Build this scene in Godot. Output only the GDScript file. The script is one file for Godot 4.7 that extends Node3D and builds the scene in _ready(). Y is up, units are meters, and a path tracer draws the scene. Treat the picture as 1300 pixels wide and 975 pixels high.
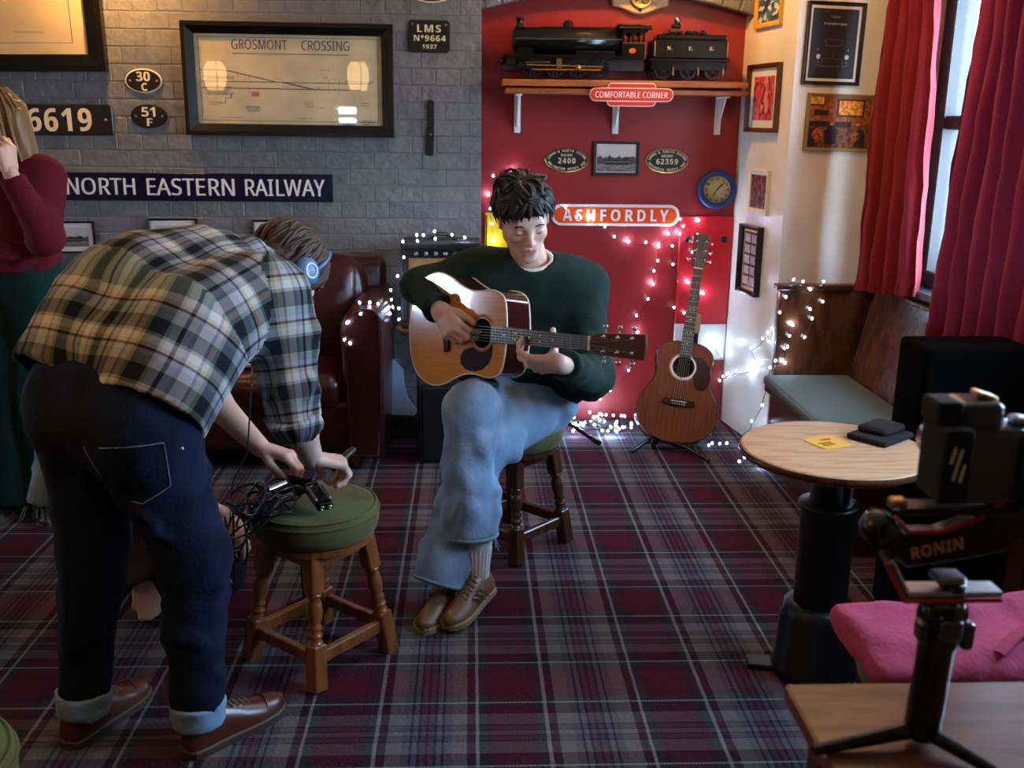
extends Node3D

# ---------------------------------------------------------------- helpers
var M := {}
var used := {}
var rng := RandomNumberGenerator.new()

func mat(id: String, c: Color, rough := 0.7, metal := 0.0) -> StandardMaterial3D:
	var m := StandardMaterial3D.new()
	m.resource_name = id
	m.albedo_color = c
	m.roughness = rough
	m.metallic = metal
	M[id] = m
	return m

func c8(r: int, g: int, b: int) -> Color:
	return Color8(r, g, b)

func new_st() -> SurfaceTool:
	var st := SurfaceTool.new()
	st.begin(Mesh.PRIMITIVE_TRIANGLES)
	st.set_smooth_group(-1)
	return st

# corners given counter-clockwise as seen from outside
func tri(st: SurfaceTool, a: Vector3, b: Vector3, c: Vector3) -> void:
	st.add_vertex(a); st.add_vertex(c); st.add_vertex(b)

func quad(st: SurfaceTool, a: Vector3, b: Vector3, c: Vector3, d: Vector3) -> void:
	tri(st, a, b, c); tri(st, a, c, d)

func triuv(st: SurfaceTool, p: Array, u: Array) -> void:
	for i in [0, 2, 1]:
		st.set_uv(u[i]); st.add_vertex(p[i])

func finish(st: SurfaceTool) -> ArrayMesh:
	st.generate_normals()
	return st.commit()

func part(called: String, st, m: Material, parent: Node = self, xf := Transform3D()) -> MeshInstance3D:
	var o := MeshInstance3D.new()
	o.name = called
	o.mesh = finish(st) if st is SurfaceTool else st
	o.material_override = m
	o.transform = xf
	parent.add_child(o, true)
	return o

func numbered(called: String) -> String:
	var n: int = used.get(called, 0)
	used[called] = n + 1
	return called if n == 0 else "%s_%03d" % [called, n]

func tag(o: Node, label: String, category: String, group := "") -> Node:
	o.set_meta("label", label)
	o.set_meta("category", category)
	if group != "":
		o.set_meta("group", group)
	return o

func thing(called: String, label: String, category: String, xf := Transform3D(), group := "") -> Node3D:
	var o := Node3D.new()
	o.name = numbered(called)
	add_child(o)
	o.transform = xf
	tag(o, label, category, group)
	return o

func struct_part(called: String, st, m: Material) -> MeshInstance3D:
	var o := part(called, st, m)
	o.set_meta("kind", "structure")
	return o

func at(x: float, y: float, z: float) -> Transform3D:
	return Transform3D(Basis(), Vector3(x, y, z))

func turned(x: float, y: float, z: float, yaw_deg: float) -> Transform3D:
	return Transform3D(Basis(Vector3.UP, deg_to_rad(yaw_deg)), Vector3(x, y, z))

# bevelled box
func box(st: SurfaceTool, c: Vector3, s: Vector3, bev := 0.0, b := Basis()) -> void:
	var h := s * 0.5
	if bev <= 0.0:
		var v := []
		for i in 8:
			v.append(c + b * Vector3(h.x if i & 1 else -h.x, h.y if i & 2 else -h.y, h.z if i & 4 else -h.z))
		for f in [[0, 2, 3, 1], [4, 5, 7, 6], [0, 4, 6, 2], [1, 3, 7, 5], [0, 1, 5, 4], [2, 6, 7, 3]]:
			quad(st, v[f[0]], v[f[1]], v[f[2]], v[f[3]])
		return
	bev = minf(bev, minf(h.x, minf(h.y, h.z)) * 0.95)
	var px := [] # per corner: point on x face, y face, z face
	for i in 8:
		var s3 := Vector3(1 if i & 1 else -1, 1 if i & 2 else -1, 1 if i & 4 else -1)
		var k := h - Vector3(bev, bev, bev)
		px.append([c + b * (Vector3(h.x, k.y, k.z) * s3), c + b * (Vector3(k.x, h.y, k.z) * s3), c + b * (Vector3(k.x, k.y, h.z) * s3)])
	for f in [[0, [0, 4, 6, 2]], [0, [1, 3, 7, 5]], [1, [0, 1, 5, 4]], [1, [2, 6, 7, 3]], [2, [0, 2, 3, 1]], [2, [4, 5, 7, 6]]]:
		var a: int = f[0]
		var i: Array = f[1]
		quad(st, px[i[0]][a], px[i[1]][a], px[i[2]][a], px[i[3]][a])
	var cen := c
	for e in [[0, 1, 1, 2], [2, 3, 1, 2], [4, 5, 1, 2], [6, 7, 1, 2], [0, 2, 0, 2], [1, 3, 0, 2], [4, 6, 0, 2], [5, 7, 0, 2], [0, 4, 0, 1], [1, 5, 0, 1], [2, 6, 0, 1], [3, 7, 0, 1]]:
		var p0: Vector3 = px[e[0]][e[2]]
		var p1: Vector3 = px[e[1]][e[2]]
		var p2: Vector3 = px[e[1]][e[3]]
		var p3: Vector3 = px[e[0]][e[3]]
		if (p1 - p0).cross(p2 - p0).dot((p0 + p2) * 0.5 - cen) > 0:
			quad(st, p0, p1, p2, p3)
		else:
			quad(st, p0, p3, p2, p1)
	for i in 8:
		var q: Array = px[i]
		if (q[1] - q[0]).cross(q[2] - q[0]).dot(q[0] - cen) > 0:
			tri(st, q[0], q[1], q[2])
		else:
			tri(st, q[0], q[2], q[1])

func frame_of(dir: Vector3, hint := Vector3.UP) -> Basis:
	var y := dir.normalized()
	var x := hint.cross(y)
	if x.length() < 0.01:
		x = Vector3.RIGHT.cross(y)
		if x.length() < 0.01:
			x = Vector3.BACK.cross(y)
	x = x.normalized()
	return Basis(x, y, x.cross(y))

# tube along points; r is a number or an array
func tube(st: SurfaceTool, pts: Array, r, sides := 8, caps := true, flat := 1.0, hint := Vector3.UP) -> void:
	var n := pts.size()
	var rings := []
	var x := Vector3.ZERO
	for i in n:
		var d: Vector3 = (pts[mini(i + 1, n - 1)] - pts[maxi(i - 1, 0)]).normalized()
		if i == 0:
			x = frame_of(d, hint).x
		else:
			x = (x - d * x.dot(d))
			x = x.normalized() if x.length() > 0.001 else frame_of(d, hint).x
		var z := x.cross(d)
		var rr: float = r[i] if r is Array else r
		var ring := []
		for k in sides:
			var a := TAU * k / sides
			ring.append(pts[i] + (x * cos(a) + z * sin(a) * flat) * rr)
		rings.append(ring)
	st.set_smooth_group(1)
	for i in n - 1:
		for k in sides:
			var k2 := (k + 1) % sides
			quad(st, rings[i][k], rings[i + 1][k], rings[i + 1][k2], rings[i][k2])
	st.set_smooth_group(-1)
	if caps:
		for k in range(1, sides - 1):
			tri(st, rings[0][0], rings[0][k], rings[0][k + 1])
			tri(st, rings[n - 1][0], rings[n - 1][k + 1], rings[n - 1][k])

# lathe: profile of Vector2(radius, height), bottom to top for outward faces
func lathe(st: SurfaceTool, prof: Array, seg := 20, xf := Transform3D(), smooth := true) -> void:
	st.set_smooth_group(2 if smooth else -1)
	for i in prof.size() - 1:
		var a: Vector2 = prof[i]
		var b: Vector2 = prof[i + 1]
		for k in seg:
			var t0 := TAU * k / seg
			var t1 := TAU * (k + 1) / seg
			var p0 := xf * Vector3(a.x * cos(t0), a.y, a.x * sin(t0))
			var p1 := xf * Vector3(a.x * cos(t1), a.y, a.x * sin(t1))
			var p2 := xf * Vector3(b.x * cos(t1), b.y, b.x * sin(t1))
			var p3 := xf * Vector3(b.x * cos(t0), b.y, b.x * sin(t0))
			if a.x > 1e-6:
				tri(st, p0, p2, p1)
			if b.x > 1e-6:
				tri(st, p0, p3, p2)
	st.set_smooth_group(-1)

# extrude a polygon in XY from z0 to z1 (z1 > z0), with a chamfer on the front edge
func prism(st: SurfaceTool, poly: Array, z0: float, z1: float, bev := 0.0, xf := Transform3D(), smooth_side := false) -> void:
	var pp := PackedVector2Array(poly)
	if Geometry2D.is_polygon_clockwise(pp):
		pp.reverse()
	var front := pp
	if bev > 0.0:
		front = inset(pp, bev)
	var idx := Geometry2D.triangulate_polygon(front)
	for i in range(0, idx.size(), 3):
		var a := front[idx[i]]; var b := front[idx[i + 1]]; var c := front[idx[i + 2]]
		if (b - a).cross(c - a) < 0:
			var t := b; b = c; c = t
		tri(st, xf * Vector3(a.x, a.y, z1), xf * Vector3(b.x, b.y, z1), xf * Vector3(c.x, c.y, z1))
	idx = Geometry2D.triangulate_polygon(pp)
	for i in range(0, idx.size(), 3):
		var a := pp[idx[i]]; var b := pp[idx[i + 1]]; var c := pp[idx[i + 2]]
		if (b - a).cross(c - a) < 0:
			var t := b; b = c; c = t
		tri(st, xf * Vector3(a.x, a.y, z0), xf * Vector3(c.x, c.y, z0), xf * Vector3(b.x, b.y, z0))
	var n := pp.size()
	if smooth_side:
		st.set_smooth_group(3)
	for i in n:
		var a := pp[i]; var b := pp[(i + 1) % n]
		quad(st, xf * Vector3(a.x, a.y, z0), xf * Vector3(b.x, b.y, z0), xf * Vector3(b.x, b.y, z1 - bev), xf * Vector3(a.x, a.y, z1 - bev))
	if smooth_side:
		st.set_smooth_group(4)
	if bev > 0.0:
		for i in n:
			var a := pp[i]; var b := pp[(i + 1) % n]
			var c := front[(i + 1) % n]; var d := front[i]
			quad(st, xf * Vector3(a.x, a.y, z1 - bev), xf * Vector3(b.x, b.y, z1 - bev), xf * Vector3(c.x, c.y, z1), xf * Vector3(d.x, d.y, z1))
	st.set_smooth_group(-1)

func inset(pp: PackedVector2Array, d: float) -> PackedVector2Array:
	var o := PackedVector2Array()
	var n := pp.size()
	for i in n:
		var e0 := (pp[i] - pp[(i + n - 1) % n]).normalized()
		var e1 := (pp[(i + 1) % n] - pp[i]).normalized()
		var n0 := Vector2(-e0.y, e0.x)
		var n1 := Vector2(-e1.y, e1.x)
		var m := n0 + n1
		m = m / maxf(0.4, m.length_squared() * 0.5)
		o.append(pp[i] + m * d)
	return o

func ellipse(rx: float, ry: float, n := 32, c := Vector2.ZERO) -> Array:
	var a := []
	for i in n:
		a.append(c + Vector2(rx * cos(TAU * i / n), ry * sin(TAU * i / n)))
	return a

func rounded(w: float, h: float, r: float, n := 5) -> Array:
	var a := []
	for q in 4:
		var c := Vector2((w / 2 - r) * [1, -1, -1, 1][q], (h / 2 - r) * [1, 1, -1, -1][q])
		for i in n + 1:
			var t := PI / 2 * (q + float(i) / n)
			a.append(c + Vector2(cos(t), sin(t)) * r)
	return a

func ball(st: SurfaceTool, c: Vector3, r: Vector3, seg := 12, rows := 8, b := Basis()) -> void:
	var prof := []
	for i in rows + 1:
		var t := -PI / 2 + PI * i / rows
		prof.append(Vector2(cos(t) if i > 0 and i < rows else 0.0, sin(t)))
	lathe(st, prof, seg, Transform3D(b * Basis.from_scale(r), c))

# lettering scaled to a width (or height) and centred on the XY plane, facing +z
func letters(s: String, w: float, h: float, m: Material, parent: Node, xf: Transform3D, bold := true, serif := false, depth := 0.002, called := "lettering", space := 0) -> MeshInstance3D:
	var t := TextMesh.new()
	t.text = s
	var f := SystemFont.new()
	f.font_names = PackedStringArray(["Droid Serif" if serif else "Droid Sans"])
	f.font_weight = 700 if bold else 400
	var fv := FontVariation.new()
	fv.base_font = f
	fv.spacing_glyph = space
	t.font = fv
	t.font_size = 48
	t.pixel_size = 0.01
	t.depth = 0.1
	t.curve_step = 2.0
	var st := SurfaceTool.new()
	var bb := t.get_aabb()
	if bb.size.x <= 0.0001:
		print("no text for ", s)
	var sx := w / bb.size.x if w > 0 else h / bb.size.y
	var sy := h / bb.size.y if h > 0 else sx
	var c := bb.get_center()
	var arr := t.get_mesh_arrays()
	var am := ArrayMesh.new()
	var v: PackedVector3Array = arr[Mesh.ARRAY_VERTEX]
	for i in v.size():
		v[i] = Vector3((v[i].x - c.x) * sx, (v[i].y - c.y) * sy, (v[i].z + 0.05) / 0.1 * depth)
	arr[Mesh.ARRAY_VERTEX] = v
	arr[Mesh.ARRAY_TANGENT] = null
	am.add_surface_from_arrays(Mesh.PRIMITIVE_TRIANGLES, arr)
	if not bold and not serif:
		# a medium weight: the stroke is thickened sideways by a second pass
		for k in [-1.0, 1.0]:
			var a2 := arr.duplicate()
			var v2 := v.duplicate()
			for i in v2.size():
				v2[i] += Vector3(k * 0.016 * sy * bb.size.y, 0, -0.00005 * (k + 2.0))
			a2[Mesh.ARRAY_VERTEX] = v2
			am.add_surface_from_arrays(Mesh.PRIMITIVE_TRIANGLES, a2)
	return part(called, am, m, parent, xf)

func img_tex(w: int, h: int, f: Callable) -> ImageTexture:
	var d := PackedByteArray()
	d.resize(w * h * 3)
	var o := 0
	for y in h:
		for x in w:
			var c: Color = f.call(x, y)
			d[o] = clampi(int(c.r * 255.0), 0, 255)
			d[o + 1] = clampi(int(c.g * 255.0), 0, 255)
			d[o + 2] = clampi(int(c.b * 255.0), 0, 255)
			o += 3
	return ImageTexture.create_from_image(Image.create_from_data(w, h, false, Image.FORMAT_RGB8, d))

func noise_tex(freq: float, oct: int, ramp: Array, size := 256, nseed := 1, kind := FastNoiseLite.TYPE_SIMPLEX_SMOOTH) -> NoiseTexture2D:
	var n := FastNoiseLite.new()
	n.noise_type = kind
	n.frequency = freq
	n.fractal_octaves = oct
	n.seed = nseed
	var t := NoiseTexture2D.new()
	t.width = size
	t.height = size
	t.seamless = true
	t.noise = n
	if ramp.size():
		var g := Gradient.new()
		g.offsets = PackedFloat32Array(ramp.map(func(e): return e[0]))
		g.colors = PackedColorArray(ramp.map(func(e): return e[1]))
		t.color_ramp = g
	return t

func tri_map(m: StandardMaterial3D, scale: Vector3, world := true) -> void:
	m.uv1_triplanar = true
	m.uv1_world_triplanar = world
	m.uv1_scale = scale
	m.uv1_triplanar_sharpness = 4.0

func relief(m: StandardMaterial3D, t: Texture2D, cm: float) -> void:
	m.heightmap_enabled = true
	m.heightmap_texture = t
	m.heightmap_scale = cm

func arr(a: Array) -> Array:
	return a

# ---------------------------------------------------------------- smooth bodies: distance fields meshed as surface nets
class Prim:
	var kind := 0 # 0 tapered capsule, 1 ellipsoid
	var a := Vector3.ZERO
	var b := Vector3.ZERO
	var ab := Vector3.ZERO
	var l2 := 1.0
	var ra := 0.1
	var rb := 0.1
	var k := 0.03
	var sub := false
	var plain := false
	var cap_a := false
	var cap_b := false
	var inv := Basis()
	var rad := Vector3.ONE
	var rmin := 1.0
	var reach := 0.0
	var mid := Vector3.ZERO
	func d(p: Vector3) -> float:
		if kind == 0:
			var q := p - a
			var t0 := q.dot(ab) / l2
			var t := clampf(t0, 0.0, 1.0)
			var r := ra + (rb - ra) * t
			if (cap_a and t0 < 0.0) or (cap_b and t0 > 1.0):
				var l := sqrt(l2)
				var side := (q - ab * t0).length() - r
				var over := (t0 - 1.0) * l if t0 > 1.0 else -t0 * l
				if side <= 0.0:
					return over
				return sqrt(side * side + over * over)
			return (q - ab * t).length() - r
		var e := inv * (p - a)
		var n := e / rad
		var k0 := n.length()
		if k0 < 0.05:
			return (k0 - 1.0) * rmin
		var k1 := (n / rad).length()
		return k0 * (k0 - 1.0) / k1

func cone(a: Vector3, b: Vector3, ra: float, rb: float, k := 0.03, cap_a := false, cap_b := false) -> Prim:
	var p := Prim.new()
	p.a = a; p.b = b; p.ab = b - a
	p.l2 = maxf(p.ab.length_squared(), 1e-9)
	p.ra = ra; p.rb = rb; p.k = k
	p.cap_a = cap_a; p.cap_b = cap_b
	p.plain = not cap_a and not cap_b
	p.mid = (a + b) * 0.5
	p.reach = p.ab.length() * 0.5 + maxf(ra, rb)
	return p

func egg(c: Vector3, r: Vector3, basis := Basis(), k := 0.03, sub := false) -> Prim:
	var p := Prim.new()
	p.kind = 1
	p.a = c; p.rad = r
	p.rmin = minf(r.x, minf(r.y, r.z))
	p.inv = basis.transposed()
	p.k = k; p.sub = sub
	p.mid = c
	p.reach = maxf(r.x, maxf(r.y, r.z))
	return p

func field(list: Array, p: Vector3) -> float:
	var v := 10.0
	for q: Prim in list:
		var e: float
		if q.plain:
			var w := p - q.a
			var t := clampf(w.dot(q.ab) / q.l2, 0.0, 1.0)
			e = (w - q.ab * t).length() - (q.ra + (q.rb - q.ra) * t)
			if not q.sub and e > v + q.k:
				continue
		else:
			e = q.d(p)
		var k := q.k
		if q.sub:
			var h := maxf(k - absf(-e - v), 0.0) / k
			v = maxf(v, -e) + h * h * k * 0.25
		else:
			var h := maxf(k - absf(e - v), 0.0) / k
			v = minf(v, e) - h * h * k * 0.25
	return v

# returns [vertices, normals, indices]; push is the noise amplitude, pf its frequency (per axis)
func nets(prims: Array, cell: float, push := 0.0, pf := Vector3.ONE * 10.0, nseed := 3) -> Array:
	var lo := Vector3.ONE * 1e9
	var hi := -lo
	var kmax := 0.0
	for q: Prim in prims:
		kmax = maxf(kmax, q.k)
		if not q.sub:
			lo = lo.min(q.mid - Vector3.ONE * q.reach)
			hi = hi.max(q.mid + Vector3.ONE * q.reach)
	var pad := cell * 3.0 + push + kmax * 0.3
	lo -= Vector3.ONE * pad
	hi += Vector3.ONE * pad
	const B := 4
	var nb := Vector3i(((hi - lo) / (cell * B)).ceil()) + Vector3i.ONE
	var nx := nb.x * B
	var ny := nb.y * B
	var nz := nb.z * B
	var g := PackedFloat32Array()
	g.resize(nx * ny * nz)
	g.fill(1.0)
	var sy := nx
	var sz := nx * ny
	var noise := FastNoiseLite.new()
	noise.seed = nseed
	noise.frequency = 1.0
	noise.fractal_octaves = 2
	var hd := B * cell * 0.87
	var act := []
	for bz in nb.z:
		for by in nb.y:
			for bx in nb.x:
				var c := lo + Vector3(bx + 0.5, by + 0.5, bz + 0.5) * (B * cell)
				var dm := 1e9
				var ds := []
				for q: Prim in prims:
					if (c - q.mid).length() - q.reach > hd * 2.2 + kmax + push:
						ds.append(1e9)
						continue
					var e := q.d(c)
					ds.append(e)
					if not q.sub and e < dm:
						dm = e
				if dm > hd + kmax * 0.3 + push + cell * 2.0:
					continue
				var near := []
				var subs := false
				for i in prims.size():
					var q: Prim = prims[i]
					if q.sub:
						if ds[i] < hd + kmax + cell:
							near.append(q)
							subs = true
					elif ds[i] < dm + 2.0 * hd + q.k:
						near.append(q)
				if dm < -(hd + push + cell * 2.0) and not subs:
					for k in B:
						for j in B:
							var o := (bz * B + k) * sz + (by * B + j) * sy + bx * B
							for i in B:
								g[o + i] = -1.0
					continue
				act.append(Vector3i(bx, by, bz))
				for s8 in 8:
					var i0 := bx * B + (2 if s8 & 1 else 0)
					var j0 := by * B + (2 if s8 & 2 else 0)
					var k0 := bz * B + (2 if s8 & 4 else 0)
					var vc := field(near, lo + Vector3(i0 + 0.5, j0 + 0.5, k0 + 0.5) * cell)
					var skip := absf(vc) > cell * 2.4 + push
					for q8 in 8:
						var i := i0 + (q8 & 1)
						var j := j0 + ((q8 >> 1) & 1)
						var k := k0 + (q8 >> 2)
						var v := vc
						if not skip:
							var p := lo + Vector3(i, j, k) * cell
							v = field(near, p)
							if push > 0.0:
								v += push * noise.get_noise_3dv(p * pf)
						g[k * sz + j * sy + i] = v
	var vid := {}
	var vs := PackedVector3Array()
	var ids := PackedInt32Array()
	var co := [0, 1, sy, sy + 1, sz, sz + 1, sz + sy, sz + sy + 1]
	var cv := [Vector3(0, 0, 0), Vector3(1, 0, 0), Vector3(0, 1, 0), Vector3(1, 1, 0), Vector3(0, 0, 1), Vector3(1, 0, 1), Vector3(0, 1, 1), Vector3(1, 1, 1)]
	var eg := [[0, 1], [2, 3], [4, 5], [6, 7], [0, 2], [1, 3], [4, 6], [5, 7], [0, 4], [1, 5], [2, 6], [3, 7]]
	var cells := []
	for bk: Vector3i in act:
		for k in B:
			var z := bk.z * B + k
			if z >= nz - 1: continue
			for j in B:
				var y := bk.y * B + j
				if y >= ny - 1: continue
				for i in B:
					var x := bk.x * B + i
					if x >= nx - 1: continue
					var o := z * sz + y * sy + x
					var neg := 0
					for q in 8:
						if g[o + co[q]] < 0.0:
							neg += 1
					if neg == 0 or neg == 8:
						continue
					var s := Vector3.ZERO
					var n := 0
					for e in eg:
						var d0 := g[o + co[e[0]]]
						var d1 := g[o + co[e[1]]]
						if (d0 < 0.0) != (d1 < 0.0):
							s += cv[e[0]].lerp(cv[e[1]], d0 / (d0 - d1))
							n += 1
					vid[o] = vs.size()
					vs.append(lo + (Vector3(x, y, z) + s / n) * cell)
					cells.append(o)
	for o: int in cells:
		var d0 := g[o]
		for ax in 3:
			var st: int = [1, sy, sz][ax]
			var u: int = [sy, sz, 1][ax]
			var w: int = [sz, 1, sy][ax]
			var d1 := g[o + st]
			if (d0 < 0.0) == (d1 < 0.0):
				continue
			var a = vid.get(o)
			var b = vid.get(o - u)
			var c = vid.get(o - u - w)
			var d = vid.get(o - w)
			if a == null or b == null or c == null or d == null:
				continue
			if d0 < 0.0:
				ids.append_array(PackedInt32Array([a, b, c, a, c, d]))
			else:
				ids.append_array(PackedInt32Array([a, c, b, a, d, c]))
	var ns := PackedVector3Array()
	ns.resize(vs.size())
	for i in range(0, ids.size(), 3):
		var a := ids[i]; var b := ids[i + 1]; var c := ids[i + 2]
		var n := (vs[c] - vs[a]).cross(vs[b] - vs[a])
		ns[a] += n; ns[b] += n; ns[c] += n
	for i in ns.size():
		ns[i] = ns[i].normalized()
	return [vs, ns, ids]

func join(parts: Array) -> Array:
	var vs := PackedVector3Array(); var ns := PackedVector3Array(); var ids := PackedInt32Array()
	for p in parts:
		var o := vs.size()
		vs.append_array(p[0]); ns.append_array(p[1])
		for i in p[2]:
			ids.append(i + o)
	return [vs, ns, ids]

func to_mesh(p: Array, colour = null, uv = null) -> ArrayMesh:
	var a := []
	a.resize(Mesh.ARRAY_MAX)
	if uv != null:
		# every triangle gets its own corners, so that the print can have seams
		var vs: PackedVector3Array = p[0]
		var ns: PackedVector3Array = p[1]
		var ids: PackedInt32Array = p[2]
		var v2 := PackedVector3Array(); var n2 := PackedVector3Array(); var u2 := PackedVector2Array()
		for i in range(0, ids.size(), 3):
			var t := [vs[ids[i]], vs[ids[i + 1]], vs[ids[i + 2]]]
			var q: Array = uv.call(t)
			for k in 3:
				v2.append(t[k]); n2.append(ns[ids[i + k]]); u2.append(q[k])
		a[Mesh.ARRAY_VERTEX] = v2
		a[Mesh.ARRAY_NORMAL] = n2
		a[Mesh.ARRAY_TEX_UV] = u2
	else:
		a[Mesh.ARRAY_VERTEX] = p[0]
		a[Mesh.ARRAY_NORMAL] = p[1]
		a[Mesh.ARRAY_INDEX] = p[2]
		if colour != null:
			var cs := PackedColorArray()
			for v in p[0]:
				cs.append(colour.call(v))
			a[Mesh.ARRAY_COLOR] = cs
	var m := ArrayMesh.new()
	m.add_surface_from_arrays(Mesh.PRIMITIVE_TRIANGLES, a)
	return m

# a hand: wrist, finger direction, palm normal; curls = [[mcp, pip, dip] x 4] in degrees; thumb = three (f, t, n) directions
func hand(w: Vector3, f: Vector3, n: Vector3, right: bool, curls: Array, spread := 4.0, thumb := [Vector3(0.65, 0.7, 0.35), Vector3(0.85, 0.45, 0.3), Vector3(0.95, 0.2, 0.35)], s := 1.0) -> Array:
	f = f.normalized()
	n = (n - f * n.dot(f)).normalized()
	var t := f.cross(n) * (1.0 if right else -1.0)
	var out := []
	var off := [0.028, 0.0085, -0.0115, -0.0300]
	var lead := [0.088, 0.092, 0.086, 0.077]
	var lens := [[0.043, 0.026, 0.021], [0.048, 0.030, 0.022], [0.044, 0.028, 0.021], [0.034, 0.021, 0.019]]
	var rad := [0.0094, 0.0096, 0.0091, 0.0080]
	for i in 4:
		var kn: Vector3 = w + (f * lead[i] + t * off[i] - n * (0.004 if i in [1, 2] else 0.0)) * s
		var wr: Vector3 = w + t * off[i] * 0.62 * s + f * 0.006 * s
		out.append(cone(wr, kn, 0.0150 * s, 0.0118 * s, 0.012 * s))
		var sp := deg_to_rad(spread * (1.3 - i * 0.9))
		var fd := (f * cos(sp) + t * sin(sp)).normalized()
		var p := kn
		var ang := 0.0
		for j in 3:
			ang += deg_to_rad(curls[i][j])
			var d := fd * cos(ang) + n * sin(ang)
			var q: Vector3 = p + d * lens[i][j] * s
			var r0: float = rad[i] * (1.0 - 0.07 * j) * s
			out.append(cone(p, q, r0, r0 * 0.93, 0.005 * s if j else 0.010 * s))
			p = q
	var tp := w + (f * 0.020 + t * 0.020 + n * 0.004) * s
	var tl := [0.045, 0.034, 0.027]
	var tr := [0.0150, 0.0115, 0.0100, 0.0088]
	for j in 3:
		var c: Vector3 = thumb[j]
		var d := (f * c.x + t * c.y + n * c.z).normalized()
		var q: Vector3 = tp + d * tl[j] * s
		out.append(cone(tp, q, tr[j] * s, tr[j + 1] * s, 0.010 * s if j == 0 else 0.005 * s))
		tp = q
	return out

# the skin of a head in its own axes (x to its left, y up, z to the front), carried by xf
func head_prims(xf: Transform3D, s := 1.0, mouth_open := 0.0) -> Array:
	var b := xf.basis.orthonormalized()
	var P := func(x: float, y: float, z: float) -> Vector3: return xf.origin + b * (Vector3(x, y, z) * s)
	var o := []
	o.append(egg(P.call(0, 0.028, -0.014), Vector3(0.073, 0.088, 0.092) * s, b, 0.03))
	o.append(egg(P.call(0, -0.030, 0.024), Vector3(0.056, 0.074, 0.062) * s, b, 0.04 * s))
	o.append(cone(P.call(0.049, -0.048, 0.004), P.call(0.014, -0.101, 0.060), 0.017 * s, 0.013 * s, 0.03 * s))
	o.append(cone(P.call(-0.049, -0.048, 0.004), P.call(-0.014, -0.101, 0.060), 0.017 * s, 0.013 * s, 0.03 * s))
	o.append(egg(P.call(0, -0.100, 0.068), Vector3(0.018, 0.016, 0.013) * s, b, 0.022 * s))
	o.append(cone(P.call(-0.033, 0.022, 0.074), P.call(0.033, 0.022, 0.074), 0.011 * s, 0.011 * s, 0.02 * s))
	for e in [-1.0, 1.0]:
		o.append(egg(P.call(0.041 * e, -0.022, 0.058), Vector3(0.018, 0.016, 0.014) * s, b, 0.025 * s))
		var eye := egg(P.call(0.031 * e, 0.001, 0.091), Vector3(0.015, 0.010, 0.012) * s, b, 0.012 * s, true)
		o.append(eye)
		o.append(egg(P.call(0.0305 * e, -0.0015, 0.0735), Vector3(0.0135, 0.011, 0.0095) * s, b, 0.004 * s))
	o.append(cone(P.call(0, 0.012, 0.083), P.call(0, -0.030, 0.103), 0.0075 * s, 0.0098 * s, 0.012 * s))
	o.append(egg(P.call(0, -0.034, 0.1015), Vector3(0.0095, 0.0085, 0.0095) * s, b, 0.006 * s))
	for e in [-1.0, 1.0]:
		o.append(egg(P.call(0.0115 * e, -0.0375, 0.0915), Vector3(0.0075, 0.0065, 0.009) * s, b, 0.005 * s))
		o.append(egg(P.call(0.0062 * e, -0.0435, 0.097), Vector3(0.0034, 0.003, 0.004) * s, b, 0.003 * s, true))
	# mouth: muzzle, lips and the line between them
	o.append(egg(P.call(0, -0.064, 0.072), Vector3(0.030, 0.024, 0.019) * s, b, 0.016 * s))
	o.append(cone(P.call(-0.019, -0.0635, 0.084), P.call(0.0, -0.0605, 0.0905), 0.0028 * s, 0.0052 * s, 0.005 * s))
	o.append(cone(P.call(0.019, -0.0635, 0.084), P.call(0.0, -0.0605, 0.0905), 0.0028 * s, 0.0052 * s, 0.005 * s))
	o.append(cone(P.call(-0.013, -0.0735 - mouth_open, 0.084), P.call(0.013, -0.0735 - mouth_open, 0.084), 0.0058 * s, 0.0058 * s, 0.006 * s))
	o.append(cone(P.call(-0.018, -0.0668, 0.0915), P.call(0.018, -0.0668, 0.0915), 0.0016 * s + mouth_open * 0.5, 0.0016 * s + mouth_open * 0.5, 0.003 * s))
	(o[-1] as Prim).sub = true
	for e in [-1.0, 1.0]:
		var eb := b * Basis(Vector3.UP, 0.35 * e)
		o.append(egg(P.call(0.0745 * e, -0.004, -0.012), Vector3(0.0075, 0.029, 0.018) * s, eb, 0.008 * s))
		o.append(egg(P.call(0.083 * e, -0.001, -0.008), Vector3(0.006, 0.017, 0.009) * s, eb, 0.004 * s, true))
	return o

func skin_paint(xf: Transform3D, s: float, base: Color) -> Callable:
	var inv := Transform3D(xf.basis.orthonormalized(), xf.origin).affine_inverse()
	var lip := Color(base.r * 0.80, base.g * 0.48, base.b * 0.50)
	var pink := Color(base.r * 1.0, base.g * 0.80, base.b * 0.78)
	return func(p: Vector3) -> Color:
		var q := inv * p / s
		var c := base
		if q.z > 0.03:
			var cheek := maxf(exp(-Vector2((absf(q.x) - 0.042) / 0.02, (q.y + 0.03) / 0.018).length_squared()), exp(-Vector2(q.x / 0.013, (q.y + 0.034) / 0.014).length_squared()) * (1.0 if q.z > 0.085 else 0.0))
			c = c.lerp(pink, 0.6 * cheek)
			var l := Vector2(q.x / 0.023, (q.y + 0.068) / 0.0105).length()
			c = c.lerp(lip, clampf((1.15 - l) * 4.0, 0.0, 1.0) if q.z > 0.075 else 0.0)
		return c

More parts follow.
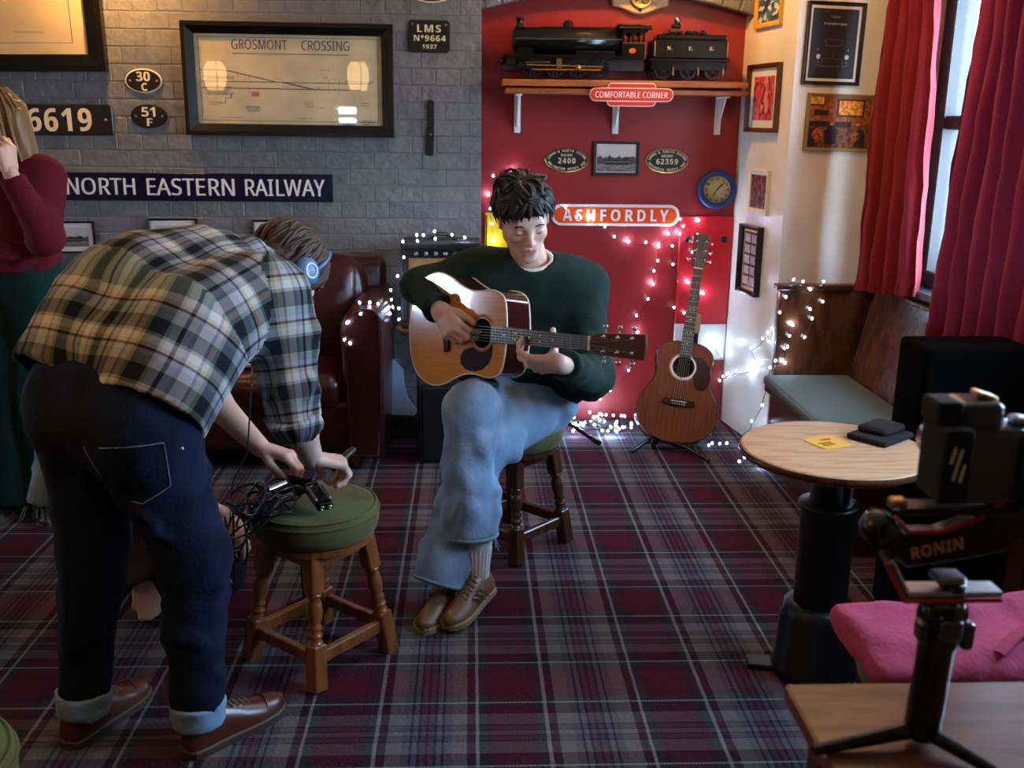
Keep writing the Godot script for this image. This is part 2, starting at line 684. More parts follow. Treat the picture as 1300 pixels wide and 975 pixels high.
# locks of hair laid over a skull: each is [azimuth, polar start, polar end, lift, sweep]
func hair_locks(st: SurfaceTool, xf: Transform3D, s: float, locks: Array, r := 0.0075, rr := Vector3(0.078, 0.094, 0.098), c := Vector3(0, 0.028, -0.014), sides := 5) -> void:
	var b := xf.basis.orthonormalized()
	for L in locks:
		var pts := []
		var rad := []
		var n := 7
		for i in n:
			var t := float(i) / (n - 1)
			var th: float = lerpf(L[1], L[2], t)
			var az: float = L[0] + L[4] * t * t
			var lift: float = 1.0 + L[3] * sin(t * PI * 0.75) + 0.01
			var d := Vector3(sin(th) * sin(az), cos(th), sin(th) * cos(az))
			pts.append(xf.origin + b * ((c + d * rr * lift) * s))
			rad.append(r * s * (0.55 + 0.75 * sin(PI * minf(t * 0.8 + 0.1, 1.0))) * (1.0 if i < n - 1 else 0.12))
		tube(st, pts, rad, sides, false, 0.6)

# ring of cloth, e.g. a rolled cuff or a hem
func ring(st: SurfaceTool, c: Vector3, n: Vector3, ru: float, rv: float, r: float, hint := Vector3.UP, seg := 24) -> void:
	var f := frame_of(n, hint)
	var pts := []
	for i in seg + 1:
		var a := TAU * i / seg
		pts.append(c + f.x * cos(a) * ru + f.z * sin(a) * rv)
	tube(st, pts, r, 8, false)

# ridges of cloth laid obliquely on a limb
func folds(list: Array, a: Vector3, b: Vector3, ra: float, rb: float, n: int, nseed: int, size := 0.011, twist := 0.9) -> void:
	var r := RandomNumberGenerator.new()
	r.seed = nseed
	var f := frame_of(b - a, Vector3(0.3, 0.2, 1.0))
	for i in n:
		var t0 := r.randf_range(0.02, 0.85)
		var t1 := clampf(t0 + r.randf_range(0.06, 0.28), 0.0, 1.0)
		var g0 := r.randf_range(0, TAU)
		var g1 := g0 + r.randf_range(0.4, 1.0) * twist * (1.0 if r.randf() < 0.5 else -1.0)
		var s := size * r.randf_range(0.7, 1.2)
		var pts := []
		for k in 3:
			var t := lerpf(t0, t1, k / 2.0)
			var g := lerpf(g0, g1, k / 2.0)
			pts.append(a.lerp(b, t) + (f.x * cos(g) + f.z * sin(g)) * (lerpf(ra, rb, t) - s * 0.35))
		list.append(cone(pts[0], pts[1], s * 0.6, s, s * 1.6))
		list.append(cone(pts[1], pts[2], s, s * 0.5, s * 1.6))

# ---------------------------------------------------------------- the place
func _ready() -> void:
	rng.seed = 7
	view_and_light()
	materials()
	room()
	wall_things()
	alcove_things()
	pier_things()
	furniture()
	instruments()
	people()
	small_things()
	fairy_lights()

func view_and_light() -> void:
	var cam := Camera3D.new()
	cam.name = "camera"
	add_child(cam)
	cam.transform = Transform3D(Basis(Vector3(0.999154, 0.011043, 0.039622), Vector3(-0.000553, 0.966803, -0.255521), Vector3(-0.041128, 0.255283, 0.965991)).orthonormalized(), Vector3(0, 1.5, 0))
	var lens := CameraAttributesPhysical.new()
	lens.frustum_focal_length = 31.51
	lens.frustum_focus_distance = 3.3
	lens.exposure_aperture = 4.2
	cam.attributes = lens
	cam.fov = rad_to_deg(2.0 * atan(487.5 / 1280.0))
	cam.near = 0.05
	cam.far = 200.0
	cam.current = true
	var e := Environment.new()
	e.background_mode = Environment.BG_SKY
	var sky := Sky.new()
	var sm := ProceduralSkyMaterial.new() # an even, bright overcast
	sm.sky_top_color = Color(0.62, 0.78, 1.0)
	sm.sky_horizon_color = Color(0.80, 0.90, 1.0)
	sm.ground_horizon_color = Color(0.55, 0.60, 0.66)
	sm.ground_bottom_color = Color(0.36, 0.38, 0.40)
	sky.sky_material = sm
	e.sky = sky
	e.background_energy_multiplier = 22.0
	e.tonemap_mode = Environment.TONE_MAPPER_LINEAR
	e.tonemap_exposure = 1.0
	e.sdfgi_enabled = true
	e.ssao_enabled = true
	e.ssil_enabled = true
	var we := WorldEnvironment.new()
	we.name = "surroundings"
	we.environment = e
	add_child(we)
	# the overcast sky as it stands in each window's opening
	daylight("daylight", Vector3(2.035, 1.49, -3.525), Vector3(-1, 0, 0), 1.02, 1.14)
	daylight("daylight", Vector3(2.035, 1.525, -2.00), Vector3(-1, 0, 0), 0.78, 0.93)
	daylight("daylight", Vector3(-1.49, 1.51, 2.835), Vector3(0, 0, -1), 0.30, 0.18)
	daylight("daylight", Vector3(-3.235, 1.04, -3.70), Vector3(1, 0, 0), 0.42, 0.34)

const SKY_LIGHT := 9.5

func daylight(called: String, p: Vector3, into: Vector3, w: float, h: float) -> void:
	var l := AreaLight3D.new()
	l.name = called
	add_child(l, true)
	l.transform = Transform3D(Basis.looking_at(into, Vector3.UP), p)
	l.area_size = Vector2(w, h)
	l.area_normalize_energy = false
	l.light_color = Color(0.74, 0.87, 1.0)
	l.light_energy = SKY_LIGHT
	l.area_range = 14.0
	l.area_attenuation = 2.0
	l.shadow_enabled = true

func materials() -> void:
	var m: StandardMaterial3D
	var grain := noise_tex(0.02, 4, [], 256, 5)
	var fine := noise_tex(0.16, 3, [], 256, 9)
	# carpet
	m = mat("carpet", Color.WHITE, 1.0)
	m.albedo_texture = tartan()
	m.metallic_specular = 0.2
	relief(m, fine, 0.25)
	# painted brick
	for i in 3:
		m = mat("brick_paint_%d" % i, [c8(112, 114, 116), c8(109, 111, 114), c8(115, 116, 116)][i], 0.42)
		m.albedo_texture = noise_tex(0.012, 4, [[0.0, Color(0.86, 0.86, 0.86)], [0.55, Color(1, 1, 1)], [1.0, Color(0.93, 0.93, 0.92)]], 256, 21 + i)
		tri_map(m, Vector3.ONE * 2.0)
		relief(m, noise_tex(0.03, 4, [], 256, 25), 0.55)
	m = mat("red_paint", c8(150, 28, 30), 0.42)
	m.albedo_texture = noise_tex(0.01, 4, [[0.0, Color(0.88, 0.88, 0.88)], [1.0, Color(1, 1, 1)]], 256, 31)
	tri_map(m, Vector3.ONE * 0.7)
	relief(m, noise_tex(0.03, 3, [], 256, 8), 0.10)
	m = mat("red_panel", c8(196, 28, 38), 0.35)
	m = mat("white_paint", c8(238, 234, 224), 0.28)
	m.albedo_texture = noise_tex(0.01, 4, [[0.0, Color(0.90, 0.90, 0.88)], [1.0, Color(1, 1, 1)]], 256, 33)
	tri_map(m, Vector3.ONE * 0.9)
	relief(m, noise_tex(0.02, 3, [], 256, 12), 0.12)
	mat("cream_ceiling", c8(206, 196, 176), 0.9)
	mat("side_wall", c8(120, 100, 84), 0.9)
	mat("dark_frame", c8(22, 19, 18), 0.45)
	mat("black_frame", c8(11, 10, 9), 0.26)
	mat("black", c8(16, 16, 17), 0.45)
	mat("black_gloss", c8(14, 14, 15), 0.18)
	mat("black_soft", c8(9, 9, 10), 0.9)
	mat("case_black", c8(5, 5, 6), 1.0).metallic_specular = 0.15
	mat("black_cable", c8(20, 21, 24), 0.35)
	mat("iron", c8(13, 13, 15), 0.36, 0.2)
	mat("chrome", c8(205, 207, 210), 0.14, 1.0)
	mat("steel", c8(150, 152, 156), 0.32, 1.0)
	mat("brass", c8(196, 164, 96), 0.28, 1.0)
	mat("cream_ink", c8(226, 212, 172), 0.5)
	mat("white_ink", c8(226, 224, 222), 0.5)
	mat("gold_ink", c8(206, 160, 70), 0.4)
	mat("black_ink", c8(24, 18, 14), 0.6)
	mat("plate_black", c8(26, 23, 21), 0.35)
	mat("sign_blue", c8(11, 13, 44), 0.24)
	mat("sign_orange", c8(226, 78, 26), 0.25)
	mat("sign_red", c8(214, 62, 32), 0.25)
	mat("yellow", c8(232, 184, 20), 0.4)
	mat("mount_card", c8(226, 222, 212), 0.8)
	mat("print_red", c8(196, 52, 36), 0.7)
	mat("print_grey", c8(150, 138, 104), 0.7)
	m = mat("old_paper", c8(224, 196, 138), 0.35)
	m.albedo_texture = noise_tex(0.008, 4, [[0.0, Color(0.88, 0.86, 0.82)], [1.0, Color(1, 1, 1)]], 256, 41)
	tri_map(m, Vector3.ONE)
	m.clearcoat_enabled = true
	m.clearcoat = 1.0
	m.clearcoat_roughness = 0.02
	var pane := mat("pane", Color(0.95, 0.98, 1.0, 0.06), 0.02)
	pane.transparency = BaseMaterial3D.TRANSPARENCY_ALPHA
	m = mat("curtain_red", c8(118, 12, 22), 0.95)
	m.backlight_enabled = true
	m.backlight = c8(30, 4, 9)
	m.rim_enabled = true
	m.rim = 0.15
	m.rim_tint = 0.9
	relief(m, fine, 0.08)
	tri_map(m, Vector3.ONE * 6.0)
	# woods
	wood("oak_light", c8(196, 160, 122), c8(160, 122, 86), Vector3(1.6, 14, 14), 0.45)
	wood("pine_shelf", c8(168, 92, 34), c8(122, 58, 18), Vector3(1.2, 16, 16), 0.35)
	wood("stool_oak", c8(132, 78, 37), c8(92, 50, 22), Vector3(14, 1.6, 14), 0.28)
	wood("dark_oak", c8(74, 42, 24), c8(46, 24, 13), Vector3(14, 1.6, 14), 0.26)
	wood("settle_brown", c8(92, 52, 30), c8(58, 30, 18), Vector3(5, 1.5, 5), 0.25)
	wood("table_brown", c8(104, 62, 38), c8(68, 38, 22), Vector3(1.4, 9, 9), 0.30)
	wood("spruce", c8(218, 146, 66), c8(202, 128, 54), Vector3(1.5, 30, 30), 0.12)
	M["spruce"].uv1_world_triplanar = false
	wood("mahogany_top", c8(120, 60, 28), c8(98, 46, 20), Vector3(1.5, 22, 22), 0.22)
	M["mahogany_top"].uv1_world_triplanar = false
	wood("mahogany_side", c8(96, 46, 22), c8(66, 30, 14), Vector3(2, 18, 18), 0.10)
	wood("rosewood", c8(52, 20, 16), c8(30, 12, 10), Vector3(2, 18, 18), 0.10)
	M["rosewood"].uv1_world_triplanar = false
	wood("fretboard", c8(70, 62, 58), c8(52, 46, 43), Vector3(4, 30, 30), 0.35)
	M["fretboard"].uv1_world_triplanar = false
	wood("head_veneer", c8(84, 46, 30), c8(58, 30, 20), Vector3(3, 30, 30), 0.3)
	for k in ["spruce", "rosewood", "mahogany_top"]:
		M[k].clearcoat_enabled = true
		M[k].clearcoat = 1.0 if k != "mahogany_top" else 0.3
		M[k].clearcoat_roughness = 0.03 if k != "mahogany_top" else 0.25
	# leathers and cloths
	m = mat("burgundy_leather", c8(62, 20, 18), 0.30)
	m.albedo_texture = noise_tex(0.01, 4, [[0.0, Color(0.72, 0.72, 0.72)], [1.0, Color(1, 1, 1)]], 256, 51)
	tri_map(m, Vector3.ONE * 1.4)
	relief(m, noise_tex(0.06, 4, [], 256, 52), 0.12)
	m = mat("green_velvet", c8(82, 86, 44), 0.9)
	m.albedo_texture = noise_tex(0.012, 4, [[0.0, Color(0.80, 0.60, 0.46)], [0.45, Color(0.90, 0.84, 0.74)], [0.6, Color(0.95, 1.0, 0.9)], [1.0, Color(0.8, 1, 0.86)]], 256, 53)
	tri_map(m, Vector3.ONE * 2.0)
	m.rim_enabled = true
	m.rim = 0.7
	m.rim_tint = 0.6
	cloth("seat_cloth", c8(84, 100, 98), 20.0)
	cloth("sweater_green", c8(26, 46, 42), 14.0)
	cloth("sweater_maroon", c8(92, 22, 36), 14.0)
	cloth("trousers_green", c8(12, 46, 42), 12.0)
	cloth("olive_cloth", c8(66, 68, 54), 12.0)
	cloth("charcoal_cloth", c8(20, 21, 24), 12.0)
	cloth("sock_white", c8(220, 218, 214), 22.0)
	cloth("tee_white", c8(226, 220, 210), 18.0)
	cloth("bag_pink", c8(160, 66, 92), 10.0)
	cloth("grille_tan", c8(160, 116, 74), 40.0)
	cloth("denim_dark", c8(18, 29, 52), 10.0, [[0.0, Color(0.62, 0.62, 0.66)], [0.5, Color(0.95, 0.95, 0.95)], [1.0, Color(1.25, 1.25, 1.2)]])
	cloth("denim_light", c8(150, 174, 196), 9.0, [[0.0, Color(0.66, 0.72, 0.78)], [0.5, Color(0.80, 0.84, 0.88)], [1.0, Color(0.96, 0.98, 1)]])
	cloth("denim_cuff", c8(120, 150, 176), 9.0)
	m = mat("plaid", Color.WHITE, 0.95)
	m.albedo_texture = plaid()
	m.metallic_specular = 0.3
	m = mat("skin", Color.WHITE, 0.48)
	m.vertex_color_use_as_albedo = true
	m.subsurf_scatter_enabled = true
	m.subsurf_scatter_strength = 0.12
	mat("hair_black", c8(22, 18, 18), 0.60)
	mat("hair_brown", c8(58, 38, 25), 0.62)
	mat("hair_fair", c8(124, 92, 56), 0.45)
	m = mat("shoe_tan", c8(104, 72, 44), 0.45)
	m = mat("shoe_brown", c8(76, 37, 19), 0.28)
	mat("sole_gum", c8(138, 116, 88), 0.75)
	mat("sole_dark", c8(66, 48, 36), 0.6)
	mat("lace", c8(120, 104, 84), 0.9)
	mat("pickguard", c8(44, 44, 58), 0.06)
	mat("binding", c8(232, 222, 196), 0.3)
	mat("bone", c8(228, 220, 200), 0.4)
	mat("string_metal", c8(176, 168, 150), 0.3, 1.0)
	mat("blue_plastic", c8(28, 66, 138), 0.25)
	mat("headphone_blue", c8(72, 120, 168), 0.35)
	mat("grey_plastic", c8(122, 134, 150), 0.6)
	mat("dial_cream", c8(196, 184, 136), 0.4)
	mat("beer_mat", c8(222, 170, 62), 0.8)
	mat("red_trim", c8(190, 34, 34), 0.3)
	m = mat("camera_body", c8(38, 50, 64), 0.30)
	m.clearcoat_enabled = true
	m.clearcoat = 0.7
	m.clearcoat_roughness = 0.12
	mat("tan_card", c8(176, 140, 94), 0.7)

func wood(id: String, light: Color, dark: Color, scale: Vector3, rough: float) -> void:
	var m := mat(id, Color.WHITE, rough)
	m.albedo_texture = noise_tex(0.018, 5, [[0.0, dark], [0.35, dark.lerp(light, 0.45)], [0.6, light], [1.0, light.lerp(dark, 0.3)]], 256, id.hash() % 1000)
	tri_map(m, scale * 0.6)

func cloth(id: String, c: Color, scale: float, ramp := []) -> void:
	var m := mat(id, c, 0.95)
	m.metallic_specular = 0.3
	if ramp.size():
		m.albedo_texture = noise_tex(0.012, 4, ramp, 256, id.hash() % 1000)
	tri_map(m, Vector3.ONE * scale * 0.25, false)
	relief(m, noise_tex(0.12, 3, [], 256, 61), 0.10)
	m.rim_enabled = true
	m.rim = 0.25
	m.rim_tint = 0.8

func bands(spec: Array, n: int) -> Array:
	# spec: [[width, colour], ...] spread over n samples
	var total := 0.0
	for s in spec: total += s[0]
	var out := []
	out.resize(n)
	for i in n:
		var p := (i + 0.5) / n * total
		for s in spec:
			if p < s[0]:
				out[i] = s[1]
				break
			p -= s[0]
	return out

func tartan() -> ImageTexture:
	var W := c8(128, 126, 130)
	var dg := c8(34, 46, 46)
	var rd := c8(72, 22, 36)
	var r2 := c8(60, 23, 36)
	var mr := c8(48, 26, 38)
	var bg := c8(112, 110, 106)
	var gy := c8(88, 92, 98)
	var nv := c8(34, 34, 48)
	var pu := c8(72, 56, 72)
	const N := 768
	var red := [[0.009, W], [0.022, dg], [0.022, r2], [0.100, rd], [0.022, r2], [0.020, dg]]
	var wx := bands(red + [[0.011, W], [0.024, mr], [0.042, bg], [0.020, gy], [0.007, nv], [0.014, gy], [0.008, nv], [0.014, pu], [0.008, r2], [0.014, pu], [0.008, nv], [0.014, gy], [0.007, nv], [0.020, gy], [0.042, bg], [0.024, mr]], N)
	var wz := bands([[0.006, W], [0.0275, dg], [0.022, r2], [0.098, rd], [0.022, r2], [0.0275, dg], [0.006, W], [0.026, nv], [0.022, r2], [0.048, gy], [0.005, nv], [0.018, pu], [0.005, nv], [0.018, gy], [0.005, nv], [0.018, pu], [0.005, nv], [0.048, gy], [0.022, mr], [0.026, nv]], N)
	var r := RandomNumberGenerator.new()
	r.seed = 3
	var wob := FastNoiseLite.new()
	wob.seed = 8
	wob.frequency = 0.02
	return img_tex(N, N, func(x: int, y: int) -> Color:
		var q := float(y) / N * TAU
		var dx := int(round(2.2 * wob.get_noise_2d(cos(q) * 60.0, sin(q) * 60.0 + 7.0) + r.randf_range(-0.9, 0.9)))
		var dy := int(round(r.randf_range(-0.8, 0.8)))
		var a: Color = wx[posmod(x + dx, N)]
		var b: Color = wz[posmod(y + dy, N)]
		var c: Color
		if a == W:
			c = a.lerp(b, 0.30)
		elif b == W:
			c = b.lerp(a, 0.15) if (x / 5) % 3 != 0 else a.lerp(b, 0.45)
		else:
			c = a.lerp(b, 0.5 + (0.12 if (x + y) % 8 < 4 else -0.12))
		return c * r.randf_range(0.78, 1.12))

func plaid() -> ImageTexture:
	var bk := c8(20, 23, 32)
	var wh := c8(196, 194, 190)
	var tn := c8(176, 160, 138)
	var gr := c8(104, 124, 108)
	var bl := c8(112, 118, 138)
	var gy := c8(140, 142, 150)
	const N := 512
	var u := bands([[0.10, wh], [0.05, bl], [0.09, tn], [0.06, gr], [0.25, bk], [0.05, gr], [0.12, gy], [0.06, bk], [0.10, gy], [0.06, bl], [0.08, wh]], N)
	var v := bands([[0.08, wh], [0.07, gr], [0.34, bk], [0.08, gr], [0.12, bl], [0.10, gy], [0.06, bk], [0.09, tn], [0.09, wh]], N)
	var r := RandomNumberGenerator.new()
	r.seed = 4
	return img_tex(N, N, func(x: int, y: int) -> Color:
		var c: Color = u[x].lerp(v[y], 0.5 + (0.16 if (x + y) % 6 < 3 else -0.16))
		return c * r.randf_range(0.88, 1.08))

# a wall along u with openings, thickness outward; f maps (u, v, w) to the room
func wall_holes(u0: float, u1: float, v1: float, th: float, holes: Array, f: Callable) -> SurfaceTool:
	var st := new_st()
	var put := func(a: float, b: float, c: float, d: float) -> void:
		if b - a < 0.001 or d - c < 0.001: return
		var p: Vector3 = f.call(a, c, 0.0)
		var q: Vector3 = f.call(b, d, th)
		box(st, (p + q) * 0.5, (q - p).abs())
	var u := u0
	for h in holes:
		put.call(u, h[0], 0.0, v1)
		put.call(h[0], h[1], 0.0, h[2])
		put.call(h[0], h[1], h[3], v1)
		u = h[1]
	put.call(u, u1, 0.0, v1)
	return st

const TOP := 2.55
const W1 := [-4.06, -2.95, 0.86, 2.12]
const W2 := [-2.45, -1.55, 1.00, 2.05]
const WF := [-1.70, -1.28, 1.36, 1.66]
const WL := [-3.98, -3.42, 0.80, 1.28]

func room() -> void:
	var st := new_st()
	# floor: top face carries the carpet's print
	var x0 := -3.0; var x1 := 1.80; var z0 := -4.99; var z1 := 2.6
	var uvf := func(p: Vector3) -> Vector2: return Vector2((p.x - 0.014) / 0.432, -(p.z + 2.3655) / 0.4725)
	var c := [Vector3(x0, 0, z1), Vector3(x1, 0, z1), Vector3(x1, 0, z0), Vector3(x0, 0, z0)]
	var u := c.map(uvf)
	triuv(st, [c[0], c[1], c[2]], [u[0], u[1], u[2]])
	triuv(st, [c[0], c[2], c[3]], [u[0], u[2], u[3]])
	st.set_uv(Vector2.ZERO)
	box(st, Vector3((x0 + x1) / 2, -0.06, (z0 + z1) / 2), Vector3(x1 - x0, 0.1, z1 - z0))
	struct_part("floor", st, M.carpet)
	st = new_st()
	box(st, Vector3(-0.5, TOP + 0.1, -1.2), Vector3(5.6, 0.2, 8.2))
	struct_part("ceiling", st, M.cream_ceiling)
	# grey painted brick wall and, to its right, the red alcove under a flat arch
	st = new_st()
	box(st, Vector3(-1.525, TOP / 2, -5.05), Vector3(3.15, TOP, 0.332))
	var poly := [Vector2(0.05, TOP)]
	for i in 13:
		var t := i / 12.0
		poly.append(Vector2(lerpf(0.05, 1.42, t), arch_y(lerpf(0.05, 1.42, t))))
	poly.append(Vector2(1.42, TOP))
	prism(st, poly, -5.0, -4.884)
	var wb := struct_part("wall_back", st, M.brick_paint_1)
	bricks(wb)
	st = new_st()
	box(st, Vector3(0.75, TOP / 2, -5.07), Vector3(1.5, TOP, 0.2))
	struct_part("wall_alcove", st, M.red_paint)
	# the white pier that stands askew at the alcove's right
	st = new_st()
	var p := [Vector2(1.293, 4.975), Vector2(1.378, 4.44), Vector2(1.85, 4.52), Vector2(1.85, 5.2), Vector2(1.293, 5.2)]
	for i in p.size():
		p[i] = Vector2(p[i].x, p[i].y)
	prism(st, p, 0.0, TOP, 0.0, Transform3D(Basis(Vector3(1, 0, 0), Vector3(0, 0, -1), Vector3(0, 1, 0)), Vector3.ZERO))
	struct_part("wall_pier", st, M.white_paint)
	# right wall with two windows, left wall with one, wall behind the camera
	struct_part("wall_right", wall_holes(-5.2, 2.7, TOP, 0.26, [W1, W2], func(a, b, d): return Vector3(1.80 + d, b, a)), M.white_paint)
	struct_part("wall_left", wall_holes(-5.2, 2.7, TOP, 0.25, [WL], func(a, b, d): return Vector3(-3.0 - d, b, a)), M.side_wall)
	struct_part("wall_front", wall_holes(-3.3, 2.1, TOP, 0.26, [WF], func(a, b, d): return Vector3(a, b, 2.6 + d)), M.side_wall)
	window(4, [-WF[1], -WF[0], WF[2], WF[3]], 0.0, 1.0, Transform3D(Basis(Vector3.UP, -PI / 2), Vector3(0, 0, 2.6)))
	# dark boarding along the foot of the window wall
	st = new_st()
	box(st, Vector3(1.785, 0.79, -2.20), Vector3(0.030, 0.030, 2.0), 0.005)
	var tr := struct_part("trim_1", st, M.dark_oak)
	for i in 14:
		st = new_st()
		box(st, Vector3(1.789, 0.388, -3.125 + i * 0.142), Vector3(0.022, 0.775, 0.138), 0.005)
		part("board", st, M.dark_oak, tr)
	window(1, W1, 1.80, 1.0, Transform3D(), 0.075)
	window(2, W2, 1.80, 1.0)
	window(3, WL, -3.0, -1.0)
	curtain("red curtain drawn to the pier side of the window", Vector3(1.69, 2.2, -4.26), Vector3(1.72, 2.2, -3.92), Vector3(1.655, 0.80, -4.25), Vector3(1.72, 0.845, -3.80), 4.5, 0.040, 1)
	curtain("long red curtain hanging behind the black case and gimbal", Vector3(1.67, 2.2, -3.42), Vector3(1.70, 2.2, -2.88), Vector3(1.67, 0.745, -3.58), Vector3(1.70, 0.735, -2.90), 6.5, 0.042, 2)

func arch_y(x: float) -> float:
	return 2.062 - 0.083 * pow((x - 0.66) / 0.62, 2.0)

func bricks(wall: Node) -> void:
	var kinds := []
	for i in 3:
		var st := new_st()
		box(st, Vector3.ZERO, Vector3(0.2220, 0.0725, 0.016), 0.0028)
		kinds.append(finish(st))
	var hst := new_st()
	box(hst, Vector3.ZERO, Vector3(0.1095, 0.0725, 0.016), 0.0028)
	var head := finish(hst)
	var far := []
	var n := 0
	var rh := 0.0765
	for r in 34:
		var y := -0.0045 + r * rh
		if y > TOP - 0.03: break
		var header := r % 4 == 2
		var w := 0.1135 if header else 0.226
		var x := -3.0 + (0.0 if header else (0.057 if r % 2 else 0.170))
		while x < 1.30:
			var cx := x + w / 2
			x += w
			var cutx := 1.0
			if cx + w / 2 > 0.05 and y < arch_y(clampf(cx, 0.05, 1.3)) + 0.24:
				var left := cx - w / 2
				if left > 0.03: continue
				cutx = (0.049 - left) / w
				cx = left + (0.049 - left) / 2
			var j := Basis.from_euler(Vector3(rng.randf_range(-0.006, 0.006), rng.randf_range(-0.005, 0.005), rng.randf_range(-0.009, 0.009)))
			var t := Transform3D(j, Vector3(cx, y + rng.randf_range(-0.0015, 0.0015), -4.889 + rng.randf_range(-0.0010, 0.0010)))
			var seen := cx > -2.25 and cx < 0.06 and y > 0.80 and y < 2.06 or cx > -0.45 and y > 0.45 and y < 0.81
			if seen and n < 290:
				n += 1
				part("brick", head if header else kinds[n % 3], M["brick_paint_%d" % (rng.randi() % 3)], wall, t.scaled_local(Vector3(cutx, 1, 1)))
			else:
				far.append(t.scaled_local(Vector3((0.492 if header else 1.0) * cutx, 1, 1)))
	# voussoirs along the arch
	for i in 16:
		var x := 0.075 + i * 0.082
		var s := (arch_y(x + 0.01) - arch_y(x - 0.01)) / 0.02
		var ang := atan(s) + (x - 0.66) * -0.06
		var st := new_st()
		box(st, Vector3.ZERO, Vector3(0.074, 0.20, 0.020), 0.006)
		part("brick", st, M["brick_paint_%d" % (i % 3)], wall, Transform3D(Basis(Vector3.BACK, ang), Vector3(x, arch_y(x) + 0.098, -4.889 + rng.randf_range(0, 0.003))))
	var mm := MultiMesh.new()
	mm.transform_format = MultiMesh.TRANSFORM_3D
	mm.mesh = kinds[0]
	mm.instance_count = far.size()
	for i in far.size():
		mm.set_instance_transform(i, far[i])
	var o := MultiMeshInstance3D.new()
	o.name = "brickwork"
	o.multimesh = mm
	o.material_override = M.brick_paint_1
	o.set_meta("kind", "stuff")
	wall.add_child(o)

func window(n: int, h: Array, x: float, side: float, xfw := Transform3D(), deep := 0.20) -> void:
	# dark timber frame, meeting rail, panes and a sill board
	var root := Node3D.new()
	root.name = "window_%d" % n
	add_child(root)
	root.transform = xfw
	root.set_meta("kind", "structure")
	var xf := x + side * deep
	var zc: float = (h[0] + h[1]) / 2
	var yc: float = (h[2] + h[3]) / 2
	var w: float = h[1] - h[0]
	var hh: float = h[3] - h[2]
	var st := new_st()
	for s in [-1, 1]:
		box(st, Vector3(xf, yc, zc + s * (w / 2 - 0.042)), Vector3(0.09, hh, 0.084), 0.006)
		box(st, Vector3(xf, yc + s * (hh / 2 - 0.032), zc), Vector3(0.09, 0.064, w - 0.12), 0.006)
	part("frame", st, M.dark_frame, root)
	st = new_st()
	box(st, Vector3(xf, 1.50, zc), Vector3(0.07, 0.052, w - 0.12), 0.006)
	part("meeting_rail", st, M.dark_frame, root)
	st = new_st()
	box(st, Vector3(xf, yc, zc + 0.10), Vector3(0.055, hh - 0.12, 0.035), 0.005)
	part("glazing_bar", st, M.dark_frame, root)
	st = new_st()
	box(st, Vector3(xf, yc, zc), Vector3(0.005, hh - 0.1, w - 0.1))
	part("pane", st, M.pane, root)
	st = new_st()
	box(st, Vector3(x + side * 0.02, h[2] - 0.012, zc), Vector3(0.17, 0.03, w + 0.08), 0.008)
	part("window_sill", st, M.dark_frame, root)

func curtain(label: String, t0: Vector3, t1: Vector3, b0: Vector3, b1: Vector3, folds: float, amp: float, nseed: int) -> void:
	var root := thing("curtain", label, "curtain", Transform3D(), "")
	var noise := FastNoiseLite.new()
	noise.seed = nseed
	noise.frequency = 1.0
	var nu := 110
	var nv := 26
	var st := new_st()
	var g := []
	for j in nv + 1:
		var v := float(j) / nv
		var row := []
		for i in nu + 1:
			var u := float(i) / nu
			var a := t0.lerp(t1, u)
			var b := b0.lerp(b1, u)
			var p := a.lerp(b, v)
			var ph := u * folds * TAU + 0.9 * noise.get_noise_2d(u * 5.0, v * 1.2)
			var w := amp * (0.75 + 0.5 * noise.get_noise_2d(u * 7.0 + 3.0, v * 1.0))
			p.x += w * sin(ph) + 0.012 * noise.get_noise_2d(u * 3.0, v * 4.0) + 0.02 * sin(v * PI) * noise.get_noise_2d(u * 2.0 + 9.0, 0.0)
			p.z += 0.35 * w * cos(ph * 1.0 + 0.5)
			row.append(p)
		g.append(row)
	st.set_smooth_group(1)
	for j in nv:
		for i in nu:
			quad(st, g[j][i], g[j][i + 1], g[j + 1][i + 1], g[j + 1][i])
	part("curtain_cloth", st, M.curtain_red, root)
	st = new_st()
	for i in nu:
		var o := Vector3(-0.004, 0, 0)
		quad(st, g[nv][i] + o, g[nv][i + 1] + o, g[nv - 1][i + 1].lerp(g[nv][i + 1], 0.25) + o, g[nv - 1][i].lerp(g[nv][i], 0.25) + o)
	part("hem", st, M.curtain_red, root)
	st = new_st()
	tube(st, [t0 + Vector3(0.02, 0.01, -0.05), t1 + Vector3(0.02, 0.01, 0.05)], 0.013, 10)
	part("rail", st, M.dark_frame, root)

# ---------------------------------------------------------------- pictures and plates on the walls
func print_mat(id: String, t: Texture2D, rough := 0.6) -> StandardMaterial3D:
	var m := mat(id, Color.WHITE, rough)
	m.albedo_texture = t
	m.texture_repeat = false
	return m

func sheet(w: float, h: float, z := 0.0) -> SurfaceTool:
	var st := new_st()
	var p := [Vector3(-w / 2, -h / 2, z), Vector3(w / 2, -h / 2, z), Vector3(w / 2, h / 2, z), Vector3(-w / 2, h / 2, z)]
	var u := [Vector2(0, 1), Vector2(1, 1), Vector2(1, 0), Vector2(0, 0)]
	triuv(st, [p[0], p[1], p[2]], [u[0], u[1], u[2]])
	triuv(st, [p[0], p[2], p[3]], [u[0], u[2], u[3]])
	st.set_uv(Vector2(0.5, 0.5))
	quad(st, p[0] + Vector3(0, 0, -0.002), p[3] + Vector3(0, 0, -0.002), p[2] + Vector3(0, 0, -0.002), p[1] + Vector3(0, 0, -0.002))
	return st

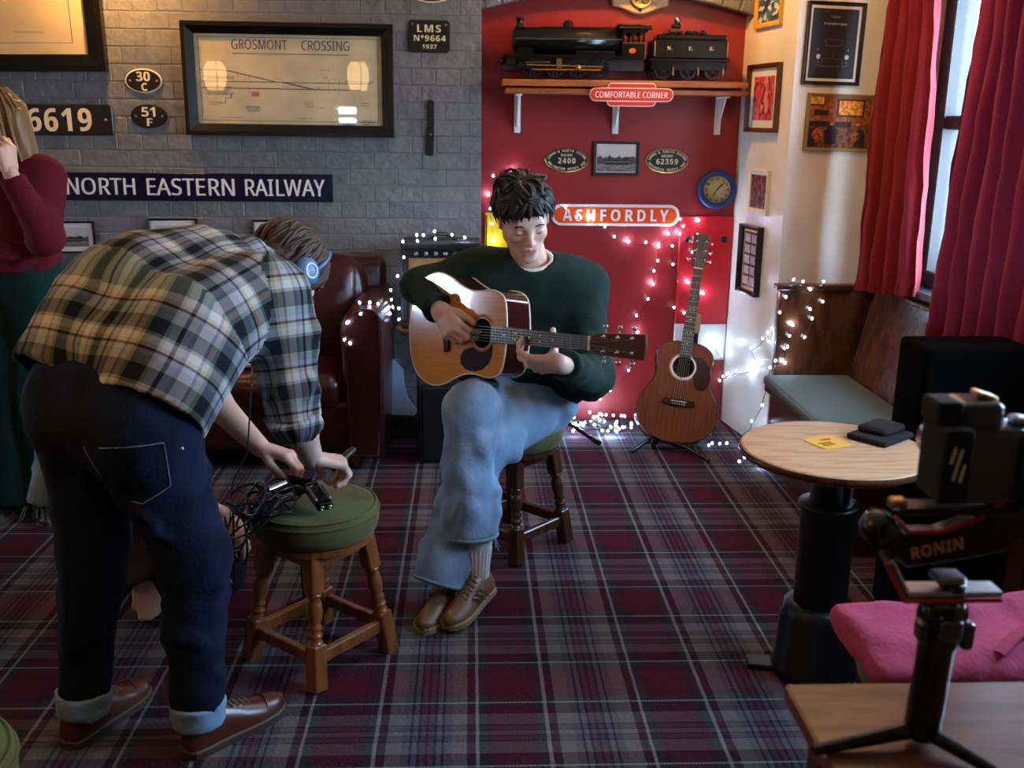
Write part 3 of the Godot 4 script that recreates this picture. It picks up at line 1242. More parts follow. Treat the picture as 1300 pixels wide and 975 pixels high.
# moulding of four mitred bars: outer size w x h, bar width b, depth d; back at z = 0
func moulding(w: float, h: float, b: float, d: float, step := 0.5) -> SurfaceTool:
	var st := new_st()
	var prof := [Vector2(0, 0), Vector2(0, d), Vector2(b * 0.35, d), Vector2(b * 0.75, d * lerpf(1.0, 0.6, step)), Vector2(b, d * lerpf(0.9, 0.45, step)), Vector2(b, 0)]
	for k in 4:
		var W := w if k % 2 == 0 else h
		var Hh := h if k % 2 == 0 else w
		var r := Basis(Vector3.BACK, PI / 2 * k)
		for i in prof.size() - 1:
			var a: Vector2 = prof[i]
			var c: Vector2 = prof[i + 1]
			var P := func(s: float, q: Vector2) -> Vector3: return r * Vector3(s * (W / 2 - q.x), -Hh / 2 + q.x, q.y)
			quad(st, P.call(-1.0, c), P.call(-1.0, a), P.call(1.0, a), P.call(1.0, c))
	return st

func picture(called: String, label: String, xf: Transform3D, w: float, h: float, bar: float, depth: float, fm: Material, mount: float, prm: Material, group := "", glass := false) -> Node3D:
	var o := thing(called, label, "picture", xf, group)
	part("frame", moulding(w, h, bar, depth), fm, o)
	var st := new_st()
	box(st, Vector3(0, 0, depth * 0.15), Vector3(w - bar * 1.2, h - bar * 1.2, depth * 0.3))
	part("mount", st, M.mount_card, o)
	var pw := w - 2 * bar - 2 * mount
	var ph := h - 2 * bar - 2 * mount
	part("print", sheet(pw, ph, depth * 0.3 + 0.0025), prm, o)
	if glass:
		st = new_st()
		box(st, Vector3(0, 0, depth * 0.3 + 0.006), Vector3(w - 2 * bar, h - 2 * bar, 0.002))
		part("glass", st, M.pane, o)
	return o

func railway_photo(nseed: int) -> ImageTexture:
	# a grey print: pale sky, hedges, a dark engine shape on a pale track bed
	var n := FastNoiseLite.new()
	n.seed = nseed
	n.frequency = 0.06
	n.fractal_octaves = 4
	return img_tex(128, 88, func(x: int, y: int) -> Color:
		var v := 0.78 - 0.1 * y / 88.0
		var hor := 40.0 + 9.0 * n.get_noise_1d(x * 0.8)
		if y > hor:
			v = 0.24 + 0.14 * n.get_noise_2d(x * 1.4, y * 1.6)
		if y > 62:
			v = 0.50 + 0.25 * n.get_noise_2d(x * 0.5, y * 3.0) - 0.004 * (y - 62)
		var ex := (x - 66.0) / 40.0
		if absf(ex) < 1.0 and y > 46 - (8 if ex > 0.55 else 0) and y < 66:
			v = 0.12 + 0.08 * n.get_noise_2d(x * 2.0, y * 2.0)
			if absf(y - 55.0) < 1.2: v = 0.45
		if ex < -0.55 and ex > -0.72 and y > 34 and y < 48: v = 0.12
		return Color(v, v * 0.98, v * 0.93))

func colour_print(nseed: int, a: Color, b: Color, c: Color) -> ImageTexture:
	var n := FastNoiseLite.new()
	n.seed = nseed
	n.frequency = 0.022
	n.fractal_octaves = 4
	return img_tex(96, 96, func(x: int, y: int) -> Color:
		var v := n.get_noise_2d(x * 1.3, y) * 1.6
		var k := a.lerp(b, clampf(0.5 + v, 0, 1))
		if n.get_noise_2d(x * 2.0 + 200.0, y * 1.4) > 0.16: k = c
		return k)

func line_img(im: Image, a: Vector2, b: Vector2, w: int, c: Color) -> void:
	var n := int(maxf(absf(b.x - a.x), absf(b.y - a.y))) + 1
	for i in n + 1:
		var p := a.lerp(b, float(i) / n)
		im.fill_rect(Rect2i(int(p.x) - w / 2, int(p.y) - w / 2, w, w), c)

func paper(w: int, h: int, nseed: int) -> Image:
	var n := FastNoiseLite.new()
	n.seed = nseed
	n.frequency = 0.004
	n.fractal_octaves = 4
	var t := img_tex(w, h, func(x: int, y: int) -> Color:
		var v := 0.95 + 0.12 * n.get_noise_2d(x, y)
		return Color(0.89 * v, 0.79 * v, 0.57 * v))
	return t.get_image()

func scribble(im: Image, x: int, y: int, w: int, h: int, c: Color) -> void:
	# a word too small to read
	var p := x
	while p < x + w:
		var k := rng.randi_range(2, 4)
		im.fill_rect(Rect2i(p, y + rng.randi_range(0, 2), 1, h - rng.randi_range(0, 2)), c)
		if rng.randf() < 0.5: im.fill_rect(Rect2i(p, y + rng.randi_range(0, h - 1), k, 1), c)
		p += k + 1

func wall_things() -> void:
	var g := -4.880
	# the two signal diagrams
	var im := paper(1024, 512, 5)
	var ink := c8(40, 30, 20)
	for k in [[Vector2(22, 16), Vector2(1000, 16)], [Vector2(1000, 16), Vector2(1000, 492)], [Vector2(1000, 492), Vector2(22, 492)], [Vector2(22, 492), Vector2(22, 16)]]:
		line_img(im, k[0], k[1], 3, ink)
	line_img(im, Vector2(206, 108), Vector2(838, 108), 5, ink)
	line_img(im, Vector2(30, 268), Vector2(960, 270), 5, ink)
	line_img(im, Vector2(30, 306), Vector2(900, 308), 6, ink)
	line_img(im, Vector2(20, 204), Vector2(170, 206), 4, ink)
	line_img(im, Vector2(170, 206), Vector2(440, 268), 5, ink)
	line_img(im, Vector2(470, 268), Vector2(650, 308), 7, ink)
	line_img(im, Vector2(820, 258), Vector2(970, 258), 4, ink)
	im.fill_rect(Rect2i(60, 236, 150, 20), c8(170, 150, 104))
	im.fill_rect(Rect2i(50, 312, 130, 18), c8(160, 142, 96))
	im.fill_rect(Rect2i(300, 326, 42, 26), c8(206, 40, 26))
	im.fill_rect(Rect2i(184, 340, 8, 22), c8(170, 52, 36))
	line_img(im, Vector2(120, 392), Vector2(154, 392), 3, ink)
	line_img(im, Vector2(154, 392), Vector2(154, 362), 3, ink)
	line_img(im, Vector2(154, 362), Vector2(186, 362), 3, ink)
	for s in [[228, 216, 2, 40], [288, 228, 2, 30], [286, 300, 2, 34]]:
		im.fill_rect(Rect2i(s[0], s[1], s[2], s[3]), ink)
	for s in [[728, 252, 784, 240], [784, 240, 784, 336], [728, 252, 728, 330]]:
		line_img(im, Vector2(s[0], s[1]), Vector2(s[2], s[3]), 2, c8(120, 100, 66))
	for s in [[430, 244, 34], [470, 288, 34], [655, 292, 30], [680, 190, 56], [590, 372, 48], [590, 386, 52], [590, 400, 50], [670, 408, 30], [560, 492 - 22, 80], [905, 376, 46], [905, 392, 44], [120, 470, 130], [60, 384, 70], [60, 396, 60], [700, 228, 24], [700, 240, 20]]:
		scribble(im, s[0], s[1], s[2], 9, ink)
	var diagram := print_mat("diagram_print", ImageTexture.create_from_image(im), 0.6)
	var o := picture("track_diagram", "signal box track diagram titled GROSMONT CROSSING in a black frame", Transform3D(Basis(Vector3.BACK, -0.004), Vector3(-0.830, 1.655, g)), 0.950, 0.498, 0.052, 0.05, M.black_frame, 0.0, diagram, "", true)
	for k in [["GROSMONT", -0.130, 0.153, 0.250, 0.042, 0], ["CROSSING", 0.168, 0.153, 0.216, 0.042, 0], ["PLATFORM LINE", -0.315, -0.034, 0.10, 0.009, 0], ["No 2 PLATFORM LINE", -0.315, -0.072 + 0.009, 0.12, 0.009, 0], ["REFLECTORS", -0.17, -0.122, 0.065, 0.010, 0], ["ON GATES", -0.17, -0.136, 0.06, 0.010, 0], ["MOTOR", 0.262, -0.177, 0.045, 0.011, 0], ["WORKED", 0.266, -0.192, 0.056, 0.011, 0], ["WORKING  6", 0.356, -0.178, 0.062, 0.009, 0], ["SPARE  0", 0.352, -0.190, 0.056, 0.009, 0], ["TOTAL  6", 0.354, -0.203, 0.058, 0.009, 0]]:
		letters(k[0], k[3], k[4], M.black_ink, o, at(k[1] - 0.0, k[2], 0.0182), false, false, 0.0008)
	im = paper(512, 512, 6)
	for k in [[Vector2(0, 462), Vector2(470, 462)], [Vector2(470, 462), Vector2(470, 0)]]:
		line_img(im, k[0], k[1], 2, ink)
	line_img(im, Vector2(0, 392), Vector2(150, 392), 4, ink)
	line_img(im, Vector2(0, 330), Vector2(175, 240), 2, ink)
	for s in [[170, 386, 80], [120, 410, 60], [320, 412, 80], [140, 180, 60], [380, 160, 60], [390, 190, 40]]:
		scribble(im, s[0], s[1], s[2], 7, ink)
	picture("track_diagram", "large framed track diagram under warm light above plate 6619", Transform3D(Basis(Vector3.BACK, 0.012), Vector3(-2.160, 2.005, g)), 1.02, 0.66, 0.075, 0.05, M.black_frame, 0.0, print_mat("diagram_print_2", ImageTexture.create_from_image(im), 0.6), "", true)
	# enamel and cast plates
	o = thing("railway_sign", "long dark blue enamel sign reading NORTH EASTERN RAILWAY", "sign", at(-1.590, 1.168, g))
	var st := new_st()
	prism(st, rounded(1.880, 0.128, 0.006), 0.0, 0.010, 0.003)
	part("plate", st, M.sign_blue, o)
	letters("LONDON & ", 0.50, 0.079, M.white_ink, o, at(-0.61, 0.001, 0.0095), false, false, 0.0015)
	letters("NORTH", 0.315, 0.076, M.white_ink, o, at(-0.139, 0.001, 0.0095), false, false, 0.0015)
	letters("EASTERN", 0.405, 0.078, M.white_ink, o, at(0.277, 0.001, 0.0095), false, false, 0.0015)
	letters("RAILWAY", 0.370, 0.076, M.white_ink, o, at(0.716, 0.001, 0.0095), false, false, 0.0015)
	o = thing("number_plate", "black cast number plate reading 6619 on grey brick", "plate", Transform3D(Basis(Vector3.BACK, 0.008), Vector3(-1.868, 1.468, g)))
	st = new_st()
	prism(st, rounded(0.445, 0.138, 0.016), 0.0, 0.014, 0.004)
	part("plate", st, M.plate_black, o)
	letters("6619", 0.288, 0.104, M.cream_ink, o, at(-0.018, 0.0, 0.0135), true, false, 0.005, "lettering", 3)
	st = new_st()
	ball(st, Vector3(0.19, 0, 0.014), Vector3(0.007, 0.007, 0.004), 10, 6)
	part("screw", st, M.steel, o)
	shed_plate("oval shed plate reading 30 C with a cream rim", Vector3(-1.494, 1.645, g), "30", "C", true)
	shed_plate("oval shed plate reading 51 F below the 30 C plate", Vector3(-1.482, 1.489, g), "51", "F", false)
	o = thing("works_plate", "small black cast plate reading LMS 9664 with two screws", "plate", Transform3D(Basis(Vector3.BACK, -0.01), Vector3(-0.190, 1.855, g)))
	st = new_st()
	prism(st, rounded(0.192, 0.142, 0.018), 0.0, 0.012, 0.004)
	part("plate", st, M.plate_black, o)
	letters("LMS", 0.108, 0.032, M.cream_ink, o, at(0.0, 0.034, 0.0115), true, false, 0.003, "lettering", 4)
	letters("Nº9664", 0.146, 0.026, M.cream_ink, o, at(0.004, -0.008, 0.0115), true, false, 0.003, "lettering", 3)
	letters("1937", 0.066, 0.018, M.cream_ink, o, at(0.002, -0.044, 0.0115), true, false, 0.003, "lettering", 3)
	for s in [-1, 1]:
		st = new_st()
		ball(st, Vector3(s * 0.076, 0.052, 0.012), Vector3(0.006, 0.006, 0.004), 10, 6)
		part("screw", st, M.steel, o)
	o = thing("works_plate", "oval black plate with cream rim above the LMS plate", "plate", at(-0.180, 2.075, g))
	oval_plate(o, 0.125, 0.075, M.cream_ink, M.plate_black)
	letters("LEOR", 0.060, 0.020, M.cream_ink, o, at(0.0, -0.050, 0.009), true, false, 0.002)
	# the narrow black tool that hangs by its rivet
	o = thing("hanging_tool", "narrow black tool with a silver rivet hanging on grey brick", "tool", at(-0.187, 1.449, g))
	st = new_st()
	prism(st, rounded(0.030, 0.128, 0.013), 0.0, 0.014, 0.003, at(0.003, 0.064, 0))
	part("handle", st, M.black, o)
	st = new_st()
	box(st, Vector3(-0.003, -0.062, 0.008), Vector3(0.036, 0.126, 0.012), 0.002, Basis(Vector3.BACK, -0.05))
	part("blade", st, M.plate_black, o)
	st = new_st()
	ball(st, Vector3(-0.001, -0.028, 0.014), Vector3(0.005, 0.005, 0.003), 10, 6)
	part("rivet", st, M.steel, o)
	# three small photographs
	var lab := ["small black framed railway photograph beside the maroon sweater", "small framed photograph behind the bent plaid back", "small framed photograph behind the headphones"]
	var xs := [-1.893, -1.410, -0.922]
	var ys := [0.930, 0.946, 0.942]
	for i in 3:
		picture("framed_photo", lab[i], Transform3D(Basis(Vector3.BACK, [0.012, 0.01, -0.004][i]), Vector3(xs[i], ys[i], g)), 0.228, 0.150, 0.009, 0.016, M.black_frame, 0.022, print_mat("photo_%d" % i, railway_photo(70 + i)), "small railway photographs on the brick wall")

func oval_plate(o: Node, rx: float, ry: float, rim: Material, face: Material) -> void:
	var st := new_st()
	prism(st, ellipse(rx, ry, 40), 0.0, 0.010, 0.003, Transform3D(), true)
	part("rim", st, rim, o)
	st = new_st()
	prism(st, ellipse(rx - 0.006, ry - 0.006, 40), 0.009, 0.0108)
	part("face", st, face, o)

func shed_plate(label: String, p: Vector3, a: String, b: String, rim: bool) -> void:
	var o := thing("shed_plate", label, "plate", at(p.x, p.y, p.z), "oval shed plates")
	oval_plate(o, 0.083, 0.054, M.cream_ink if rim else M.plate_black, M.plate_black)
	letters(a, 0.062, 0.042, M.cream_ink, o, at(0.0, 0.019, 0.0105), true, false, 0.003)
	letters(b, 0.026, 0.034, M.cream_ink, o, at(0.003, -0.027, 0.0105), true, false, 0.003)
	for s in [-1, 1]:
		var st := new_st()
		ball(st, Vector3(s * 0.060, 0, 0.0105), Vector3(0.006, 0.006, 0.004), 10, 6)
		part("screw", st, M.steel, o)

func arc_letters(s: String, rx: float, ry: float, a0: float, a1: float, h: float, m: Material, parent: Node, z: float, under := false) -> void:
	var n := s.length()
	var node := Node3D.new()
	node.name = "lettering"
	parent.add_child(node, true)
	for i in n:
		if s[i] == " ": continue
		var a := lerpf(a0, a1, (i + 0.5) / n)
		var p := Vector2(cos(a) * rx, sin(a) * ry)
		var nrm := Vector2(cos(a) / rx, sin(a) / ry).normalized()
		var rot := nrm.angle() - PI / 2 + (PI if under else 0.0)
		letters(s[i], 0.0, h, m, node, Transform3D(Basis(Vector3.BACK, rot), Vector3(p.x, p.y, z)), true, false, 0.002, "letter")

func works_oval(label: String, p: Vector3, num: String, foot: String) -> void:
	var o := thing("works_plate", label, "plate", at(p.x, p.y, p.z), "brass rimmed works plates")
	oval_plate(o, 0.105, 0.0585, M.brass, M.plate_black)
	letters(num, 0.021 * num.length(), 0.026, M.cream_ink, o, at(0, -0.004, 0.0105), true, false, 0.002, "lettering", 6)
	letters("RAILWAY", 0.056, 0.011, M.cream_ink, o, at(0, 0.0225, 0.0105), true, false, 0.002)
	arc_letters("LONDON & NORTH EASTERN", 0.088, 0.043, PI * 0.97, PI * 0.03, 0.0105, M.cream_ink, o, 0.0105)
	arc_letters(foot, 0.088, 0.043, PI * 1.06, PI * 1.94, 0.0105, M.cream_ink, o, 0.0105, true)

func alcove_things() -> void:
	var r := -4.970
	works_oval("brass rimmed oval plate reading 2400 above the guitarist's head", Vector3(0.463, 1.307, r), "2400", "DARLINGTON WORKS 1923")
	works_oval("brass rimmed oval plate reading 62359 near the blue clock", Vector3(0.950, 1.307, r), "62359", "GATESHEAD WORKS 1907")
	picture("framed_photo", "framed grey photograph of an engine between two oval plates", at(0.703, 1.316, r), 0.222, 0.162, 0.014, 0.016, M.dark_frame, 0.004, print_mat("photo_engine", railway_photo(81)))
	# totem signs
	var o := thing("totem_sign", "orange sign with white border reading ASHFORDLY", "sign", at(0.709, 1.044, r))
	var st := new_st()
	prism(st, rounded(0.632, 0.104, 0.051, 8), 0.0, 0.012, 0.003)
	part("border", st, M.white_ink, o)
	st = new_st()
	prism(st, rounded(0.604, 0.078, 0.038, 8), 0.011, 0.0135)
	part("face", st, M.sign_orange, o)
	letters("ASHFORDLY", 0.520, 0.056, M.white_ink, o, at(0, 0, 0.0134), true, false, 0.002, "lettering", 9)
	# shelf on three white brackets
	o = thing("wall_shelf", "two board pine shelf on white brackets across the red alcove", "shelf", at(0.0, 0.0, 0.0))
	st = new_st()
	box(st, Vector3(0.705, 1.655, -4.86), Vector3(1.125, 0.028, 0.22), 0.004)
	part("board", st, M.pine_shelf, o)
	st = new_st()
	box(st, Vector3(0.715, 1.620, -4.865), Vector3(1.115, 0.022, 0.21), 0.004)
	part("board", st, M.pine_shelf, o)
	for x in [0.222, 0.692, 1.185]:
		st = new_st()
		box(st, Vector3(x, 1.520, -4.962), Vector3(0.030, 0.178, 0.012), 0.003)
		box(st, Vector3(x, 1.604, -4.880), Vector3(0.028, 0.010, 0.175), 0.003)
		prism(st, [Vector2(0, 0), Vector2(0.135, 0.0), Vector2(0.0, -0.145)], -0.003, 0.003, 0.0, Transform3D(Basis(Vector3(0, 0, 1), Vector3(0, 1, 0), Vector3(-1, 0, 0)), Vector3(x, 1.600, -4.957)))
		part("bracket", st, M.white_ink, o)
	o = thing("totem_sign", "red totem sign reading COMFORTABLE CORNER on the shelf edge", "sign", at(0.731, 1.607, -4.745))
	st = new_st()
	prism(st, rounded(0.383, 0.060, 0.029, 8), 0.0, 0.006, 0.001)
	prism(st, rounded(0.222, 0.103, 0.020, 6), 0.0, 0.0055, 0.001)
	part("border", st, M.white_ink, o)
	st = new_st()
	prism(st, rounded(0.376, 0.053, 0.0255, 8), 0.005, 0.0075)
	prism(st, rounded(0.215, 0.096, 0.017, 6), 0.005, 0.0066)
	part("face", st, M.sign_red, o)
	st = new_st()
	for s in [-1, 1]:
		box(st, Vector3(0, s * 0.0285, 0.0066), Vector3(0.215, 0.0035, 0.0012))
	part("line", st, M.white_ink, o)
	letters("COMFORTABLE CORNER", 0.330, 0.026, M.white_ink, o, at(0, 0, 0.0073), false, false, 0.0012)
	locomotive()
	# barometer over the shelf: a shaped wooden board with a brass dial
	o = thing("barometer", "wooden board barometer with round brass dial above the engine", "barometer", at(0.786, 2.055, r))
	st = new_st()
	var p := []
	for i in 25:
		var t := i / 24.0
		p.append(Vector2(lerpf(-0.132, 0.132, t), -0.050 - 0.034 * pow(cos((t - 0.5) * PI), 2.2) + (0.004 if i == 0 or i == 24 else 0.0)))
	for i in 13:
		var t := i / 12.0
		p.append(Vector2(lerpf(0.132, -0.132, t), 0.16 + 0.05 * sin(t * PI)))
	prism(st, p, 0.0, 0.03, 0.006)
	part("board", st, M.oak_light, o)
	st = new_st()
	lathe(st, [Vector2(0.048, 0.0), Vector2(0.050, 0.008), Vector2(0.046, 0.014), Vector2(0.040, 0.011), Vector2(0.0, 0.011)], 32, Transform3D(Basis(Vector3.RIGHT, PI / 2), Vector3(0, -0.012, 0.029)))
	part("dial", st, M.brass, o)
	st = new_st()
	for k in 2:
		box(st, Vector3(0, -0.012, 0.043), Vector3(0.004, 0.062, 0.002), 0.0, Basis(Vector3.BACK, [0.5, 2.2][k]))
	part("hand", st, M.black_gloss, o)
	st = new_st()
	box(st, Vector3(0, -0.066, 0.032), Vector3(0.012, 0.012, 0.012), 0.003)
	part("knob", st, M.black_gloss, o)
	# blue rimmed clock
	o = thing("wall_clock", "round wall clock with a blue rim and cream dial", "clock", at(1.200, 1.172, r))
	st = new_st()
	lathe(st, [Vector2(0.094, 0.0), Vector2(0.094, 0.022), Vector2(0.086, 0.032), Vector2(0.074, 0.030), Vector2(0.068, 0.018), Vector2(0.0, 0.018)], 40, Transform3D(Basis(Vector3.RIGHT, PI / 2), Vector3.ZERO))
	part("case", st, M.blue_plastic, o)
	st = new_st()
	lathe(st, [Vector2(0.066, 0.0185), Vector2(0.066, 0.020), Vector2(0.0, 0.020)], 40, Transform3D(Basis(Vector3.RIGHT, PI / 2), Vector3.ZERO))
	part("dial", st, M.dial_cream, o)
	for i in 12:
		var a := TAU * i / 12.0
		letters(str(12 if i == 0 else i), 0.0, 0.012, M.black_ink, o, at(sin(a) * 0.053, cos(a) * 0.053, 0.0200), true, false, 0.001, "numeral")
	for k in [[0.036, 0.72, 0.005], [0.050, 0.80, 0.003], [0.036, 3.75, 0.004]]:
		st = new_st()
		box(st, Vector3(sin(k[1]) * k[0] / 2, cos(k[1]) * k[0] / 2, 0.022), Vector3(k[2], k[0], 0.0015), 0.0, Basis(Vector3.BACK, -k[1]))
		part("hand", st, M.black, o)
	# boards against the red wall
	o = thing("enamel_panel", "tall bright red panel with white lower band behind the standing guitar", "panel", at(1.160, 0.0, r))
	st = new_st()
	box(st, Vector3(0.0, 0.775, 0.009), Vector3(0.262, 0.535, 0.018), 0.003)
	part("upper_board", st, M.red_panel, o)
	st = new_st()
	box(st, Vector3(0.0, 0.412, 0.009), Vector3(0.262, 0.186, 0.018), 0.003)
	part("lower_board", st, M.white_ink, o)
	st = new_st()
	box(st, Vector3(0.0, 0.158, 0.009), Vector3(0.262, 0.316, 0.018), 0.003)
	part("foot_board", st, M.red_paint, o)
	for s in [-0.09, 0.09]:
		st = new_st()
		lathe(st, [Vector2(0.018, 0.0), Vector2(0.018, 0.006), Vector2(0.010, 0.010), Vector2(0.0, 0.010)], 14, Transform3D(Basis(Vector3.RIGHT, PI / 2), Vector3(s, 0.93, 0.018)))
		part("knob", st, M.black, o)
	o = thing("yellow_sign", "yellow strip sign edge beside the guitarist's head", "sign", at(0.125, 0.90, r))
	st = new_st()
	box(st, Vector3(0.0, 0.0, 0.006), Vector3(0.110, 0.30, 0.012), 0.002)
	part("plate", st, M.yellow, o)
	st = new_st()
	box(st, Vector3(-0.048, 0.0, 0.0122), Vector3(0.006, 0.28, 0.001))
	part("border", st, M.black_ink, o)

func locomotive() -> void:
	# a model engine and tender, 1.06 m over all; front of the engine to the left
	var z := -4.862
	var y0 := 1.669
	var big := Vector3(1.20, 1.13, 1.12)
	var o := thing("model_locomotive", "black model steam locomotive standing on the pine shelf", "model train", Transform3D(Basis.from_scale(big), Vector3(-0.034, y0 + 0.007, z)))
	var st := new_st()
	var X := Transform3D(Basis(Vector3.BACK, -PI / 2), Vector3.ZERO) # lathe axis along +x
	lathe(st, [Vector2(0.0, 0.0), Vector2(0.046, 0.0), Vector2(0.049, 0.004), Vector2(0.050, 0.10), Vector2(0.052, 0.104), Vector2(0.054, 0.405), Vector2(0.0, 0.405)], 28, Transform3D(X.basis, Vector3(0.192, 0.150, 0)))
	part("boiler", st, M.black_gloss, o)
	st = new_st()
	lathe(st, [Vector2(0.040, 0.0), Vector2(0.038, 0.006), Vector2(0.0, 0.010)], 24, Transform3D(Basis(Vector3.BACK, PI / 2), Vector3(0.194, 0.150, 0)))
	part("smokebox_door", st, M.iron, o)
	st = new_st()
	tube(st, [Vector3(0.195, 0.152, 0.052), Vector3(0.60, 0.152, 0.058)], 0.0022, 6)
	part("handrail", st, M.steel, o)
	st = new_st()
	lathe(st, [Vector2(0.020, 0.0), Vector2(0.013, 0.010), Vector2(0.012, 0.030), Vector2(0.016, 0.034), Vector2(0.016, 0.040), Vector2(0.0, 0.040)], 18, at(0.215, 0.196, 0))
	part("chimney", st, M.black_gloss, o)
	st = new_st()
	lathe(st, [Vector2(0.026, 0.0), Vector2(0.020, 0.006), Vector2(0.019, 0.022), Vector2(0.012, 0.030), Vector2(0.0, 0.032)], 18, at(0.400, 0.196, 0))
	part("dome", st, M.black_gloss, o)
	st = new_st()
	box(st, Vector3(0.405, 0.083, 0), Vector3(0.50, 0.012, 0.15), 0.002)
	box(st, Vector3(0.235, 0.105, 0), Vector3(0.06, 0.045, 0.075), 0.004)
	box(st, Vector3(0.50, 0.095, 0.055), Vector3(0.15, 0.024, 0.03), 0.004)
	part("running_board", st, M.black_gloss, o)
	st = new_st()
	box(st, Vector3(0.178, 0.066, 0), Vector3(0.030, 0.030, 0.14), 0.003)
	part("buffer_beam", st, M.iron, o)
	for s in [-1, 1]:
		st = new_st()
		lathe(st, [Vector2(0.006, 0.0), Vector2(0.006, 0.016), Vector2(0.013, 0.018), Vector2(0.013, 0.022), Vector2(0.0, 0.022)], 12, Transform3D(Basis(Vector3.BACK, PI / 2), Vector3(0.164, 0.066, s * 0.045)))
		part("buffer", st, M.iron, o)
	# cab with two arched side windows
	st = new_st()
	for s in [-1.0, 1.0]:
		prism(st, [Vector2(0.600, 0.078), Vector2(0.690, 0.078), Vector2(0.690, 0.138), Vector2(0.600, 0.138)], -0.002, 0.002, 0.0, at(0, 0, s * 0.062))
		prism(st, [Vector2(0.600, 0.180), Vector2(0.695, 0.180), Vector2(0.700, 0.198), Vector2(0.600, 0.198)], -0.002, 0.002, 0.0, at(0, 0, s * 0.062))
		for k in [0.604, 0.642, 0.682]:
			box(st, Vector3(k, 0.160, s * 0.062), Vector3(0.009, 0.048, 0.004))
		for k in [0.623, 0.662]:
			for q in [-1, 1]:
				prism(st, [Vector2(k + q * 0.016, 0.181), Vector2(k + q * 0.016, 0.168), Vector2(k + q * 0.004, 0.181)], -0.002, 0.002, 0.0, at(0, 0, s * 0.062))
	box(st, Vector3(0.602, 0.137, 0), Vector3(0.005, 0.12, 0.124))
	part("cab", st, M.black_gloss, o)
	st = new_st()
	for i in 10:
		var a0 := PI * (0.18 + 0.064 * i)
		var a1 := PI * (0.18 + 0.064 * (i + 1))
		var c0 := Vector2(cos(a0) * 0.082, sin(a0) * 0.05 + 0.168)
		var c1 := Vector2(cos(a1) * 0.082, sin(a1) * 0.05 + 0.168)
		quad(st, Vector3(0.588, c0.y, c0.x), Vector3(0.712, c0.y, c0.x), Vector3(0.712, c1.y, c1.x), Vector3(0.588, c1.y, c1.x))
		quad(st, Vector3(0.588, c1.y - 0.005, c1.x), Vector3(0.712, c1.y - 0.005, c1.x), Vector3(0.712, c0.y - 0.005, c0.x), Vector3(0.588, c0.y - 0.005, c0.x))
		quad(st, Vector3(0.588, c0.y, c0.x), Vector3(0.588, c1.y, c1.x), Vector3(0.588, c1.y - 0.005, c1.x), Vector3(0.588, c0.y - 0.005, c0.x))
		quad(st, Vector3(0.712, c1.y, c1.x), Vector3(0.712, c0.y, c0.x), Vector3(0.712, c0.y - 0.005, c0.x), Vector3(0.712, c1.y - 0.005, c1.x))
	part("cab_roof", st, M.black_gloss, o)
	st = new_st()
	prism(st, ellipse(0.013, 0.010, 20), 0.0, 0.002, 0.0, at(0.640, 0.110, 0.0645))
	part("number_badge", st, M.sign_orange, o)
	st = new_st()
	box(st, Vector3(0.645, 0.140, 0.0645), Vector3(0.09, 0.002, 0.002))
	box(st, Vector3(0.689, 0.110, 0.0645), Vector3(0.002, 0.06, 0.002))
	part("lining", st, M.brass, o)
	for i in 4:
		loco_wheel(o, Vector3(0.262 + i * 0.087, 0.042, 0.048), 0.038, "wheel")
		loco_wheel(o, Vector3(0.262 + i * 0.087, 0.042, -0.048), 0.038, "wheel")
	st = new_st()
	tube(st, [Vector3(0.24, 0.052, 0.060), Vector3(0.53, 0.046, 0.060)], 0.0042, 6)
	tube(st, [Vector3(0.262, 0.034, 0.062), Vector3(0.523, 0.034, 0.062)], 0.0038, 6)
	tube(st, [Vector3(0.235, 0.062, 0.058), Vector3(0.33, 0.062, 0.058)], 0.003, 6)
	box(st, Vector3(0.363, 0.060, 0.064), Vector3(0.020, 0.040, 0.010), 0.002)
	lathe(st, [Vector2(0.0, 0.0), Vector2(0.010, 0.0), Vector2(0.010, 0.008), Vector2(0.0, 0.008)], 12, Transform3D(Basis(Vector3.RIGHT, PI / 2), Vector3(0.436, 0.044, 0.062)))
	part("coupling_rod", st, M.brass, o)
	st = new_st()
	box(st, Vector3(0.23, 0.052, 0.040), Vector3(0.052, 0.034, 0.036), 0.006)
	part("cylinder", st, M.iron, o)
	st = new_st()
	box(st, Vector3(0.42, 0.055, 0), Vector3(0.54, 0.045, 0.06))
	part("frames", st, M.black, o)
	# tender
	st = new_st()
	box(st, Vector3(0.860, 0.118, 0), Vector3(0.290, 0.075, 0.13), 0.006)
	box(st, Vector3(0.868, 0.166, 0), Vector3(0.268, 0.020, 0.10), 0.004)
	box(st, Vector3(0.860, 0.076, 0), Vector3(0.312, 0.010, 0.14), 0.002)
	box(st, Vector3(0.860, 0.055, 0.056), Vector3(0.290, 0.032, 0.006))
	box(st, Vector3(0.860, 0.055, -0.056), Vector3(0.290, 0.032, 0.006))
	part("tender", st, M.black_gloss, o)
	var k := 0
	for s in ["N.", "E.", "R."]:
		letters(s, 0.0, 0.014, M.gold_ink, o, at(0.782 + k * 0.080, 0.122, 0.0652), true, true, 0.001)
		k += 1
	st = new_st()
	for i in 26:
		ball(st, Vector3(0.80 + rng.randf_range(-0.03, 0.14), 0.178 + rng.randf_range(0, 0.008), rng.randf_range(-0.035, 0.035)), Vector3.ONE * rng.randf_range(0.006, 0.011), 5, 4)
	part("coal", st, M.iron, o)
	for x in [0.725, 1.003]:
		st = new_st()
		tube(st, [Vector3(x, 0.092, 0.067), Vector3(x, 0.148, 0.067)], 0.0022, 6)
		part("handrail", st, M.brass, o)
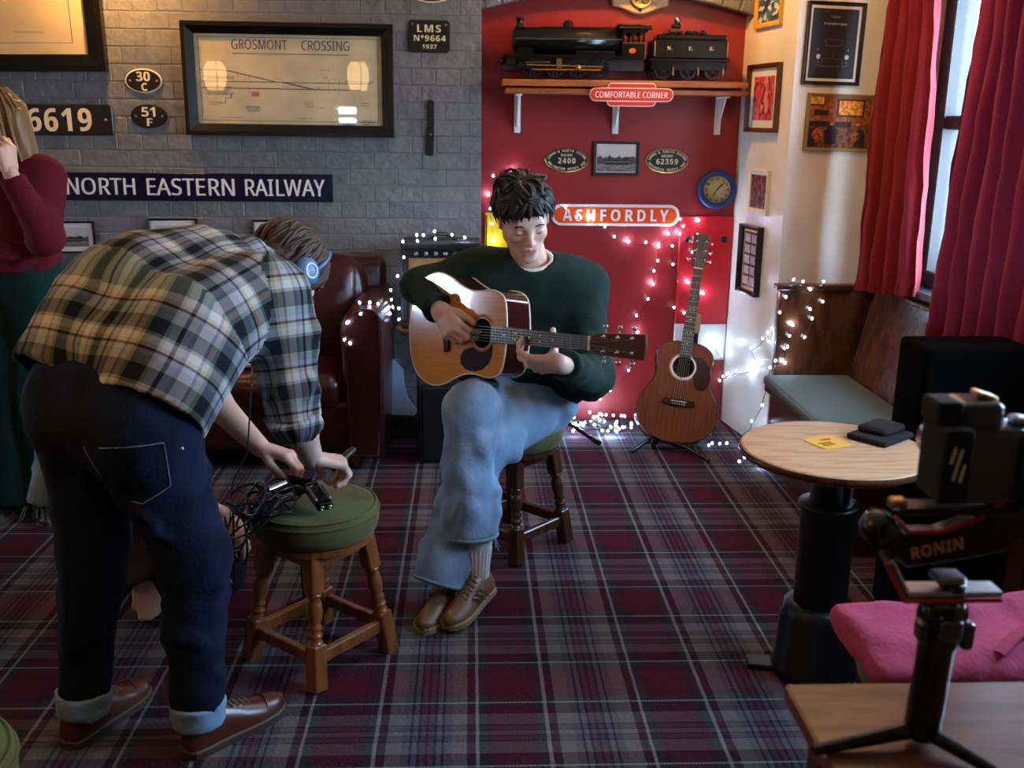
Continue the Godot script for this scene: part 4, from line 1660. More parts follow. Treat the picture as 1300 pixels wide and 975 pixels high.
	for i in 3:
		loco_wheel(o, Vector3(0.762 + i * 0.096, 0.036, 0.048), 0.032, "wheel")
		loco_wheel(o, Vector3(0.762 + i * 0.096, 0.036, -0.048), 0.032, "wheel")
		st = new_st()
		box(st, Vector3(0.800 + i * 0.096, 0.034, 0.062), Vector3(0.006, 0.034, 0.006), 0.002)
		part("brake_hanger", st, M.brass, o)
	# a small figure of metal scraps on the tender
	var q := thing("toy_figure", "small dark scrap metal figure standing on the model tender", "figurine", at(0.935, y0 + 0.215, z))
	st = new_st()
	box(st, Vector3(0, 0.010, 0), Vector3(0.050, 0.018, 0.045), 0.004)
	part("base", st, M.settle_brown, q)
	st = new_st()
	ball(st, Vector3(0.008, 0.030, 0), Vector3(0.024, 0.014, 0.018), 12, 8)
	part("body", st, M.iron, q)
	st = new_st()
	ball(st, Vector3(0.012, 0.056, 0), Vector3(0.015, 0.019, 0.014), 12, 8)
	part("head", st, M.steel, q)
	var tr := thing("model_track", "strip of dark model rail under the locomotive", "track", at(0.0, y0, z))
	for s in [-1, 1]:
		st = new_st()
		box(st, Vector3(0.68, 0.003, s * 0.054), Vector3(1.06, 0.006, 0.008), 0.001)
		part("rail", st, M.iron, tr)

func loco_wheel(o: Node, c: Vector3, r: float, called: String) -> void:
	var st := new_st()
	var s := signf(c.z)
	var xf := Transform3D(Basis(Vector3.RIGHT, PI / 2), c)
	lathe(st, [Vector2(r - 0.006, -0.004), Vector2(r, -0.004), Vector2(r, 0.004), Vector2(r - 0.006, 0.004), Vector2(r - 0.006, -0.004)], 22, xf, false)
	for i in 10:
		var a := TAU * i / 10
		tube(st, [c, c + Vector3(cos(a), sin(a), 0) * (r - 0.004)], 0.0022, 5, false)
	lathe(st, [Vector2(0.0, -0.006), Vector2(0.008, -0.006), Vector2(0.008, 0.006), Vector2(0.0, 0.006)], 10, xf, false)
	part(called, st, M.iron, o)

func pier_things() -> void:
	var d1 := Vector3(0.15691, 0, 0.98761)
	var n1 := Vector3(-0.98761, 0, 0.15691)
	var o1 := Vector3(1.293, 0, -4.975)
	var side := Basis(d1, Vector3.UP, n1)
	var on := func(s: float, y: float, b := 0.0) -> Transform3D: return Transform3D(side * Basis(Vector3.BACK, b), o1 + d1 * s + Vector3(0, y, 0))
	picture("framed_print", "gold framed blue print highest on the white pier side", on.call(0.262, 1.985), 0.265, 0.160, 0.022, 0.018, M.gold_ink, 0.0, print_mat("print_blue", colour_print(91, c8(24, 40, 70), c8(60, 110, 140), c8(190, 200, 200))))
	picture("framed_print", "brown framed print of red figures on the white pier", on.call(0.271, 1.598), 0.318, 0.300, 0.020, 0.026, M.settle_brown, 0.035, print_mat("print_reds", colour_print(92, c8(190, 60, 60), c8(214, 130, 120), c8(120, 30, 40))))
	picture("framed_print", "small cream framed dark red print on the pier", on.call(0.290, 1.182), 0.216, 0.200, 0.024, 0.018, M.bone, 0.0, print_mat("print_dark", colour_print(93, c8(70, 16, 22), c8(110, 34, 36), c8(140, 90, 80))))
	# card frame with two columns of five cards
	var o := thing("framed_cards", "black frame of ten small cards in two columns low on the pier", "picture", on.call(0.258, 0.862))
	part("frame", moulding(0.210, 0.325, 0.020, 0.032), M.black_frame, o)
	var st := new_st()
	box(st, Vector3(0, 0, 0.005), Vector3(0.18, 0.295, 0.010))
	part("mount", st, M.gold_ink, o)
	st = new_st()
	box(st, Vector3(0, 0, 0.0105), Vector3(0.142, 0.262, 0.002))
	part("backing", st, M.settle_brown, o)
	var card := print_mat("card_print", colour_print(94, c8(150, 140, 140), c8(190, 170, 166), c8(90, 80, 96)))
	for i in 2:
		for j in 5:
			part("card", sheet(0.058, 0.041, 0.0), card, o, at(-0.034 + i * 0.068, 0.100 - j * 0.050, 0.0125))
	# front of the pier
	var d2 := Vector3(0.98594, 0, -0.16711)
	var n2 := Vector3(0.16711, 0, 0.98594)
	var o2 := Vector3(1.378, 0, -4.44)
	var fr := Basis(d2, Vector3.UP, n2)
	var im := Image.create(320, 420, false, Image.FORMAT_RGB8)
	im.fill(c8(28, 30, 40))
	var wl := c8(214, 214, 216)
	var gl := c8(120, 124, 134)
	for s in [-1, 1]:
		for yy in 40:
			for xx in 40:
				var d := Vector2(xx - 20, yy - 20).length()
				if d < 17: im.set_pixel(160 + s * 100 + xx - 20, 288 + yy - 20, wl if d < 14 else gl)
				if d < 6:
					im.set_pixel(160 + s * 106 + xx - 20, 246 + yy - 20, gl)
					im.set_pixel(160 + s * 100 + xx - 20, 322 + yy - 20, gl)
	for k in [[44, 336, 80, 346], [80, 346, 240, 346], [240, 346, 276, 336], [92, 300, 228, 300], [92, 300, 86, 336], [228, 300, 234, 336], [110, 222, 210, 222], [96, 186, 110, 222], [224, 186, 210, 222], [110, 184, 210, 184], [160, 246, 160, 290], [154, 290, 166, 290]]:
		line_img(im, Vector2(k[0], k[1]), Vector2(k[2], k[3]), 3 if k[1] > 330 else 2, gl)
	for k in 5:
		line_img(im, Vector2(124 + k * 4, 44 + k * 3), Vector2(196 - k * 4, 44 + k * 3), 2, gl)
	o = picture("car_poster", "black framed poster of a dark car front with white headlights", Transform3D(fr * Basis(Vector3.BACK, -0.012), o2 + d2 * 0.166 + Vector3(0, 1.819, 0)), 0.266, 0.336, 0.015, 0.020, M.black_frame, 0.012, print_mat("car_print", ImageTexture.create_from_image(im), 0.4))
	letters("It's not quite a Jaguar", 0.105, 0.012, M.white_ink, o, at(0.0, 0.080, 0.0088), false, true, 0.0006)
	# a colour photograph of a music night in this same room
	im = Image.create(256, 192, false, Image.FORMAT_RGB8)
	im.fill(c8(150, 84, 30))
	var dk := c8(40, 18, 16)
	for k in [[0, 0, 62, 34], [112, 6, 116, 66], [20, 50, 58, 20], [0, 92, 178, 20]]:
		im.fill_rect(Rect2i(k[0], k[1], k[2], k[3]), dk)
	im.fill_rect(Rect2i(0, 0, 56, 28), c8(232, 164, 40))
	im.fill_rect(Rect2i(120, 12, 100, 54), c8(226, 140, 30))
	for k in [[96, 108, 26], [220, 118, 22], [14, 118, 18]]:
		for yy in 70:
			for xx in k[2] * 2:
				var px: int = k[0] - k[2] + xx
				var py: int = k[1] + yy
				if px >= 0 and px < 256 and py < 192 and absf(xx - k[2]) < k[2] * (0.45 + 0.55 * minf(1.0, yy / 24.0)):
					im.set_pixel(px, py, c8(28, 24, 38))
	for k in [[98, 98, 10], [208, 104, 9], [40, 140, 22], [196, 146, 20]]:
		for yy in k[2] * 2:
			for xx in k[2] * 2:
				if Vector2(xx - k[2], yy - k[2]).length() < k[2]:
					im.set_pixel(clampi(k[0] + xx - k[2], 0, 255), clampi(k[1] + yy - k[2], 0, 191), c8(214, 110, 36) if k[2] > 12 else c8(206, 120, 70))
	var blot := FastNoiseLite.new()
	blot.seed = 17
	blot.frequency = 0.045
	blot.fractal_octaves = 4
	for yy in 192:
		for xx in 256:
			var q := im.get_pixel(xx, yy)
			var v := blot.get_noise_2d(xx, yy)
			if yy > 104 and v > 0.10 and q.r > 0.4: q = q.lerp(c8(44, 22, 22), 0.8)
			im.set_pixel(xx, yy, q * (1.0 + 0.55 * v))
	var olive := mat("frame_olive", c8(138, 124, 70), 0.5)
	picture("framed_photo", "olive framed orange photograph of musicians partly behind the curtain", Transform3D(fr * Basis(Vector3.BACK, -0.02), o2 + d2 * 0.226 + Vector3(0, 1.494, 0)), 0.320, 0.242, 0.014, 0.020, olive, 0.0, print_mat("night_print", ImageTexture.create_from_image(im), 0.4))

# ---------------------------------------------------------------- furniture
# box with round edges and, if wanted, puffed faces
func rbox(st: SurfaceTool, c: Vector3, s: Vector3, r: float, puff := 0.0, b := Basis(), inner := 5) -> void:
	var h := s * 0.5
	r = minf(r, minf(h.x, minf(h.y, h.z)))
	var ts := func(hh: float) -> Array:
		var o := []
		for i in 4: o.append(-hh + r * (1.0 - cos(PI / 2 * i / 4.0)) if i else -hh)
		for i in inner + 1: o.append(lerpf(-hh + r, hh - r, float(i) / inner))
		for i in range(3, -1, -1): o.append(hh - r * (1.0 - cos(PI / 2 * i / 4.0)) if i else hh)
		return o
	st.set_smooth_group(5)
	for ax in 3:
		for sg in [-1.0, 1.0]:
			var ua := (ax + 1) % 3
			var va := (ax + 2) % 3
			var us: Array = ts.call(h[ua])
			var vs: Array = ts.call(h[va])
			var g := []
			for u in us:
				var row := []
				for v in vs:
					var q := Vector3.ZERO
					q[ax] = sg * h[ax]; q[ua] = u; q[va] = v
					var k := q.clamp(-(h - Vector3.ONE * r), h - Vector3.ONE * r)
					var d := (q - k)
					var p := k + d.normalized() * r
					var nu: float = u / h[ua]
					var nv: float = v / h[va]
					p[ax] += sg * puff * (1.0 - nu * nu) * (1.0 - nv * nv)
					row.append(c + b * p)
				g.append(row)
			for i in us.size() - 1:
				for j in vs.size() - 1:
					if sg > 0:
						quad(st, g[i][j], g[i + 1][j], g[i + 1][j + 1], g[i][j + 1])
					else:
						quad(st, g[i][j], g[i][j + 1], g[i + 1][j + 1], g[i + 1][j])
	st.set_smooth_group(-1)

func stool(label: String, x: float, z: float, turn: float, wm: Material, sag := 0.0) -> Node3D:
	var o := thing("bar_stool", label, "stool", turned(x, 0, z, turn))
	var top := 0.380
	var st := new_st()
	lathe(st, [Vector2(0.0, top + 0.006), Vector2(0.150, top + 0.004), Vector2(0.166, top + 0.012), Vector2(0.175, top + 0.034), Vector2(0.177, top + 0.062), Vector2(0.173, top + 0.080), Vector2(0.166, top + 0.088), Vector2(0.150, top + 0.093 - sag * 0.3), Vector2(0.09, top + 0.099 - sag), Vector2(0.0, top + 0.100 - sag)], 48)
	part("seat_cushion", st, M.green_velvet, o)
	for y in [[top + 0.0865, 0.1685], [top + 0.071, 0.1760]]:
		st = new_st()
		var ps := []
		for i in 49: ps.append(Vector3(cos(TAU * i / 48) * y[1], y[0], sin(TAU * i / 48) * y[1]))
		tube(st, ps, 0.0040, 6, false)
		part("piping", st, M.green_velvet, o)
	st = new_st()
	lathe(st, [Vector2(0.0, top - 0.012), Vector2(0.160, top - 0.012), Vector2(0.160, top + 0.006), Vector2(0.0, top + 0.006)], 40, Transform3D(), false)
	part("seat_board", st, wm, o)
	var a := 0.094 # half side at the top
	var b := 0.138 # half side at the floor
	for i in 4:
		var sx: float = [1, -1, -1, 1][i]
		var sz: float = [1, 1, -1, -1][i]
		var p0 := Vector3(sx * b, 0, sz * b)
		var p1 := Vector3(sx * a, top - 0.012, sz * a)
		var y := (p1 - p0).normalized()
		var xx := (Vector3.RIGHT - y * Vector3.RIGHT.dot(y)).normalized()
		var bs := Basis(xx, y, xx.cross(y))
		var L := (p1 - p0).length()
		st = new_st()
		box(st, p0 + y * 0.065, Vector3(0.044, 0.130, 0.044), 0.004, bs)
		box(st, p0 + y * (L - 0.052), Vector3(0.042, 0.104, 0.042), 0.004, bs)
		lathe(st, [Vector2(0.021, 0.128), Vector2(0.020, 0.136), Vector2(0.013, 0.142), Vector2(0.020, 0.150), Vector2(0.020, 0.157), Vector2(0.012, 0.163), Vector2(0.019, 0.172), Vector2(0.019, 0.178), Vector2(0.014, 0.186), Vector2(0.018, 0.205), Vector2(0.0215, 0.232), Vector2(0.019, 0.256), Vector2(0.0135, 0.268), Vector2(0.020, 0.275), Vector2(0.020, 0.281), Vector2(0.013, 0.288), Vector2(0.020, 0.297), Vector2(0.021, 0.304)].map(func(q): return Vector2(q.x, q.y * (L - 0.104) / 0.284 if q.y > 0.2 else q.y)), 16, Transform3D(bs, p0))
		part("leg", st, wm, o)
	for i in 4:
		var s1 := Basis(Vector3.UP, PI / 2 * i)
		st = new_st()
		box(st, s1 * Vector3(0, 0.088, b - 0.010), Vector3(b * 2 - 0.045, 0.036, 0.022), 0.003, s1)
		part("stretcher", st, wm, o)
		st = new_st()
		box(st, s1 * Vector3(0, top - 0.034, a - 0.004), Vector3(a * 2 - 0.036, 0.044, 0.018), 0.003, s1)
		part("apron", st, wm, o)
	return o

func furniture() -> void:
	stool("green velvet stool on turned oak legs holding cables and microphone gear", -0.430, -2.630, -40.0, M.stool_oak, 0.010)
	stool("green topped dark wooden stool under the seated guitarist", 0.155, -3.415, -44.0, M.dark_oak, 0.020)
	stool("green topped stool under the crumpled pink bag", 0.96, -1.76, -20.0, M.dark_oak, 0.01)
	stool("green topped stool on the carpet beside the denim legs' heels", -0.935, -1.470, 10.0, M.stool_oak, 0.01)
	sofa()
	amplifier()
	settle()
	# round pub table
	var o := thing("round_table", "round pale wood pub table on a black iron pedestal", "table", at(0.970, 0, -2.520))
	var st := new_st()
	lathe(st, [Vector2(0.0, 0.632), Vector2(0.236, 0.632), Vector2(0.246, 0.640), Vector2(0.248, 0.652), Vector2(0.243, 0.659), Vector2(0.236, 0.660), Vector2(0.0, 0.660)], 64)
	part("tabletop", st, M.oak_light, o)
	st = new_st()
	lathe(st, [Vector2(0.245, 0.637), Vector2(0.2495, 0.641), Vector2(0.2505, 0.650), Vector2(0.247, 0.657)], 64)
	part("edge_band", st, M.settle_brown, o)
	st = new_st()
	lathe(st, [Vector2(0.0, 0.50), Vector2(0.052, 0.50), Vector2(0.052, 0.606), Vector2(0.10, 0.612), Vector2(0.10, 0.632), Vector2(0.0, 0.632)], 28)
	part("collar", st, M.steel, o)
	st = new_st()
	lathe(st, [Vector2(0.072, 0.20), Vector2(0.072, 0.488), Vector2(0.080, 0.494), Vector2(0.080, 0.504), Vector2(0.052, 0.506)], 32)
	part("column", st, M.iron, o)
	st = new_st()
	lathe(st, [Vector2(0.0, 0.0), Vector2(0.118, 0.0), Vector2(0.118, 0.020), Vector2(0.110, 0.030), Vector2(0.104, 0.165), Vector2(0.096, 0.178), Vector2(0.096, 0.205), Vector2(0.072, 0.212)], 36)
	part("base", st, M.iron, o)
	for a in [200.0, 320.0, 80.0]:
		st = new_st()
		var bs := Basis(Vector3.UP, deg_to_rad(a))
		prism(st, [Vector2(-0.035, 0.05), Vector2(0.035, 0.05), Vector2(0.030, 0.185), Vector2(-0.030, 0.185)], 0.0, 0.016, 0.003, Transform3D(bs * Basis(Vector3.RIGHT, -PI / 2), Vector3.ZERO))
		part("foot", st, M.iron, o)
	o = thing("beer_mat", "square yellow beer mat lying on the round table", "beer mat", turned(0.963, 0.660, -2.560, 24.0))
	st = new_st()
	prism(st, rounded(0.094, 0.094, 0.012), 0.0, 0.002, 0.0, Transform3D(Basis(Vector3.RIGHT, -PI / 2), Vector3.ZERO))
	part("card", st, M.beer_mat, o)
	for k in [[0.044, 0.004], [0.034, 0.014], [0.040, 0.023]]:
		st = new_st()
		box(st, Vector3(-0.012, 0.0021, k[1]), Vector3(k[0], 0.0006, 0.005))
		part("printed_bar", st, M.settle_brown, o)
	st = new_st()
	prism(st, ellipse(0.020, 0.006, 20), 0.0, 0.0006, 0.0, Transform3D(Basis(Vector3.RIGHT, -PI / 2), Vector3(0.012, 0.0019, -0.018)))
	part("printed_swoosh", st, M.print_red, o)
	o = thing("camera_pouch", "flat black folded pouch on the round table's far edge", "pouch", turned(1.125, 0.660, -2.600, 38.0))
	st = new_st()
	rbox(st, Vector3(0, 0.008, 0), Vector3(0.150, 0.016, 0.120), 0.007, 0.001)
	part("flap", st, M.black_soft, o)
	st = new_st()
	rbox(st, Vector3(0.02, 0.024, -0.01), Vector3(0.11, 0.020, 0.085), 0.009, 0.004)
	part("pouch_body", st, M.black_soft, o)
	# tall black case by the settle's end
	o = thing("equipment_case", "tall plain black equipment case behind the gimbal camera", "case", turned(1.515, 0, -2.86, 0.0))
	st = new_st()
	rbox(st, Vector3(-0.045, 0.437, 0), Vector3(0.33, 0.874, 0.20), 0.018)
	part("shell", st, M.case_black, o)
	for y in [0.20, 0.70]:
		st = new_st()
		box(st, Vector3(-0.10, y, 0.104), Vector3(0.04, 0.05, 0.012), 0.004)
		part("latch", st, M.black, o)
	# foreground table
	o = thing("low_table", "brown wooden table top under the gimbal tripod", "table", at(0.985, 0, -0.92))
	st = new_st()
	box(st, Vector3(0, 0.645, 0), Vector3(1.0, 0.030, 0.90), 0.004)
	part("tabletop", st, M.table_brown, o)
	for sx in [-1, 1]:
		for sz in [-1, 1]:
			st = new_st()
			box(st, Vector3(sx * 0.44, 0.315, sz * 0.39), Vector3(0.055, 0.63, 0.055), 0.005)
			part("leg", st, M.dark_oak, o)
	for s in [-1, 1]:
		st = new_st()
		box(st, Vector3(0, 0.59, s * 0.39), Vector3(0.83, 0.075, 0.022), 0.003)
		part("apron", st, M.dark_oak, o)
	gimbal()
	# crumpled pink bag on the stool
	o = thing("cloth_bag", "crumpled pink cloth bag slumped on a stool behind the gimbal", "bag", at(0.96, 0.480, -1.76))
	var pr := []
	for i in 8:
		var t := i / 7.0
		var y := 0.030 + 0.044 * t
		var z := lerpf(0.120, -0.030, t)
		pr.append(cone(Vector3(-0.195 - 0.030 * t, y, z), Vector3(0.02, y - 0.006 + 0.008 * sin(t * 7.0), z), 0.024, 0.028, 0.02))
		pr.append(cone(Vector3(0.02, y - 0.006 + 0.008 * sin(t * 7.0), z), Vector3(0.20 + 0.02 * sin(t * 5.0), y + 0.020 * t, z - 0.012), 0.028, 0.026, 0.02))
	pr.append(cone(Vector3(0.04, 0.055, 0.10), Vector3(0.20, 0.085, 0.03), 0.014, 0.010, 0.016))
	pr.append(cone(Vector3(-0.16, 0.045, 0.09), Vector3(-0.02, 0.070, 0.04), 0.010, 0.008, 0.014))
	part("bag_body", to_mesh(nets(pr, 0.0085, 0.007, Vector3(9, 9, 9), 14)), M.bag_pink, o)
	st = new_st()
	var ps := []
	for i in 15:
		var t := i / 14.0
		ps.append(Vector3(lerpf(0.02, 0.24, t), 0.068 + 0.030 * sin(t * PI), 0.115 - 0.05 * sin(t * PI)))
	tube(st, ps, 0.013, 8, true, 0.35)
	part("strap", st, M.bag_pink, o)

func sofa() -> void:
	var o := thing("leather_sofa", "burgundy leather sofa against the grey brick wall", "sofa", at(-1.100, 0, -4.50))
	var hw := 0.735
	var st := new_st()
	rbox(st, Vector3(0, 0.20, 0.0), Vector3(1.28, 0.22, 0.62), 0.03)
	part("base", st, M.burgundy_leather, o)
	for s in [-1.0, 1.0]:
		var poly := []
		for q in [Vector2(-0.078, 0.055), Vector2(0.078, 0.055), Vector2(0.086, 0.40)]: poly.append(q)
		for i in 11:
			var t := PI * i / 10.0
			poly.append(Vector2(cos(t) * 0.094, 0.640 + sin(t) * 0.090 + 0.02 * s * cos(t)))
		poly.append(Vector2(-0.086, 0.40))
		st = new_st()
		prism(st, poly, -0.34, 0.315, 0.02, at(s * (hw - 0.092), 0, 0), true)
		var arm := part("arm", st, M.burgundy_leather, o)
		st = new_st()
		var ps := []
		var pin := inset(PackedVector2Array(poly), 0.016)
		for q in pin: ps.append(Vector3(q.x + s * (hw - 0.092), q.y, 0.312))
		ps.append(ps[0])
		tube(st, ps, 0.006, 6, false)
		part("piping", st, M.burgundy_leather, arm)
		# back cushion and seat cushion of this side
		st = new_st()
		rbox(st, Vector3(s * 0.278 + s * 0.02, 0.615, -0.165), Vector3(0.600, 0.50, 0.19), 0.08, 0.035, Basis(Vector3.RIGHT, -0.16))
		var bc := part("back_cushion", st, M.burgundy_leather, o)
		st = new_st()
		tube(st, [Vector3(s * 0.42, 0.40, -0.055), Vector3(s * 0.42, 0.60, -0.058), Vector3(s * 0.42, 0.80, -0.10), Vector3(s * 0.42, 0.856, -0.145)], 0.0035, 6)
		part("seam", st, M.burgundy_leather, bc)
		st = new_st()
		rbox(st, Vector3(s * 0.276, 0.345, 0.055), Vector3(0.545, 0.16, 0.54), 0.055, 0.020)
		part("seat_cushion", st, M.burgundy_leather, o)
		for z in [-0.30, 0.27]:
			st = new_st()
			lathe(st, [Vector2(0.0, 0.0), Vector2(0.018, 0.0), Vector2(0.026, 0.06), Vector2(0.0, 0.06)], 14, at(s * 0.60, 0, z))
			part("foot", st, M.dark_oak, o)
	st = new_st()
	rbox(st, Vector3(0, 0.46, -0.29), Vector3(1.40, 0.80, 0.10), 0.045)
	part("back_frame", st, M.burgundy_leather, o)
	var f := thing("card_folder", "flat tan card folder lying on the sofa seat", "folder", turned(-0.92, 0.445, -4.36, 12.0))
	st = new_st()
	box(st, Vector3(0, 0.006, 0), Vector3(0.24, 0.010, 0.17), 0.002)
	part("cover", st, M.tan_card, f)
	st = new_st()
	box(st, Vector3(0.004, 0.0135, 0), Vector3(0.225, 0.004, 0.16))
	part("sheets", st, M.mount_card, f)

func amplifier() -> void:
	var o := thing("guitar_amplifier", "black guitar amplifier with tan grille draped in fairy lights", "amplifier", turned(-0.135, 0.560, -4.66, 0.0))
	var st := new_st()
	# open fronted cabinet
	box(st, Vector3(0, 0.378, 0), Vector3(0.360, 0.030, 0.24), 0.008)
	box(st, Vector3(0, 0.015, 0), Vector3(0.360, 0.030, 0.24), 0.008)
	for s in [-1, 1]:
		box(st, Vector3(s * 0.163, 0.197, 0), Vector3(0.034, 0.335, 0.24), 0.008)
	box(st, Vector3(0, 0.197, -0.10), Vector3(0.30, 0.335, 0.02))
	part("cabinet", st, M.black_soft, o)
	st = new_st()
	box(st, Vector3(0, 0.178, 0.09), Vector3(0.294, 0.290, 0.012), 0.002)
	part("grille", st, M.grille_tan, o)
	st = new_st()
	box(st, Vector3(0, 0.343, 0.095), Vector3(0.294, 0.040, 0.012), 0.002)
	var pnl := part("control_panel", st, M.black, o)
	for i in 6:
		st = new_st()
		lathe(st, [Vector2(0.010, 0.0), Vector2(0.009, 0.012), Vector2(0.0, 0.012)], 12, Transform3D(Basis(Vector3.RIGHT, PI / 2), Vector3(-0.11 + i * 0.044, 0.343, 0.101)))
		part("knob", st, M.steel, pnl)
	st = new_st()
	var ps := []
	for i in 13: ps.append(Vector3(-0.08 + 0.16 * i / 12.0, 0.392 + 0.030 * sin(PI * i / 12.0), 0))
	tube(st, ps, 0.009, 8)
	part("handle", st, M.black, o)
	# small round stand table
	o = thing("side_table", "small round wooden side table under the guitar amplifier", "table", at(-0.135, 0, -4.66))
	st = new_st()
	lathe(st, [Vector2(0.0, 0.536), Vector2(0.205, 0.536), Vector2(0.213, 0.546), Vector2(0.208, 0.558), Vector2(0.0, 0.560)], 40)
	part("tabletop", st, M.stool_oak, o)
	st = new_st()
	lathe(st, [Vector2(0.0, 0.0), Vector2(0.13, 0.0), Vector2(0.10, 0.03), Vector2(0.03, 0.05), Vector2(0.026, 0.50), Vector2(0.06, 0.536), Vector2(0.0, 0.536)], 24)
	part("pedestal", st, M.dark_oak, o)
	o = thing("bass_cabinet", "black box speaker cabinet on the carpet behind the guitarist", "speaker", turned(-0.08, 0, -4.40, 4.0))
	st = new_st()
	rbox(st, Vector3(0, 0.185, 0), Vector3(0.32, 0.37, 0.22), 0.012)
	part("cabinet", st, M.black_soft, o)
	st = new_st()
	box(st, Vector3(0, 0.185, 0.112), Vector3(0.28, 0.33, 0.008), 0.003)
	part("grille", st, M.black, o)
	# a print case with blue labels and the grey shaped panel leaning by the sofa arm
	o = thing("grey_panel", "light grey shaped panel leaning between sofa arm and amplifier", "panel", Transform3D(Basis(Vector3.RIGHT, -0.20) * Basis(Vector3.UP, 0.25), Vector3(-0.345, 0.0, -4.66)))
	st = new_st()
	prism(st, [Vector2(-0.12, 0.115), Vector2(0.075, 0.105), Vector2(0.085, 0.135), Vector2(0.040, 0.20), Vector2(0.026, 0.26), Vector2(0.020, 0.33), Vector2(-0.02, 0.375), Vector2(-0.12, 0.43)], 0.0, 0.016, 0.004)
	part("panel_face", st, M.grey_plastic, o)
	st = new_st()
	prism(st, [Vector2(-0.12, 0.0), Vector2(0.09, 0.0), Vector2(0.095, 0.13), Vector2(0.075, 0.105), Vector2(-0.12, 0.115)], 0.0, 0.020, 0.004)
	part("panel_foot", st, M.black_soft, o)

func settle() -> void:
	var o := thing("wooden_settle", "brown wooden settle bench built along the window wall", "bench", at(0, 0, 0))
	var st := new_st()
	# end panel that faces the room, against the pier
	box(st, Vector3(1.565, 0.40, -4.320), Vector3(0.43, 0.80, 0.035), 0.004)
	part("end_panel", st, M.settle_brown, o)
	st = new_st()
	box(st, Vector3(1.56, 0.800, -4.315), Vector3(0.46, 0.026, 0.060), 0.006)
	part("top_rail", st, M.settle_brown, o)
	# raked back along the wall
	st = new_st()
	var a := Vector3(1.680, 0.34, -4.30)
	var b := Vector3(1.765, 0.80, -4.30)
	var L := Vector3(0, 0, 1.02)
	var th := Vector3(0.025, -0.004, 0)
	quad(st, a, b, b + L, a + L)
	quad(st, a + th, a + th + L, b + th + L, b + th)
	quad(st, b, b + th, b + th + L, b + L)
	quad(st, a, a + L, a + th + L, a + th)
	quad(st, a, a + th, b + th, b)
	quad(st, a + L, b + L, b + th + L, a + th + L)
	part("backrest", st, M.settle_brown, o)
	st = new_st()
	box(st, Vector3(1.772, 0.808, -3.79), Vector3(0.055, 0.022, 1.03), 0.006)
	part("back_rail", st, M.settle_brown, o)
	st = new_st()
	box(st, Vector3(1.50, 0.350, -3.79), Vector3(0.38, 0.030, 1.02), 0.004)
	part("seat_board", st, M.settle_brown, o)
	st = new_st()
	box(st, Vector3(1.50, 0.165, -3.79), Vector3(0.30, 0.33, 1.00))
	part("front_panel", st, M.dark_oak, o)
	st = new_st()
	box(st, Vector3(1.640, 0.33, -3.262), Vector3(0.28, 0.66, 0.032), 0.004)
	part("end_panel", st, M.dark_oak, o)
	st = new_st()
	box(st, Vector3(1.520, 0.345, -3.262), Vector3(0.050, 0.69, 0.050), 0.005)
	box(st, Vector3(1.520, 0.700, -3.262), Vector3(0.066, 0.024, 0.066), 0.006)
	part("end_post", st, M.settle_brown, o)
	st = new_st()
	rbox(st, Vector3(1.49, 0.388, -3.79), Vector3(0.385, 0.048, 1.00), 0.018, 0.008)
	part("seat_cushion", st, M.seat_cloth, o)

